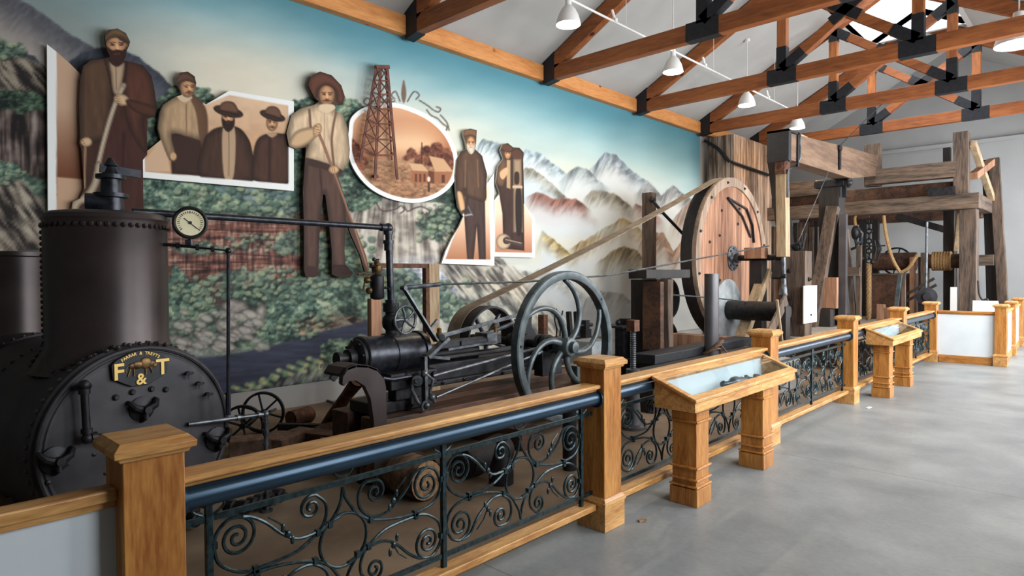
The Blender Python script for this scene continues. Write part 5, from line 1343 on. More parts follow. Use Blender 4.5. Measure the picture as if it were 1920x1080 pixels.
# link motion hanging at the side
m = MB()
m.beam(E(800, 670, -4.28), E(838, 634, -4.28), .03, .075, (1, 0, 0)); m.beam(E(795, 668, -4.28), E(797, 760, -4.28), .03, .055, (1, 0, 0))
m.ball(E(829, 633, -4.25), .035).cyl(E(829, 633, -4.32), E(829, 633, -4.20), .026, n=12)
m.cyl(E(783, 714, -4.32), E(783, 714, -4.22), .045, n=16); m.cyl(E(783, 714, -4.24), E(783, 714, -4.2), .022, n=10)
m.tube([E(776, 706, -4.26), E(772, 730, -4.26), E(782, 752, -4.26), E(796, 770, -4.26)], .016, 8)
m.tube([E(797, 700, -4.26), E(812, 712, -4.26), E(806, 735, -4.26), E(815, 755, -4.26)], .014, 8)
m.ball(E(810, 745, -4.24), .03).ball(E(800, 760, -4.24), .028).ball(E(796, 700, -4.24), .03)
m.torus(E(797, 762, -4.24), (1, .2, 0), .04, .01, 20, 6)
m.build('link_motion', M['steel'], en)
m = MB(); lv0, lv1 = E(757, 540, -4.42), E(818, 640, -4.42)
m.beam(lv0, lv1, .016, .045, (1, 0, 0), h2=.07); m.cyl(lv0-Vector((.03, 0, 0)), lv0+Vector((.03, 0, 0)), .02, n=10)
for q in (.35, .75, .85, .93): c = lv0.lerp(lv1, q); m.cyl(c, c+Vector((.016, 0, 0)), .012, n=8)
m.beam(E(802, 622, -4.44), E(820, 600, -4.44), .02, .03, (1, 0, 0)); m.build('reversing_lever', M['steel'], en)
# crankshaft, discs and bearings
m = MB(); m.cyl(FH-Vector((1.42, 0, 0)), FH+Vector((.05, 0, 0)), .045, n=20); m.build('crankshaft', M['iron'], en)
m = MB(); m.lathe(FH-Vector((.62, 0, 0)), (1, 0, 0), [(0, .2), (.05, .2), (.052, .1), (.10, .1)], 32); m.box(FH.x-.64, FH.y-.10, FH.z-.18, FH.x-.56, FH.y+.1, FH.z+.26)
for dx in (.28, .36): m.cyl(FH-Vector((dx, 0, 0)), FH-Vector((dx-.05, 0, 0)), .11, n=24)
m.build('crank_disc', M['iron'], en)
for x in (-4.36, -4.86): MB().box(x-.06, 5.0, .60, x+.06, 5.32, .86).cyl((x-.06, FH.y, FH.z), (x+.06, FH.y, FH.z), .09, n=16).build('main_bearing', M['iron'], en, bevel=.008)
# flywheel
FR = .785
fl = MB().ring(FH, (1, 0, 0), [(-.045, FR-.085), (-.05, FR-.075), (-.05, FR-.012), (-.04, FR), (.04, FR), (.05, FR-.012), (.05, FR-.075), (.045, FR-.085)], 96).build('flywheel_rim', M['fly'], en)
MB().lathe(FH-Vector((.10, 0, 0)), (1, 0, 0), [(0, .06), (.0, .095), (.02, .10), (.16, .10), (.18, .09), (.185, .06), (.235, .055), (.24, .04)], 28).build('flywheel_hub', M['fly'], en)
for i in range(6):
    a0 = 2*PI*i/6+R_(35); pts = []; rads = []
    for k in range(19):
        t = k/18; r = .06+(FR-.09-.06)*t; a = a0+.98*t**1.7
        pts.append(FH+Vector((0, math.cos(a)*r, math.sin(a)*r))); rads.append(.034-.008*t)
    MB().tube(pts, .03, 12, rads=rads).build('flywheel_spoke', M['fly'], en)
for a in (R_(150+25), R_(40)):
    c = FH+Vector((.05, math.cos(a)*(FR-.045), math.sin(a)*(FR-.045))); MB().lathe(c, (1, 0, 0), [(0, .016), (.004, .016), (.004, .008), (.008, .008)], 10).build('rim_bolt', M['iron'], en)
# belt pulley
PH = Vector((-5.19, FH.y, FH.z))
PR = .385
MB().ring(PH, (-1, 0, 0), [(0, PR-.022), (0, PR), (.11, PR+.006), (.22, PR), (.22, PR-.022)], 64).build('belt_pulley', M['iron'], en)
MB().cyl(PH-Vector((.18, 0, 0)), PH-Vector((.04, 0, 0)), .075, n=20).build('pulley_hub', M['iron'], en)
for i in range(5):
    a = 2*PI*i/5+.9; MB().tube([PH+Vector((-.11, math.cos(a)*.06, math.sin(a)*.06)), PH+Vector((-.11, math.cos(a)*(PR-.02), math.sin(a)*(PR-.02)))], .028, 10).build('pulley_spoke', M['steel'], en)

# timber bed under the engine
def timber(name, label, cat, p, q, w, h, mt, up=(0, 0, 1), group=None, amp=.006, parent=None, seg=1):
    m = MB(); p = Vector(p); q = Vector(q); n = max(1, int((q-p).length/.35))
    for i in range(1):
        d = q-p
        dn = d.normalized(); u = Vector(up)
        if abs(dn.dot(u)) > .98: u = Vector((0, 1, 0))
        sd = dn.cross(u).normalized(); u = sd.cross(dn); vs = []; fs = []
        for k in range(n+1):
            c = p+d*(k/n)
            for a, b in ((-1, -1), (1, -1), (1, 1), (-1, 1)): vs.append(c+sd*a*w/2+u*b*h/2)
        for k in range(n):
            for e in range(4): fs.append((k*4+e, k*4+(e+1) % 4, (k+1)*4+(e+1) % 4, (k+1)*4+e))
        fs += [(3, 2, 1, 0), tuple(n*4+e for e in range(4))]; m.add(vs, fs)
    m.rough(amp, 2.3, seed=p.x*3+q.z)
    if parent is not None: return m.build(name, mt, parent, bevel=.008, smooth=False, label=label)
    o = m.build(name, mt, origin=(p.x, p.y, min(p.z, q.z)-h/2 if abs((q-p).normalized().z) < .5 else min(p.z, q.z)), bevel=.008, smooth=False)
    return tag(o, label, cat, group)
timber('engine_bed_timber', 'big oil soaked brown timber bed under the near side of the steam engine', 'timber', (-4.40, 2.95, .35), (-4.40, 6.2, .35), .26, .29, M['darkwoodY'])
timber('engine_bed_timber', 'dark timber bed under the far side of the steam engine', 'timber', (-4.85, 2.95, .35), (-4.85, 6.3, .35), .26, .29, M['darkwoodY'])
for y, lb_ in ((3.15, 'left'), (4.5, 'middle'), (5.9, 'right')):
    timber('cross_sleeper', 'squared sleeper under the %s of the engine bed' % lb_, 'timber', (-5.15, y, .10), (-4.02, y, .10), .26, .20, M['darkwoodY'])
timber('crank_box_timber', 'grey bolted timber block under the flywheel bearing', 'timber', (-4.24, 5.45, .58), (-4.24, 6.15, .58), .1, .18, M['fly'])
# curved iron shield at the left of the engine
pts = [(642, 720), (643, 703), (651, 690), (668, 684), (690, 685), (708, 692), (720, 706), (724, 726), (726, 790), (727, 890), (702, 890), (701, 790), (695, 748), (684, 724), (668, 714), (654, 715), (646, 724)]
m = MB(); m.prism([PX(a, b, -4.0) for a, b in pts], (-.05, 0, 0)); bz = PX(726, 900, -4.0)
hood = [PX(a, b, -4.0) for a, b in pts[1:8]]
for a, b in zip(hood[:-1], hood[1:]): m.add([a, b, b+Vector((-.26, 0, 0)), a+Vector((-.26, 0, 0)), a-Vector((0, 0, .02)), b-Vector((0, 0, .02)), b+Vector((-.26, 0, -.02)), a+Vector((-.26, 0, -.02))], [(0, 1, 2, 3), (7, 6, 5, 4), (0, 4, 5, 1), (1, 5, 6, 2), (2, 6, 7, 3), (3, 7, 4, 0)])
m.box(bz.x-.05, bz.y-.10, 0, bz.x, bz.y, bz.z+.1)
tag(m.build('curved_iron_guard', M['stack'], origin=(bz.x, bz.y, 0), bevel=.003), 'curved dark iron guard bent like a hood at the left end of the engine', 'guard')

# ------------------------------------------------------------------ band wheel, belt and cables
BWc = Vector((-5.30, 11.75, 1.95)); BWR = 1.53
bwh = empty('band_wheel', (BWc.x, BWc.y, BWc.z-BWR), 'huge round wooden band wheel of reddish boards with bolts and iron hub', 'wooden wheel')
def mat_boards():
    m, nt, b = newmat('band_wheel_boards'); N = nt.nodes; L = nt.links
    tc = N.new('ShaderNodeTexCoord'); sx = N.new('ShaderNodeSeparateXYZ'); L.new(tc.outputs['Object'], sx.inputs[0])
    mo = N.new('ShaderNodeMath'); mo.operation = 'MULTIPLY'; mo.inputs[1].default_value = 5.2; L.new(sx.outputs[1], mo.inputs[0])
    fr = N.new('ShaderNodeMath'); fr.operation = 'FRACT'; L.new(mo.outputs[0], fr.inputs[0]); fl = N.new('ShaderNodeMath'); fl.operation = 'FLOOR'; L.new(mo.outputs[0], fl.inputs[0])
    wn = N.new('ShaderNodeTexWhiteNoise'); wn.noise_dimensions = '1D'; L.new(fl.outputs[0], wn.inputs['W'])
    mp = N.new('ShaderNodeMapping'); mp.inputs['Scale'].default_value = (1, 1, .1); L.new(tc.outputs['Object'], mp.inputs[0])
    nz = N.new('ShaderNodeTexNoise'); nz.inputs['Scale'].default_value = 14; nz.inputs['Detail'].default_value = 8; L.new(mp.outputs[0], nz.inputs[0])
    ad = N.new('ShaderNodeMath'); ad.operation = 'MULTIPLY_ADD'; ad.inputs[1].default_value = .35; L.new(wn.outputs[0], ad.inputs[0]); L.new(nz.outputs[0], ad.inputs[2])
    cr = N.new('ShaderNodeValToRGB'); e = cr.color_ramp.elements; e[0].position = .38; e[0].color = (*lin((108, 68, 48)), 1); e[1].position = .95; e[1].color = (*lin((190, 142, 110)), 1)
    L.new(ad.outputs[0], cr.inputs[0])
    gp_ = N.new('ShaderNodeMath'); gp_.operation = 'LESS_THAN'; gp_.inputs[1].default_value = .035; L.new(fr.outputs[0], gp_.inputs[0])
    mm = N.new('ShaderNodeMix'); mm.data_type = 'RGBA'; L.new(gp_.outputs[0], mm.inputs[0]); L.new(cr.outputs[0], mm.inputs[6]); mm.inputs[7].default_value = (.03, .02, .015, 1)
    L.new(mm.outputs[2], b.inputs['Base Color']); b.inputs['Roughness'].default_value = .75
    bp = N.new('ShaderNodeBump'); bp.inputs['Strength'].default_value = .4; bp.inputs['Distance'].default_value = .01; L.new(ad.outputs[0], bp.inputs['Height']); L.new(bp.outputs[0], b.inputs['Normal'])
    return m
M['bwb'] = mat_boards()
XD = Vector((1, 0, 0))
MB().lathe(BWc-XD*.05, XD, [(0, BWR-.16), (.05, BWR-.16)], 96).build('wheel_web', M['bwb'], bwh)
MB().ring(BWc, XD, [(.0, BWR-.17), (.03, BWR-.17), (.03, BWR), (-.05, BWR), (-.05, BWR-.17)], 96).build('wheel_felloe', M['felloe'], bwh)
MB().ring(BWc, XD, [(-.05, BWR), (-.27, BWR), (-.27, BWR-.06), (-.05, BWR-.06)], 96).build('wheel_tread', M['darkwood'], bwh)
m = MB(); m.lathe(BWc, XD, [(0, .24), (.02, .24), (.03, .15), (.06, .13), (.07, .09), (.14, .09)], 32)
for i in range(8): a = 2*PI*i/8; m.ball(BWc+Vector((.03, math.cos(a)*.19, math.sin(a)*.19)), .022)
m.build('wheel_hub', M['steel'], bwh)
for r, n_, a0 in ((1.44, 12, .2), (1.0, 8, .5), (.7, 5, 0)):
    for i in range(n_):
        a = a0+2*PI*i/n_; MB().lathe(BWc+Vector((.03 if r > 1.3 else 0, math.cos(a)*r, math.sin(a)*r)), XD, [(0, .03), (.012, .028), (.018, .014), (.03, .012)], 8).build('wheel_bolt', M['iron'], bwh)
MB().cyl(BWc+XD*.1, BWc+XD*.86, .055, n=16).build('wheel_shaft', M['iron'], bwh)
m = MB(); cc = BWc+XD*.84; m.lathe(cc, XD, [(0, .09), (.1, .09)], 20); m.beam(cc+XD*.06, cc+Vector((.06, -.18, -.38)), .08, .16, (1, 0, 0)); m.lathe(cc+Vector((.0, .06, .05)), XD, [(0, .13), (.05, .13)], 24)
m.cyl(cc+Vector((.06, -.16, -.34)), cc+Vector((.22, -.16, -.34)), .04, n=12); m.build('crank_arm', M['iron'], bwh)
m = MB(); X3 = BWc.x+.03
P = [PX(1365, 371, X3), PX(1400, 392, X3), PX(1411, 422, X3), PX(1414, 455, X3)]
for a, b in zip(P[:-1], P[1:]): m.beam(a, b, .03, .04, (1, 0, 0))
m.beam(PX(1365, 371, X3), PX(1392, 405, X3), .03, .03, (1, 0, 0)); m.beam(PX(1392, 405, X3), PX(1408, 445, X3), .03, .03, (1, 0, 0))
m.build('iron_strap', M['black'], bwh)
# belt loop
def belt_loop(name, label, c1, r1, c2, r2, xa, xb, mt, th=.008):
    d = math.hypot(c2.y-c1.y, c2.z-c1.z); base = math.atan2(c2.z-c1.z, c2.y-c1.y); off = math.asin((r2-r1)/d); pts = []
    aU = base+PI/2+off; aL = base-PI/2-off
    for k in range(25): a = aU+(aL+2*PI-aU)*k/24; pts.append((c1.y+r1*math.cos(a), c1.z+r1*math.sin(a), math.cos(a), math.sin(a)))
    q0 = pts[-1]; q1 = (c2.y+r2*math.cos(aL), c2.z+r2*math.sin(aL))
    for k in range(1, 12): t = k/12; pts.append((q0[0]+(q1[0]-q0[0])*t, q0[1]+(q1[1]-q0[1])*t-.10*4*t*(1-t), math.cos(aL), math.sin(aL)))
    for k in range(33): a = aL+(aU-aL)*k/32; pts.append((c2.y+r2*math.cos(a), c2.z+r2*math.sin(a), math.cos(a), math.sin(a)))
    q0 = pts[-1]; q1 = pts[0]
    for k in range(1, 16): t = k/16; pts.append((q0[0]+(q1[0]-q0[0])*t, q0[1]+(q1[1]-q0[1])*t-.05*4*t*(1-t), math.cos(aU), math.sin(aU)))
    vs = []; fs = []; n = len(pts)
    for y, z, ny_, nz_ in pts: vs += [(xa, y, z), (xb, y, z), (xb, y+ny_*th, z+nz_*th), (xa, y+ny_*th, z+nz_*th)]
    for i in range(n):
        k = i*4; j = ((i+1) % n)*4
        for e in range(4): fs.append((k+e, k+(e+1) % 4, j+(e+1) % 4, j+e))
    o = MB().add(vs, fs).build(name, mt, origin=(xa, c1.y, c1.z-r1), angle=40); return tag(o, label, 'belt')
belt_loop('drive_belt', 'long flat leather drive belt running from engine pulley up to the wooden band wheel', PH, PR+.008, BWc, BWR+.002, -5.54, -5.33, M['leather'])
def cable(name, label, pts, r, mt, cat='cable', group=None, sag=0.0):
    P = []
    for i in range(len(pts)-1):
        for k in range(10):
            t = k/10; v = Vector(pts[i]).lerp(Vector(pts[i+1]), t); v.z -= sag*4*t*(1-t); P.append(v)
    P.append(Vector(pts[-1])); o = MB().tube(P, r, 7).build(name, mt, origin=tuple(P[0])); return tag(o, label, cat, group)
MB().tube([PX(757, 540, -4.42), PX(825, 533, -4.35)], .02, 10).build('rod_sleeve', M['steel'], en)
cable('telegraph_cord', 'thin pale cord stretched level from engine lever past the flywheel to the band wheel', [PX(825, 533, -4.35), PX(990, 528, -4.32), PX(1145, 516, -4.3), PX(1300, 487, -4.3), PX(1442, 461, -4.3)], .011, M['steel'])
cable('slack_cable', 'short pale cable strung before the foot of the band wheel', [PX(1260, 553, -4.9), PX(1333, 558, -4.8), PX(1405, 566, -4.7)], .012, M['steel'])
# small fittings along the engine frame
for k in range(7):
    y_ = 3.75+k*.26; MB().lathe((-4.42, y_, .685), (1, 0, 0), [(0, .018), (.012, .018), (.016, .01), (.03, .01)], 8).build('frame_bolt', M['iron'], en)
for y_, z_ in ((3.78, 1.10), (4.5, 1.10)): MB().lathe((-4.50, y_, z_-.02), (0, 0, 1), [(0, .03), (.05, .03), (.06, .02), (.09, .022), (.10, .01)], 12).build('oil_cup', M['brass'], en)
MB().tube([E(700, 706, -4.35), E(735, 712, -4.32), E(770, 706, -4.30)], .016, 8).build('drain_pipe', M['pipe'], en)
MB().beam(E(795, 668, -4.30), E(840, 672, -4.34), .025, .05, (1, 0, 0)).beam(E(838, 655, -4.36), E(930, 640, -4.36), .02, .05, (1, 0, 0)).build('guide_bracket', M['steel'], en)
# ------------------------------------------------------------------ boarded belt house against the far end of the mural wall
def mat_planks(name, c1, c2, axis=0, width=.16, rough=.85):
    m, nt, b = newmat(name); N = nt.nodes; L = nt.links
    tc = N.new('ShaderNodeTexCoord'); sx = N.new('ShaderNodeSeparateXYZ'); L.new(tc.outputs['Object'], sx.inputs[0])
    mo = N.new('ShaderNodeMath'); mo.operation = 'DIVIDE'; mo.inputs[1].default_value = width; L.new(sx.outputs[axis], mo.inputs[0])
    fr = N.new('ShaderNodeMath'); fr.operation = 'FRACT'; L.new(mo.outputs[0], fr.inputs[0]); fl = N.new('ShaderNodeMath'); fl.operation = 'FLOOR'; L.new(mo.outputs[0], fl.inputs[0])
    wn = N.new('ShaderNodeTexWhiteNoise'); wn.noise_dimensions = '1D'; L.new(fl.outputs[0], wn.inputs['W'])
    mp = N.new('ShaderNodeMapping'); mp.inputs['Scale'].default_value = (1, 1, .12); L.new(tc.outputs['Object'], mp.inputs[0])
    nz = N.new('ShaderNodeTexNoise'); nz.inputs['Scale'].default_value = 16; nz.inputs['Detail'].default_value = 9; L.new(mp.outputs[0], nz.inputs[0])
    ad = N.new('ShaderNodeMath'); ad.operation = 'MULTIPLY_ADD'; ad.inputs[1].default_value = .3; L.new(wn.outputs[0], ad.inputs[0]); L.new(nz.outputs[0], ad.inputs[2])
    cr = N.new('ShaderNodeValToRGB'); e = cr.color_ramp.elements; e[0].position = .45; e[0].color = (*lin(c1), 1); e[1].position = .85; e[1].color = (*lin(c2), 1)
    L.new(ad.outputs[0], cr.inputs[0])
    g = N.new('ShaderNodeMath'); g.operation = 'LESS_THAN'; g.inputs[1].default_value = .09; L.new(fr.outputs[0], g.inputs[0])
    mm = N.new('ShaderNodeMix'); mm.data_type = 'RGBA'; L.new(g.outputs[0], mm.inputs[0]); L.new(cr.outputs[0], mm.inputs[6]); mm.inputs[7].default_value = (.03, .024, .02, 1)
    L.new(mm.outputs[2], b.inputs['Base Color']); b.inputs['Roughness'].default_value = rough
    bp = N.new('ShaderNodeBump'); bp.inputs['Strength'].default_value = .5; bp.inputs['Distance'].default_value = .01; L.new(ad.outputs[0], bp.inputs['Height']); L.new(bp.outputs[0], b.inputs['Normal'])
    return m
M['plankX'] = mat_planks('weathered_boards', (70, 58, 50), (170, 152, 136), 0, .11)
M['plankY'] = mat_planks('reddish_weathered_boards', (112, 86, 68), (198, 166, 140), 1, .15)
bh = empty('belt_house', (-7.1, 16, 0), 'tall box of weathered vertical boards at the far end of the mural', 'board shed')
MB().box(-7.36, 14.86, 0, -6.68, 14.90, 5.02).build('front_boarding', M['plankX'], bh)
MB().box(-6.72, 14.901, 0, -6.68, 17.2, 5.02).build('side_boarding', M['plankY'], bh)
m = MB(); m.tube([PY(1321, 264, 14.84), PY(1330, 268, 14.84), PY(1346, 278, 14.84), PY(1358, 292, 14.84), PY(1368, 303, 14.84)], .04, 6); m.tube([PX(1372, 304, -6.66), PX(1440, 328, -6.66)], .04, 6)
m.build('iron_strap', M['black'], bh)

# ------------------------------------------------------------------ plank deck under the rig
dk = empty('plank_deck', (-4, 15.5, .4), 'raised grey deck of worn planks carrying the drilling rig', 'deck')
random.seed(4)
x = -4.72
while x < -2.9:
    w_ = .21; MB().box(x, 11.55+random.random()*.15, .44+random.random()*.012, x+w_-.012, 19.7, .50+random.random()*.012).build('deck_plank', M['floorwood'], dk, bevel=.004); x += w_
x = -7.1
while x < -4.8:
    w_ = .24; MB().box(x, 17.3, .44, x+w_-.012, 19.7, .50+random.random()*.01).build('deck_plank', M['floorwood'], dk, bevel=.004); x += w_
for yy in (11.9, 14.0, 16.2, 18.6): MB().box(-4.7, yy, .0, -2.95, yy+.25, .44).build('deck_joist', M['oldX'], dk)
for yy in (17.5, 19.2): MB().box(-7.1, yy, .0, -4.75, yy+.25, .44).build('deck_joist', M['oldX'], dk)

# ------------------------------------------------------------------ rig timbers
rg = empty('drilling_rig', (-3.6, 17.3, .5), 'big weathered timber rig frame of posts and cross beams at the back right', 'rig frame')
YR = 17.3
def tb(name, p, q, w, h, mt, up=(0, 0, 1), parent=None, amp=.008):
    return timber(name, None, None, p, q, w, h, mt, up, parent=parent or rg, amp=amp)
def Rr(px, py, Y=YR): return PY(px, py, Y)
def post(name, px0, px1, ytop, ybot, Y, mt, depth=None, zb=None, parent=None, lean=0.0):
    a = Rr((px0+px1)/2, ytop, Y); w_ = abs(Rr(px1, ytop, Y).x-Rr(px0, ytop, Y).x); b = Rr((px0+px1)/2+lean, ybot, Y)
    if zb is not None: b = Vector((b.x, b.y, zb))
    return tb(name, b, a, w_, depth or w_, mt, (0, 1, 0), parent)
def xbeam(name, px0, px1, y0, y1, Y, mt, depth=.3, parent=None, ys=None):
    """beam along X seen between image rows y0 (top) and y1 (bottom) at its left end px0"""
    a = Rr(px0, (y0+y1)/2, Y); h_ = abs(Rr(px0, y0, Y).z-Rr(px0, y1, Y).z); b = Rr(px1, (y0+y1)/2, Y); b = Vector((b.x, Y, a.z))
    return tb(name, a, b, depth, h_, mt, (0, 0, 1), parent)
# right hand legs and uprights
post('leg', 1801, 1833, 393, 585, 17.25, M['oldZ'], zb=.5, depth=.4)
post('upright', 1789, 1817, 249, 366, 17.35, M['oldZ'], depth=.34)
post('leg', 1770, 1791, 394, 585, 17.9, M['darkwood'], zb=.5)
tb('leg', Vector((PY(1883, 590, 19.0).x, 19.0, .5)), PY(1864, 297, 19.0), .2, .2, M['oldZ'], (0, 1, 0))
tb('leg', Vector((PY(1862, 590, 19.3).x, 19.3, .5)), PY(1853, 300, 19.3), .22, .22, M['darkwood'], (0, 1, 0))
post('upright', 1622, 1652, 271, 350, 17.45, M['oldZ'], depth=.2)
post('upright', 1769, 1783, 277, 322, 18.6, M['darkwood'])
post('upright', 1690, 1701, 316, 330, 18.6, M['darkwood'])
# cross beams, top to bottom
a = Rr(1624, 334, 17.3); b = Rr(1793, 334, 17.3)
tb('cross_beam', a, Vector((b.x, 17.3, a.z)), .28, .36, M['oldX'])
a = Rr(1560, 372, 17.6); tb('cross_beam', a, Vector((Rr(1793, 370, 17.6).x, 17.6, a.z)), .4, .30, M['darkwoodY'])
a = Rr(1424, 404, 17.1); b = Rr(1838, 404, 17.1)
tb('cross_beam', a, Vector((b.x, 17.1, a.z)), .36, .33, M['oldX'])
a = Rr(1484, 357, 17.4); tb('cross_beam', a, Vector((Rr(1556, 357, 17.4).x, 17.4, a.z)), .3, .38, M['oldX'])
a = Rr(1424, 384, 17.7); tb('cross_beam', a, Vector((Rr(1600, 384, 17.7).x, 17.7, a.z)), .3, .28, M['darkwoodY'])
# end beams running back
a = Vector((PY(1836, 380, 17.1).x-.1, 17.2, Rr(1424, 404, 17.1).z)); tb('end_beam', a, Vector((a.x, 19.2, a.z)), .25, .30, M['oldY'])
a = PY(1824, 320, 17.4); tb('end_brace', PY(1825, 330, 17.5), PY(1860, 303, 19.0), .16, .16, M['redZ'])
tb('diagonal_brace', PY(1824, 268, 17.4), PY(1861, 376, 19.0), .12, .14, M['tanZ'])
tb('cross_rail', Vector((PY(1836, 488, 18.9).x, 18.9, PY(1836, 488, 18.9).z)), Vector((PY(1864, 488, 18.9).x, 18.9, PY(1836, 488, 18.9).z)), .14, .26, M['oldX'])
tb('diagonal_brace', PY(1682, 404, 18.4), PY(1776, 432, 18.4), .2, .16, M['darkwood'])
tb('diagonal_brace', PY(1792, 470, 17.8), PY(1798, 400, 17.6), .1, .08, M['tanZ'])
a = Rr(1730, 405, 18.9); tb('back_beam', Vector((-6.5, 18.9, a.z)), Vector((-2.3, 18.9, a.z)), .3, .26, M['darkwoodY'])
for px_ in (1636, 1612): post('post', px_, px_+12, 412, 560, 18.6, M['darkwood'], zb=.5)
post('post', 1468, 1478, 412, 560, 18.0, M['oldZ'], zb=.5)
post('post', 1784, 1796, 400, 585, 18.3, M['oldZ'], zb=.5, depth=.1)
MB().box(PY(1742, 362, 17.0).x, 16.88, PY(1742, 369, 17.0).z, PY(1793, 362, 17.0).x, 16.93, PY(1742, 358, 17.0).z+.05).build('iron_plate', M['iron'], rg)

# board screen left of the samson post
sc_ = empty('board_screen', (PY(1480, 450, 17.75).x, 17.8, .5), 'row of upright weathered boards behind the leaning timbers, left of the dark centre post', 'boards')
random.seed(9)
px_ = 1428
while px_ < 1552:
    w_ = random.choice((7, 9, 11, 13)); 
    if random.random() < .82: post('board', px_, px_+w_-1, 412+random.random()*14, 560, 17.95+random.random()*.1, random.choice((M['oldZ'], M['oldZ'], M['darkwood'], M['redZ'])), zb=.5, depth=.04, parent=sc_)
    px_ += w_

# samson post with braces
sm = empty('samson_post', (PY(1560, 500, 15.2).x, 15.2, .5), 'thick black upright post carrying the walking beam, with two leaning timber braces', 'post')
tb('post_shaft', Vector((PY(1560, 500, 15.2).x, 15.2, .5)), Vector((PY(1560, 345, 15.2).x, 15.2, 3.55)), .42, .42, M['darkwood'], (0, 1, 0), sm)
tb('brace', Vector((PY(1522, 600, 14.4).x, 14.35, .5)), PY(1562, 388, 14.9), .19, .24, M['oldZ'], (1, 0, 0), sm)
tb('brace', Vector((PY(1424, 420, 13.9).x, 15.6, 2.0)), PY(1452, 290, 15.9), .28, .3, M['darkwood'], (0, 1, 0), sm)
m = MB(); c = PY(1582, 300, 14.85); m.box(c.x-.07, 14.78, .5, c.x+.07, 14.92, PY(1582, 402, 14.85).z); m.build('steel_channel', M['casing'], sm)
m = MB(); c = PY(1560, 340, 15.2); m.box(c.x-.3, 14.95, 3.55, c.x+.3, 15.45, 3.66); m.cyl((c.x-.34, 15.2, 3.68), (c.x+.34, 15.2, 3.68), .07, n=14)
m.ball((c.x+.36, 15.1, 3.62), .09).box(c.x+.26, 15.0, 3.3, c.x+.34, 15.08, 3.66)
m.build('saddle_iron', M['iron'], sm)
tag(timber('short_board', 'short tan board block standing right of the leaning brace', 'board', Vector((PY(1551, 560, 14.6).x, 14.6, .9)), Vector((PY(1551, 560, 14.6).x, 14.6, PY(1540, 520, 14.6).z)), .42, .12, M['redZ'], (0, 1, 0)))
tag(timber('block_timber', 'black block under the short tan board on the deck', 'timber', Vector((PY(1542, 560, 14.6).x, 14.6, .50)), Vector((PY(1542, 560, 14.6).x, 14.6, .89)), .42, .3, M['darkwood'], (0, 1, 0)))

# walking beam and pitman
wb = empty('walking_beam', (-4.45, 15.2, 3.70), 'heavy brown walking beam pointing at the viewer high above the band wheel', 'beam')
m = MB(); m.beam((-4.34, 11.5, 3.90), (-4.34, 15.2, 4.05), .32, .46, h2=.66); m.beam((-4.34, 15.2, 4.05), (-4.34, 17.75, 4.28), .32, .66, h2=.44)
m.rough(.006, 2.0).build('beam_timber', M['redY'] if 'redY' in M else mat_wood('brown_planed_beam', (82, 60, 44), (122, 96, 74), 'Y', 5, .75, bump=.3, grain=20), wb, bevel=.01)
m = MB()
for yy in (11.62, 12.2):
    m.ring((-4.47, yy, 3.91+.04*(yy-11.5)), (0, 1, 0), [(-.04, .2), (-.04, .21), (.04, .21), (.04, .2)], 4)
m = MB(); m.box(-4.530, 11.44, 3.64, -4.150, 11.49, 4.19); m.box(-4.530, 11.44, 4.15, -4.150, 12.0, 4.19); m.box(-4.175, 11.5, 3.62, -4.155, 11.58, 4.19); m.box(-4.175, 11.9, 3.58, -4.150, 11.96, 4.2)
m.build('end_strap', M['black'], wb)
m = MB(); m.tube([(-4.160, 12.0, 4.19), (-4.155, 12.0, 3.75), (-4.190, 11.95, 3.6), (-4.320, 11.9, 3.55)], .025, 8); m.build('stirrup', M['steel'], wb)
MB().box(-4.490, 11.52, 4.165, -4.190, 12.5, 4.21).build('top_board', M['tanZ'], wb)
MB().tube([(-4.150, 14.3, 4.3), (-4.150, 14.3, 3.8)], .03, 8).torus((-4.140, 14.3, 4.25), (1, 0, 0), .06, .02, 16, 6).build('hanger_iron', M['iron'], wb)
pt = empty('pitman', (-4.300, 11.62, 1.9), 'upright tan pitman rod hanging from the walking beam end down to the crank', 'timber rod')
timber('pitman_timber', None, None, Vector((-4.300, 11.62, 1.95)), Vector((-4.330, 11.64, 3.5)), .17, .2, M['tanZ'], (0, 1, 0), parent=pt)
m = MB(); m.box(-4.410, 11.5, 3.42, -4.240, 11.76, 3.66); m.ball((-4.320, 11.6, 3.55), .12); m.build('head_iron', M['rust'], pt)
MB().box(-4.215, 11.56, 3.0, -4.200, 11.62, 3.5).build('side_iron', M['steel'], pt)
MB().cyl((-4.300, 11.62, 1.95), (-4.290, 11.62, 1.4), .045, n=10).lathe((-4.290, 11.6, 1.22), (0, 0, 1), [(0, .04), (.05, .08), (.2, .06), (.24, .03)], 14).build('lower_end', M['steel'], pt)
cable('rig_wire', 'thin black wire slanting from the roof down to the walking beam', [(PY(1668, 22, 14.62).x, 14.62, 5.2), (-4.15, 14.3, 4.3)], .008, M['black'])
cable('rig_wire', 'thin grey line slanting from beam underside down to the square labelled post', [PY(1553, 322, 13.6), PY(1497, 452, 12.1)], .008, M['steel'])

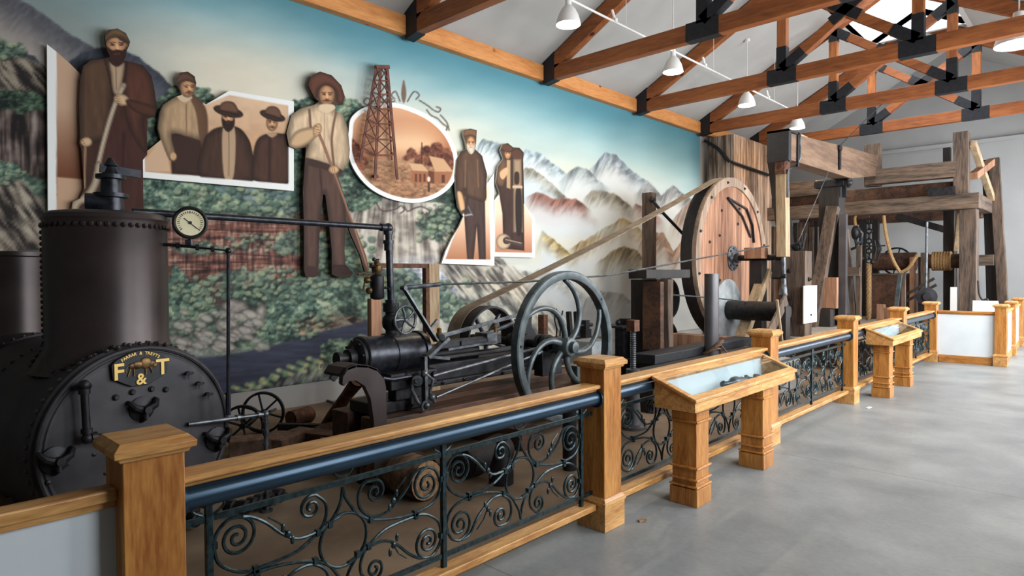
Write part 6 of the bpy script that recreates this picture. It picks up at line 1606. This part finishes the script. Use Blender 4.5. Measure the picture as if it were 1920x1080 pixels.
# square jack post with the white label, bearing timbers of the band wheel
jp = empty('jack_post', (-4.2, 12.1, .5), 'thick square weathered post with a white label on its near edge', 'post')
timber('post_shaft', None, None, Vector((-4.2, 12.1, .512)), Vector((-4.2, 12.1, 2.06)), .35, .36, M['oldZ'], (0, 1, 0), parent=jp)
m = MB()
for z in (.8, 1.2, 1.7): m.lathe((-4.3, 11.92, z), (0, -1, 0), [(0, .04), (.02, .04), (.03, .02), (.05, .02)], 8)
for z in (1.55, .9): m.lathe((-4.02, 12.1, z), (1, 0, 0), [(0, .04), (.02, .04), (.03, .02), (.05, .02)], 8)
m.build('post_bolts', M['iron'], jp)
a = PX(1507, 536, -4.0); b = PX(1530, 603, -4.0)
sg = MB().box(-4.005, a.y-.02, b.z, -3.985, b.y, a.z).build('white_label', M['enamel'], jp)
m = MB(); m.tube([(-4.3, 12.0, 2.06), (-4.3, 12.0, 2.16), (-4.15, 12.0, 2.2), (-4.12, 12.0, 2.1)], .03, 8).ball((-4.2, 12.05, 2.13), .09).tube([(-4.36, 12.0, 2.08), (-4.44, 11.98, 2.2)], .025, 6).tube([(-4.1, 12.0, 2.1), (-4.05, 12, 2.38)], .02, 6)
m.build('iron_hook', M['iron'], jp)
bs_ = empty('bearing_stand', (-4.85, 11.75, 0), 'timber stand with a pale ended block holding the band wheel shaft', 'stand')
def tb2(n_, *a_, **k_): return tb(n_, *a_, parent=bs_, **k_)
tb2('bearing_block', Vector((-4.95, 11.6, 2.03)), Vector((-4.62, 11.6, 2.03)), .3, .20, M['redZ'])
tb2('upright', Vector((-4.82, 11.78, .0)), Vector((-4.82, 11.78, 1.9)), .24, .24, M['darkwood'], (0, 1, 0))
tb2('brace', PX(1385, 648, -4.75), PX(1436, 508, -4.75), .14, .2, M['tanZ'], (1, 0, 0))
a = PX(1385, 648, -4.75); 
tb2('sill', Vector((-6.3, 10.75, .12)), Vector((-4.2, 10.75, .12)), .26, .24, M['oldX'])
m = MB(); P = [PX(1470, 560, -4.0), PX(1452, 610, -4.0), PX(1420, 650, -4.0), PX(1385, 690, -4.0)]
tag(timber('leaning_plank', 'long pale plank leaning behind the fence left of the labelled post', 'plank', Vector((PX(1388, 700, -3.6).x, PX(1388, 700, -3.6).y, .03)), PX(1474, 560, -4.05), .2, .04, M['oldZ'], (1, 0, 0)))
tag(timber('thin_lath', 'thin upright tan lath in front of the leaning plank', 'lath', Vector((-3.85, 10.55, 0)), PX(1457, 562, -3.85), .04, .03, M['tanZ'], (0, 1, 0)))

# drum in front of the band wheel
dr = empty('sand_reel', (-4.8, 10.9, .2), 'black winding drum with a big pale end disc in front of the band wheel', 'drum')
dc = Vector((-5.05, 11.05, 1.0))
MB().cyl(dc, dc+XD*.95, .17, n=32).build('drum_barrel', M['iron'], dr)
MB().lathe(dc-XD*.04, XD, [(0, .56), (.03, .56)], 48).build('end_disc', M['disc'], dr)
MB().lathe(dc+XD*.93, XD, [(0, .22), (.06, .22), (.061, .1), (.14, .1)], 32).build('end_flange', M['iron'], dr)
for x_ in (-5.22, -4.02): MB().box(x_-.05, 10.85, .24, x_+.05, 11.05, 1.1).build('drum_support', M['darkwood'], dr)
tag(timber('reddish_sill', 'reddish brown sill timber lying low in front of the band wheel', 'timber', PY(1262, 637, 10.2), Vector((-4.45, 10.2, PY(1262, 637, 10.2).z)), .22, .24, M['redZ']))
# iron pulleys beside the wooden wheel
def spoked(name, label, cat, c, R, w_, n_, mt, rim=.03, axis=(1, 0, 0), sp=.016, group=None, hub=.05, curved=0):
    t = empty(name, (c[0], c[1], c[2]-R), label, cat, group); c = Vector(c); ax = Vector(axis).normalized()
    MB().ring(c, ax, [(-w_/2, R-rim), (-w_/2, R), (w_/2, R), (w_/2, R-rim)], 48).build('rim', mt, t)
    MB().cyl(c-ax*(w_*.6), c+ax*(w_*.6), hub, n=16).build('hub', mt, t)
    u = ax.cross(Vector((0, 0, 1))).normalized(); v = Vector((0, 0, 1))
    for i in range(n_):
        a = 2*PI*i/n_+.3; MB().tube([c+(u*math.cos(a)+v*math.sin(a))*hub*.8, c+(u*math.cos(a)+v*math.sin(a))*(R-rim*.5)], sp, 7).build('spoke', mt, t)
    return t
spoked('iron_pulley', 'black spoked iron pulley left of the wooden band wheel', 'pulley', (-5.75, 10.05, 1.22), .36, .14, 5, M['iron'], group=None)
spoked('iron_pulley', 'lower black iron pulley touching the floor left of the band wheel', 'pulley', (-5.75, 9.95, .42), .42, .14, 5, M['iron'])
MB_ = MB(); MB_.box(-5.95, 9.7, 0.8, -5.85, 10.4, .88); MB_.box(-5.95, 9.66, 0, -5.85, 9.74, 1.3); MB_.box(-5.95, 10.36, 0, -5.85, 10.44, 1.3); MB_.cyl((-5.9, 10.05, 1.22), (-5.68, 10.05, 1.22), .03); MB_.box(-5.95, 9.7, 1.18, -5.85, 10.4, 1.26)
tag(MB_.build('pulley_stand', M['darkwood'], origin=(-5.9, 10.05, 0)), 'dark stand carrying the upper black iron pulley', 'stand')
# left post block
lp = empty('post_block', (-4.95, 8.5, 0), 'squat dark timber post with a bark edged slab and a black cap beam', 'post')
def LPp(px, py, X): return PX(px, py, X)
c0 = PX(1203, 600, -5.0); c1 = PX(1262, 600, -4.75)
timber('post_core', None, None, Vector((-5.05, c0.y+.35, .0)), Vector((-5.05, c0.y+.35, 1.58)), .45, .42, M['darkwood'], (0, 1, 0), parent=lp)
timber('post_slab', None, None, Vector((-4.78, PX(1250, 600, -4.78).y-.10, .55)), Vector((-4.78, PX(1250, 600, -4.78).y-.10, 1.58)), .26, .14, M['oldZ'], (0, 1, 0), parent=lp, amp=.02)
timber('post_slab', None, None, Vector((-4.85, PX(1225, 600, -4.85).y, .55)), Vector((-4.85, PX(1225, 600, -4.85).y, 1.55)), .3, .1, M['darkwoodY'], (0, 1, 0), parent=lp)
timber('cap_beam', None, None, Vector((-4.9, PX(1195, 520, -4.9).y, 1.66)), Vector((-4.9, PX(1278, 520, -4.9).y, 1.66)), .3, .13, M['darkwood'], parent=lp)
# tall thin post with iron rod near the mural
up_ = empty('guide_post', (-6.6, PX(1217, 430, -6.6).y, 0), 'tall slim brown post before the misty mountains with a slanting iron rod', 'post')
timber('post_shaft', None, None, Vector((-6.6, PX(1217, 430, -6.6).y, 0)), PX(1217, 362, -6.6), .2, .2, M['oldZ'], (0, 1, 0), parent=up_)
MB().tube([PX(1222, 374, -6.45), PX(1240, 396, -6.3), PX(1284, 442, -6.0)], .03, 8).ball(PX(1222, 374, -6.45), .06).ball(PX(1238, 396, -6.3), .06).build('iron_rod', M['iron'], up_)
# wooden frame behind the engine (window like frame) and brown upright
fr_ = empty('timber_frame', (-6.9, 4.9, 0), 'tan and red timber frame standing against the mural behind the engine', 'frame')
XF = -6.9
a = PX(722, 498, XF); b = PX(812, 498, XF)
MB().box(XF-.03, a.y-.1, a.z-.03, XF+.03, b.y, a.z+.03).build('top_rail', M['rust'], fr_)
MB().box(XF-.05, PX(801, 550, XF).y, 0, XF+.05, PX(820, 550, XF).y, a.z+.03).build('tan_upright', M['tanZ'], fr_)
MB().box(XF-.02, PX(797, 550, XF).y-.03, 0, XF+.06, PX(801, 550, XF).y-.005, a.z-.03).build('red_edge', M['rust'], fr_)
MB().box(XF-.06, PX(694, 600, XF).y, 0, XF+.03, PX(714, 600, XF).y, PX(694, 560, XF).z).build('brown_upright', M['redZ'], fr_)
MB().box(XF-.03, PX(695, 500, XF).y, a.z-.03, XF+.03, a.y-.1, a.z+.03).build('top_rail', M['rust'], fr_)

# casing pipe with rope
cs = Vector((-4.2, 8.62, 0))
m = MB().ring((cs.x, cs.y, 0), (0, 0, 1), [(0, .09), (0, .102), (1.66, .102), (1.66, .09)], 36)
tag(m.build('casing_pipe', M['casing'], origin=tuple(cs)), 'plain grey upright casing pipe before the band wheel, rope draped round its foot', 'pipe')
random.seed(3)
m = MB()
for k in range(5):
    P = []
    for i in range(40):
        a = 2*PI*i/40; r = .125+.03*math.sin(a*2+k)+.006*k; P.append((cs.x+r*math.cos(a), cs.y+r*math.sin(a), .60-.03*k+.05*math.sin(a+k*.7)+.09*math.cos(a*1.0)))
    m.tube(P, .013, 6, closed=True)
m.tube([(cs.x+.13, cs.y+.05, .62), (cs.x+.2, cs.y+.12, .5), (cs.x+.2, cs.y+.15, .3), (cs.x+.16, cs.y+.1, .1), (cs.x+.2, cs.y, .012)], .013, 6)
tag(m.build('rope_coil', M['ropeb'], origin=(cs.x, cs.y, 0)), 'brown rope looped around the foot of the casing pipe', 'rope')

# ------------------------------------------------------------------ things on the deck
DKZ = .512
rp = cable('hanging_rope', 'thick tan rope hanging in a deep loop under the rig beam', cat_([tuple(PY(*q, 17.0)) for q in ((1657, 404), (1661, 440), (1672, 482), (1686, 508), (1690, 510), (1704, 502), (1716, 484), (1722, 478))], 6), .038, M['rope'])
def twist(name, label, a, b, r, mt):
    a = Vector(a); b = Vector(b); d = b-a; L_ = d.length; d.normalize(); u = d.orthogonal().normalized(); v = d.cross(u); m = MB(); n_ = int(L_/.02)
    for s in range(3):
        P = [a+d*(L_*k/n_)+(u*math.cos(k*.42+s*2.09)+v*math.sin(k*.42+s*2.09))*r*.55 for k in range(n_+1)]; m.tube(P, r*.6, 6)
    return tag(m.build(name, mt, origin=tuple(min((a, b), key=lambda q: q.z))), label, 'rope')
twist('twisted_rope', 'straight twisted yellow rope hanging from the black drilling tools to the deck', tuple(PY(1629, 494, 17.1)), (PY(1629, 540, 17.1).x, 17.1, DKZ), .05, M['rope'])
to = empty('drilling_tools', PY(1629, 440, 17.1), 'black and silver chain tools hanging above the twisted rope', 'tools')
q0 = PY(1629, 494, 17.1)
m = MB()
for k in range(9):
    c = q0+Vector((0, 0, .06+.12*k)); m.torus(c, (1, 0, 0) if k % 2 else (0, 1, 0), .055, .02, 14, 6)
m.build('chain', M['iron'], to); m = MB()
for dx in (-.14, .12, .2): m.tube([q0+Vector((dx, 0, .1)), q0+Vector((dx*1.3, 0, .35)), q0+Vector((dx, 0, .55))], .022, 6)
m.tube([q0+Vector((-.3, 0, .42)), q0+Vector((.35, 0, .42))], .02, 6); m.ball(q0+Vector((.1, -.05, .02)), .05).ball(q0+Vector((-.15, 0, .12)), .06); m.build('tool_bar', M['iron'], to)
MB().cyl(q0+Vector((0, 0, .06)), q0+Vector((0, 0, PY(1629, 404, 17.1).z-q0.z)), .012, n=6).build('hanger', M['iron'], to)
# hook block
hb = empty('hook_block', PY(1605, 440, 17.1), 'black hook block with a silver hook hung by frayed orange rope', 'hook')
q0 = PY(1604, 440, 17.1); MB().ball(q0+Vector((0, 0, .05)), .14, 12, 8, (.7, .7, 1.3)).tube([q0+Vector((0, 0, -.1)), q0+Vector((.03, 0, -.3)), q0+Vector((-.1, 0, -.36))], .035, 8).build('block', M['iron'], hb)
MB().tube([q0+Vector((.06, -.02, .16)), q0+Vector((.16, -.02, .02)), q0+Vector((.14, -.02, -.18)), q0+Vector((.04, -.02, -.22))], .035, 8).build('hook', M['steel'], hb)
MB().tube([q0+Vector((0, 0, .2)), q0+Vector((-.02, 0, .4)), q0+Vector((0, 0, PY(1604, 404, 17.1).z-q0.z))], .035, 7).build('frayed_rope', M['rope'], hb)
# wooden crutch frame
cf = empty('crutch_frame', (PY(1600, 520, 15.6).x, 15.6, DKZ), 'narrow timber frame of two leaning legs with a pale crosspiece', 'frame')
for a, b in (((1590, 470), (1602, 598)), ((1611, 460), (1610, 598)), ((1586, 430), (1592, 500))):
    p_ = PY(*a, 15.6); q_ = PY(*b, 15.6); 
    if b[1] > 590: q_.z = DKZ
    timber('frame_leg', None, None, q_, p_, .1, .1, M['oldZ'], (0, 1, 0), parent=cf)
a = PY(1590, 508, 15.5); MB().box(a.x-.03, 15.44, a.z-.12, PY(1613, 508, 15.5).x, 15.5, a.z+.08).build('crosspiece', M['oldX'], cf)
# wooden drum with box
bd = empty('bull_wheel_drum', (PY(1680, 500, 18.0).x, 18.0, DKZ), 'brown horizontal wooden drum resting on a dark boxed frame', 'drum')
a = PY(1640, 491, 18.0); b = PY(1718, 489, 18.0)
MB().cyl(a, Vector((b.x, 18.0, a.z)), .22, n=28).build('drum_barrel', M['darkwoodY'], bd)
MB().box(a.x, 17.75, DKZ, b.x, 18.2, a.z-.32).build('box_frame', M['darkwoodY'], bd, bevel=.01); MB().box(a.x-.02, 17.72, a.z-.33, b.x, 18.2, a.z-.29).build('ledge', M['oldX'], bd)
for px_ in (1706, 1722): post('drum_post', px_, px_+10, 482, 560, 17.65, M['redZ'] if px_ < 1715 else M['oldZ'], zb=DKZ, parent=bd)
post('drum_post', 1727, 1740, 474, 560, 17.5, M['oldZ'], zb=DKZ, parent=bd)
spoked('iron_handwheel', 'black iron wheel standing up behind the wooden drum', 'wheel', tuple(PY(1681, 490, 18.6)), .36, .05, 6, M['black'], rim=.04, axis=(.15, 1, 0))
# coil of orange rope
a = PY(1746, 490, 17.6); m = MB()
for k in range(7): m.torus(a+Vector((.045+.055*k, 0, .0)), (1, .05, 0), .2, .03, 24, 6)
tag(m.build('rope_on_reel', M['rope'], origin=(a.x, a.y, a.z-.2)), 'orange rope wound in tight turns on the small reel', 'rope')
re_ = empty('small_reel', (a.x+.2, 17.6, DKZ), 'small reel carrying the wound orange rope between dark posts', 'reel')
MB().cyl(a+Vector((-.1, 0, 0)), a+Vector((.62, 0, 0)), .165, n=20).build('reel_core', M['darkwoodY'], re_)
for dx in (-.1, .6): MB().box(a.x+dx-.05, 17.5, DKZ, a.x+dx+.05, 17.7, a.z+.1).build('reel_leg', M['darkwood'], re_)
# round black machine with tall rod
q0 = PY(1737, 556, 16.6); rm = empty('round_winch', (q0.x, 16.6, DKZ), 'round black iron winch head with a tall thin grey rod above it', 'winch')
q0.z = max(q0.z, DKZ+.2); MB().lathe(q0, (.25, -1, 0), [(0, .19), (.05, .2), (.12, .2), (.13, .1), (.2, .08)], 28).box(q0.x-.12, 16.5, DKZ, q0.x+.12, 16.75, q0.z-.1).build('winch_body', M['iron'], rm)
MB().tube([q0+Vector((0, -.05, .15)), PY(1738, 416, 16.6)], .025, 8).build('tall_rod', M['steel'], rm)
for k, (a, b) in enumerate((((1693, 556), (1752, 522)), ((1697, 566), (1756, 534)))):
    p_ = PY(*a, 17.0); q_ = PY(*b, 17.0); tag(timber('slanting_bar', ('upper' if k == 0 else 'lower')+' dark bar slanting up behind the round winch', 'bar', p_, q_, .05, .06, M['darkwood']))
# stumps, grey A shaped trestle
tr = empty('trestle', (PY(1683, 560, 16.0).x, 16.0, DKZ), 'pale grey A shaped board trestle under the hanging rope loop', 'trestle')
p_ = PY(1691, 512, 16.0)
for b in (1677, 1694): q_ = PY(b, 580, 16.0); q_.z = DKZ; timber('trestle_leg', None, None, q_, p_+Vector(((b-1688)*.003, (.05 if b > 1680 else 0), 0)), .09, .05, M['oldZ'] if b > 1680 else M['fly'], (0, 1, 0), parent=tr, amp=.002)
for k, (px_, h_, lb_) in enumerate(((1652, .42, 'short split wood stump left of the grey trestle'), (1665, .36, 'lower split wood stump right beside the taller one'))):
    c = PY(px_, 560, 16.3); tag(timber('wood_stump', lb_, 'stump', Vector((c.x, 16.3, DKZ)), Vector((c.x, 16.3, DKZ+h_)), .15, .17, M['redZ'], (0, 1, 0), amp=.015))
# signs on the deck
p_ = PY(1788, 562, 16.9); MB1 = MB().box(p_.x-.06, 16.88, DKZ, p_.x+.06, 16.9, p_.z+.28)
tag(MB1.build('narrow_sign', M['enamel'], origin=(p_.x, 16.89, DKZ)), 'narrow white sign board between the dark and the wide rig legs', 'sign')
p_ = PY(1848, 578, 15.2); m = MB(); m.add([tuple(p_+Vector(v)) for v in ((-.2, -.05, -.10), (.26, -.05, -.14), (.18, .12, .14), (-.22, .12, .14), (-.2, -.03, -.12), (.26, -.03, -.16), (.18, .14, .12), (-.22, .14, .12))], [(0, 1, 2, 3), (7, 6, 5, 4), (0, 4, 5, 1), (1, 5, 6, 2), (2, 6, 7, 3), (3, 7, 4, 0)])
si = empty('info_sign', (p_.x, p_.y, 0), 'white slanted information board on a dark stand beside the rig', 'sign')
m.build('sign_face', M['enamel'], si); MB().cyl((p_.x, p_.y+.05, 0), (p_.x, p_.y+.05, p_.z-.0), .025, n=10).box(p_.x-.12, p_.y-.07, 0, p_.x+.12, p_.y+.17, .02).build('sign_stand', M['black'], si)
cable('black_hose', 'black hose curving down beside the right rig leg', cat_([tuple(PY(*q, 16.2)) for q in ((1834, 526), (1836, 550), (1842, 562), (1852, 566))]+[(-2.0, 16.1, .4), (-1.95, 16.0, .02)], 6), .02, M['black'])
# ------------------------------------------------------------------ clutter on the exhibit floor
c = PZ(456, 838, 0); spoked('spoked_wheel', 'lower small black spoked cart wheel beside the boiler face', 'wheel', (c.x, c.y, .205), .205, .04, 6, M['black'], rim=.025, axis=(.75, -.65, 0), sp=.011, hub=.03)
c2 = PZ(494, 812, 0); spoked('spoked_wheel', 'upper small black spoked cart wheel, just right of the lower one', 'wheel', (c2.x, c2.y, .22), .22, .04, 6, M['black'], rim=.025, axis=(.75, -.65, 0), sp=.011, hub=.03)
a = Vector((c.x, c.y, .2)); b = Vector((c2.x, c2.y, .21)); 
tag(MB().cyl(a.lerp(b, .12), a.lerp(b, .88), .014, n=8).build('wheel_axle', M['black'], origin=tuple(a)), 'black axle joining the two small cart wheels', 'axle')
tag(timber('cart_pole', 'long black cart pole lying toward the engine from the small wheels', 'pole', PZ(520, 800, .12), PZ(640, 802, .06), .07, .07, M['darkwood']))
def lump(name, label, cat, px, py, L_, w_, h_, ang, mt, z=0.0, tilt=0.0, group=None, amp=.012):
    c = PZ(px, py, z); d = Vector((math.cos(ang)*math.cos(tilt), math.sin(ang)*math.cos(tilt), math.sin(tilt)))
    p_ = c-d*L_/2+Vector((0, 0, h_/2+abs(math.sin(tilt))*L_/2)); q_ = p_+d*L_
    return timber(name, label, cat, p_, q_, w_, h_, mt, group=group, amp=amp)
lump('wood_block', 'brown square block lying left below the water pipe elbow', 'block', 478, 852, .42, .22, .16, 1.1, M['brick'])
lump('wood_block', 'reddish brown block right behind the water pipe elbow', 'block', 545, 842, .50, .20, .15, 2.0, M['brick'])
lump('wood_block', 'pinkish brown block lying under the blue rail right of the stand pipe', 'block', 520, 900, .5, .17, .1, 2.3, M['redZ'])
lump('wood_board', 'flat board lying across the pinkish block by the stand pipe', 'board', 570, 880, .62, .16, .06, .7, M['oldX'])
lump('wood_board', 'second flat board, nearer the engine, under the blue rail', 'board', 625, 872, .7, .13, .08, 1.7, M['oldY'])
lump('wood_block', 'dark block among the boards before the engine bed', 'block', 600, 836, .45, .2, .14, .4, M['darkwoodY'])
lump('wood_block', 'long brown timber offcut lying before the engine bed', 'block', 660, 836, .6, .16, .12, 1.2, M['brick'])
def log(name, label, a, b, r, mt=None, cat='log'):
    a = Vector(a); b = Vector(b); d = (b-a); m = MB(); m.lathe(a, d, [(0, r*.97), (d.length*.3, r*1.03), (d.length*.7, r*.95), (d.length, r)], 22, cap=False); m.rough(.02, 6)
    t = empty(name, tuple(a-Vector((0, 0, r))), label, cat); m.build('bark', mt or M['bark'], t)
    for s, p_ in ((-1, a), (1, b)): MB().lathe(p_+d.normalized()*s*.002, d, [(-.004, r*.93), (.004, r*.93)], 22).build('cut_end', M['logend'] if mt is None else mt, t)
    return t
c = PZ(800, 940, 0); log('cut_log', 'short thick log with pale cracked cut end behind the front railing', (c.x, c.y, .155), (c.x-.62, c.y-.02, .17), .155)
c = PZ(712, 905, 0); tag(MB().lathe((c.x-.1, c.y, 0), (0, 0, 1), [(0, .13), (.24, .125), (.25, .09), (.26, .01)], 24).build('iron_bucket', M['iron'], origin=(c.x-.1, c.y, 0)), 'black drum shaped iron piece left of the cut log', 'bucket')
c = PZ(868, 900, 0); log('cut_log', 'dark log lying right of the cut log behind the railing stile', (c.x, c.y, .13), (c.x-.1, c.y+.55, .13), .13, M['darkwood'])
c = PZ(940, 905, 0); tag(MB().lathe((c.x, c.y, 0), (0, 0, 1), [(0, .10), (.10, .10), (.12, .095), (.30, .04), (.34, .035), (.345, .05), (.37, .05), (.375, .001)], 24).build('conical_weight', M['iron'], origin=(c.x, c.y, 0)), 'black bottle shaped iron weight standing between the railing scrolls', 'weight')
c = PZ(1068, 880, 0); tag(MB().cyl((c.x, c.y, 0), (c.x, c.y, .62), .06, n=16).lathe((c.x, c.y, .62), (0, 0, 1), [(0, .035), (.05, .035), (.06, .02), (.09, .02)], 12).build('jack_post_iron', M['iron'], origin=(c.x, c.y, 0)), 'black upright iron post with small pale top by the second oak post', 'post')
p_ = PZ(612, 800, .05); q_ = PX(668, 716, -5.6); d_ = q_-p_
log('leaning_pole', 'brown pole leaning up behind the curved iron guard', tuple(p_+Vector((0, 0, .02))), tuple(q_), .065, M['rust'], 'pole')
c = PZ(640, 815, 0); log('round_billet', 'brown rounded billet lying at the foot of the leaning pole', (c.x, c.y-.3, .07), (c.x-.1, c.y+.25, .08), .07, M['rust'])
c = PZ(545, 800, 0); log('round_billet', 'short thick brown billet behind the small cart wheels', (c.x, c.y, .09), (c.x-.06, c.y+.26, .09), .09, M['rust'])
cable('floor_hose', 'thin grey hose lying along the wall behind the cart wheels', cat_([tuple(PZ(*q, .015)) for q in ((505, 772), (540, 758), (590, 750), (618, 752), (640, 764))], 6), .014, M['steel'], 'hose')
# workshop pieces between flywheel and band wheel
ab = empty('work_bench', (-6.1, 8.0, 0), 'low dark bench with tools before the grey mist of the mural', 'bench')
MB().box(-6.5, 7.5, .62, -5.7, 8.3, .67).build('bench_top', M['darkwoodY'], ab)
for x_ in (-6.45, -5.75):
    for y_ in (7.55, 8.25): MB().box(x_-.04, y_-.04, 0, x_+.04, y_+.04, .62).build('leg', M['darkwood'], ab)
def onbench(name, label, mb, mt, org): return tag(mb.build(name, mt, origin=org), label, 'tool')
onbench('iron_vise', 'dark iron vise on the low bench', MB().box(-6.1, 7.95, .67, -5.95, 8.1, .80).cyl((-6.02, 7.8, .86), (-6.02, 8.2, .86), .03).box(-6.08, 7.98, .80, -5.97, 8.08, .94), M['iron'], (-6.02, 8.0, .67))
onbench('round_wheel_tool', 'round black iron tool lying left on the low bench', MB().lathe((-5.95, 7.62, .67), (0, 0, 1), [(0, .1), (.05, .11), (.1, .06), (.12, .01)], 18), M['iron'], (-5.95, 7.62, .67))
onbench('wooden_block', 'small reddish block standing on the low bench', MB().box(-6.3, 8.12, .67, -6.15, 8.22, .92), M['redZ'], (-6.2, 8.17, .67))
sk = empty('small_stand', (PX(1160, 606, -5.6).x, PX(1160, 606, -5.6).y, 0), 'flat topped black stand left of the squat post', 'stand')
q0 = PX(1165, 610, -5.4); MB().box(-5.6, q0.y-.28, q0.z-.02, -5.2, q0.y+.22, q0.z+.01).build('stand_top', M['iron'], sk)
MB().box(-5.48, q0.y-.05, 0, -5.34, q0.y+.15, q0.z-.02).build('stand_column', M['iron'], sk)
tag(MB().box(-5.45, q0.y+.02, q0.z+.01, -5.3, q0.y+.16, q0.z+.1).ball((-5.4, q0.y-.08, q0.z+.05), .045).build('small_casting', M['iron'], origin=(-5.4, q0.y, q0.z+.01)), 'small iron casting on the flat topped stand', 'casting')
# screw jack
c = Vector((-3.75, 0, 0)); yj = PX(1187, 700, -3.75).y
sj = empty('screw_jack', (-3.75, yj, 0), 'tall bottle screw jack with spiral screw behind the second railing bay', 'jack')
zt = PX(1187, 600, -3.75).z
MB().lathe((-3.75, yj, 0), (0, 0, 1), [(0, .14), (.03, .14), (.05, .10), (.12, .085), (.55, .06), (.60, .075), (.64, .075), (.65, .02)], 28).build('jack_body', M['casing'], sj)
MB().lathe((-3.75, yj, .64), (0, 0, 1), [(k*.012, .034 if k % 2 else .027) for k in range(int((zt-.64-.12)/.012))], 14).build('jack_screw', M['steel'], sj)
MB().box(-3.80, yj-.05, zt-.12, -3.70, yj+.05, zt).build('jack_head', M['rust'], sj)
# uprights and hooks behind the flywheel
for k, (px_, lb_) in enumerate(((1066, 'left one of two dark leaning iron bars behind the flywheel'), (1080, 'right one of two dark leaning iron bars behind the flywheel'))):
    q_ = PX(px_, 584, -5.9); tag(timber('iron_bar', lb_, 'bar', Vector((-5.9, q_.y+.12, 0)), q_, .06, .07, M['iron'], (1, 0, 0), amp=.002))
q_ = PX(1018, 590, -6.4); tag(timber('rack_block', 'small reddish block on a post seen through the flywheel', 'post', Vector((-6.4, q_.y, 0)), q_, .12, .1, M['rust'], (0, 1, 0), amp=.003))
m = MB()
for dx, h_ in ((0, .5), (.09, .42), (.16, .46)):
    y_ = PX(1040, 600, -6.4).y+dx; m.tube([(-6.38, y_, .55), (-6.38, y_+.03, .8), (-6.38, y_-.03, .95), (-6.38, y_+.02, .62+h_)], .012, 6)
y_ = PX(1040, 600, -6.4).y; m.box(-6.44, y_-.05, 0, -6.34, y_+.22, .58)
tag(m.build('tong_rack', M['iron'], origin=(-6.4, y_, 0)), 'rack of thin black tongs seen through the flywheel spokes', 'rack')
q_ = PX(1108, 640, -5.6); tag(MB().box(-5.8, q_.y-.25, 0, -5.4, q_.y+.25, q_.z+.02).build('grey_box', M['disc'], origin=(-5.6, q_.y, 0)), 'low grey box seen through the right rim of the flywheel', 'box')
# long dark skids and pale pad before the band wheel
tag(timber('iron_skid', 'long flat black skid beam lying right of the screw jack', 'beam', Vector((-4.45, 7.2, .55)), Vector((-4.45, 10.3, .55)), .34, .12, M['black']))
tag(timber('iron_skid', 'lower black skid beam close behind the display case', 'beam', Vector((-4.1, 6.6, .25)), Vector((-4.1, 10.3, .25)), .3, .5, M['darkwood']))
tag(timber('cross_sleeper', 'dark sleeper carrying the black skid beams', 'timber', Vector((-5.3, 7.3, .12)), Vector((-3.7, 7.3, .12)), .3, .22, M['darkwoodY']))
tag(MB().box(-3.85, 8.4, 0, -3.3, 9.6, .42).build('concrete_pad', M['strip'], origin=(-3.6, 9.0, 0), bevel=.02), 'pale concrete block at the foot of the casing pipe', 'block')
random.seed(12)
for k, (px_, py_) in enumerate(((1452, 640), (1468, 634), (1481, 628), (1492, 632), (1445, 628), (1475, 622))):
    c = PZ(px_, py_, .3); a_ = random.random()*3
    o = MB().beam((c.x-.08*math.cos(a_), c.y-.08*math.sin(a_), .04), (c.x+.08*math.cos(a_), c.y+.08*math.sin(a_), .05), .06, .05).rough(.01, 9, k).build('scrap_iron', M['steel'], origin=(c.x, c.y, 0))
    tag(o, 'grey scrap iron piece lying at the foot of the labelled square post', 'scrap iron', 'scrap iron by the square post')
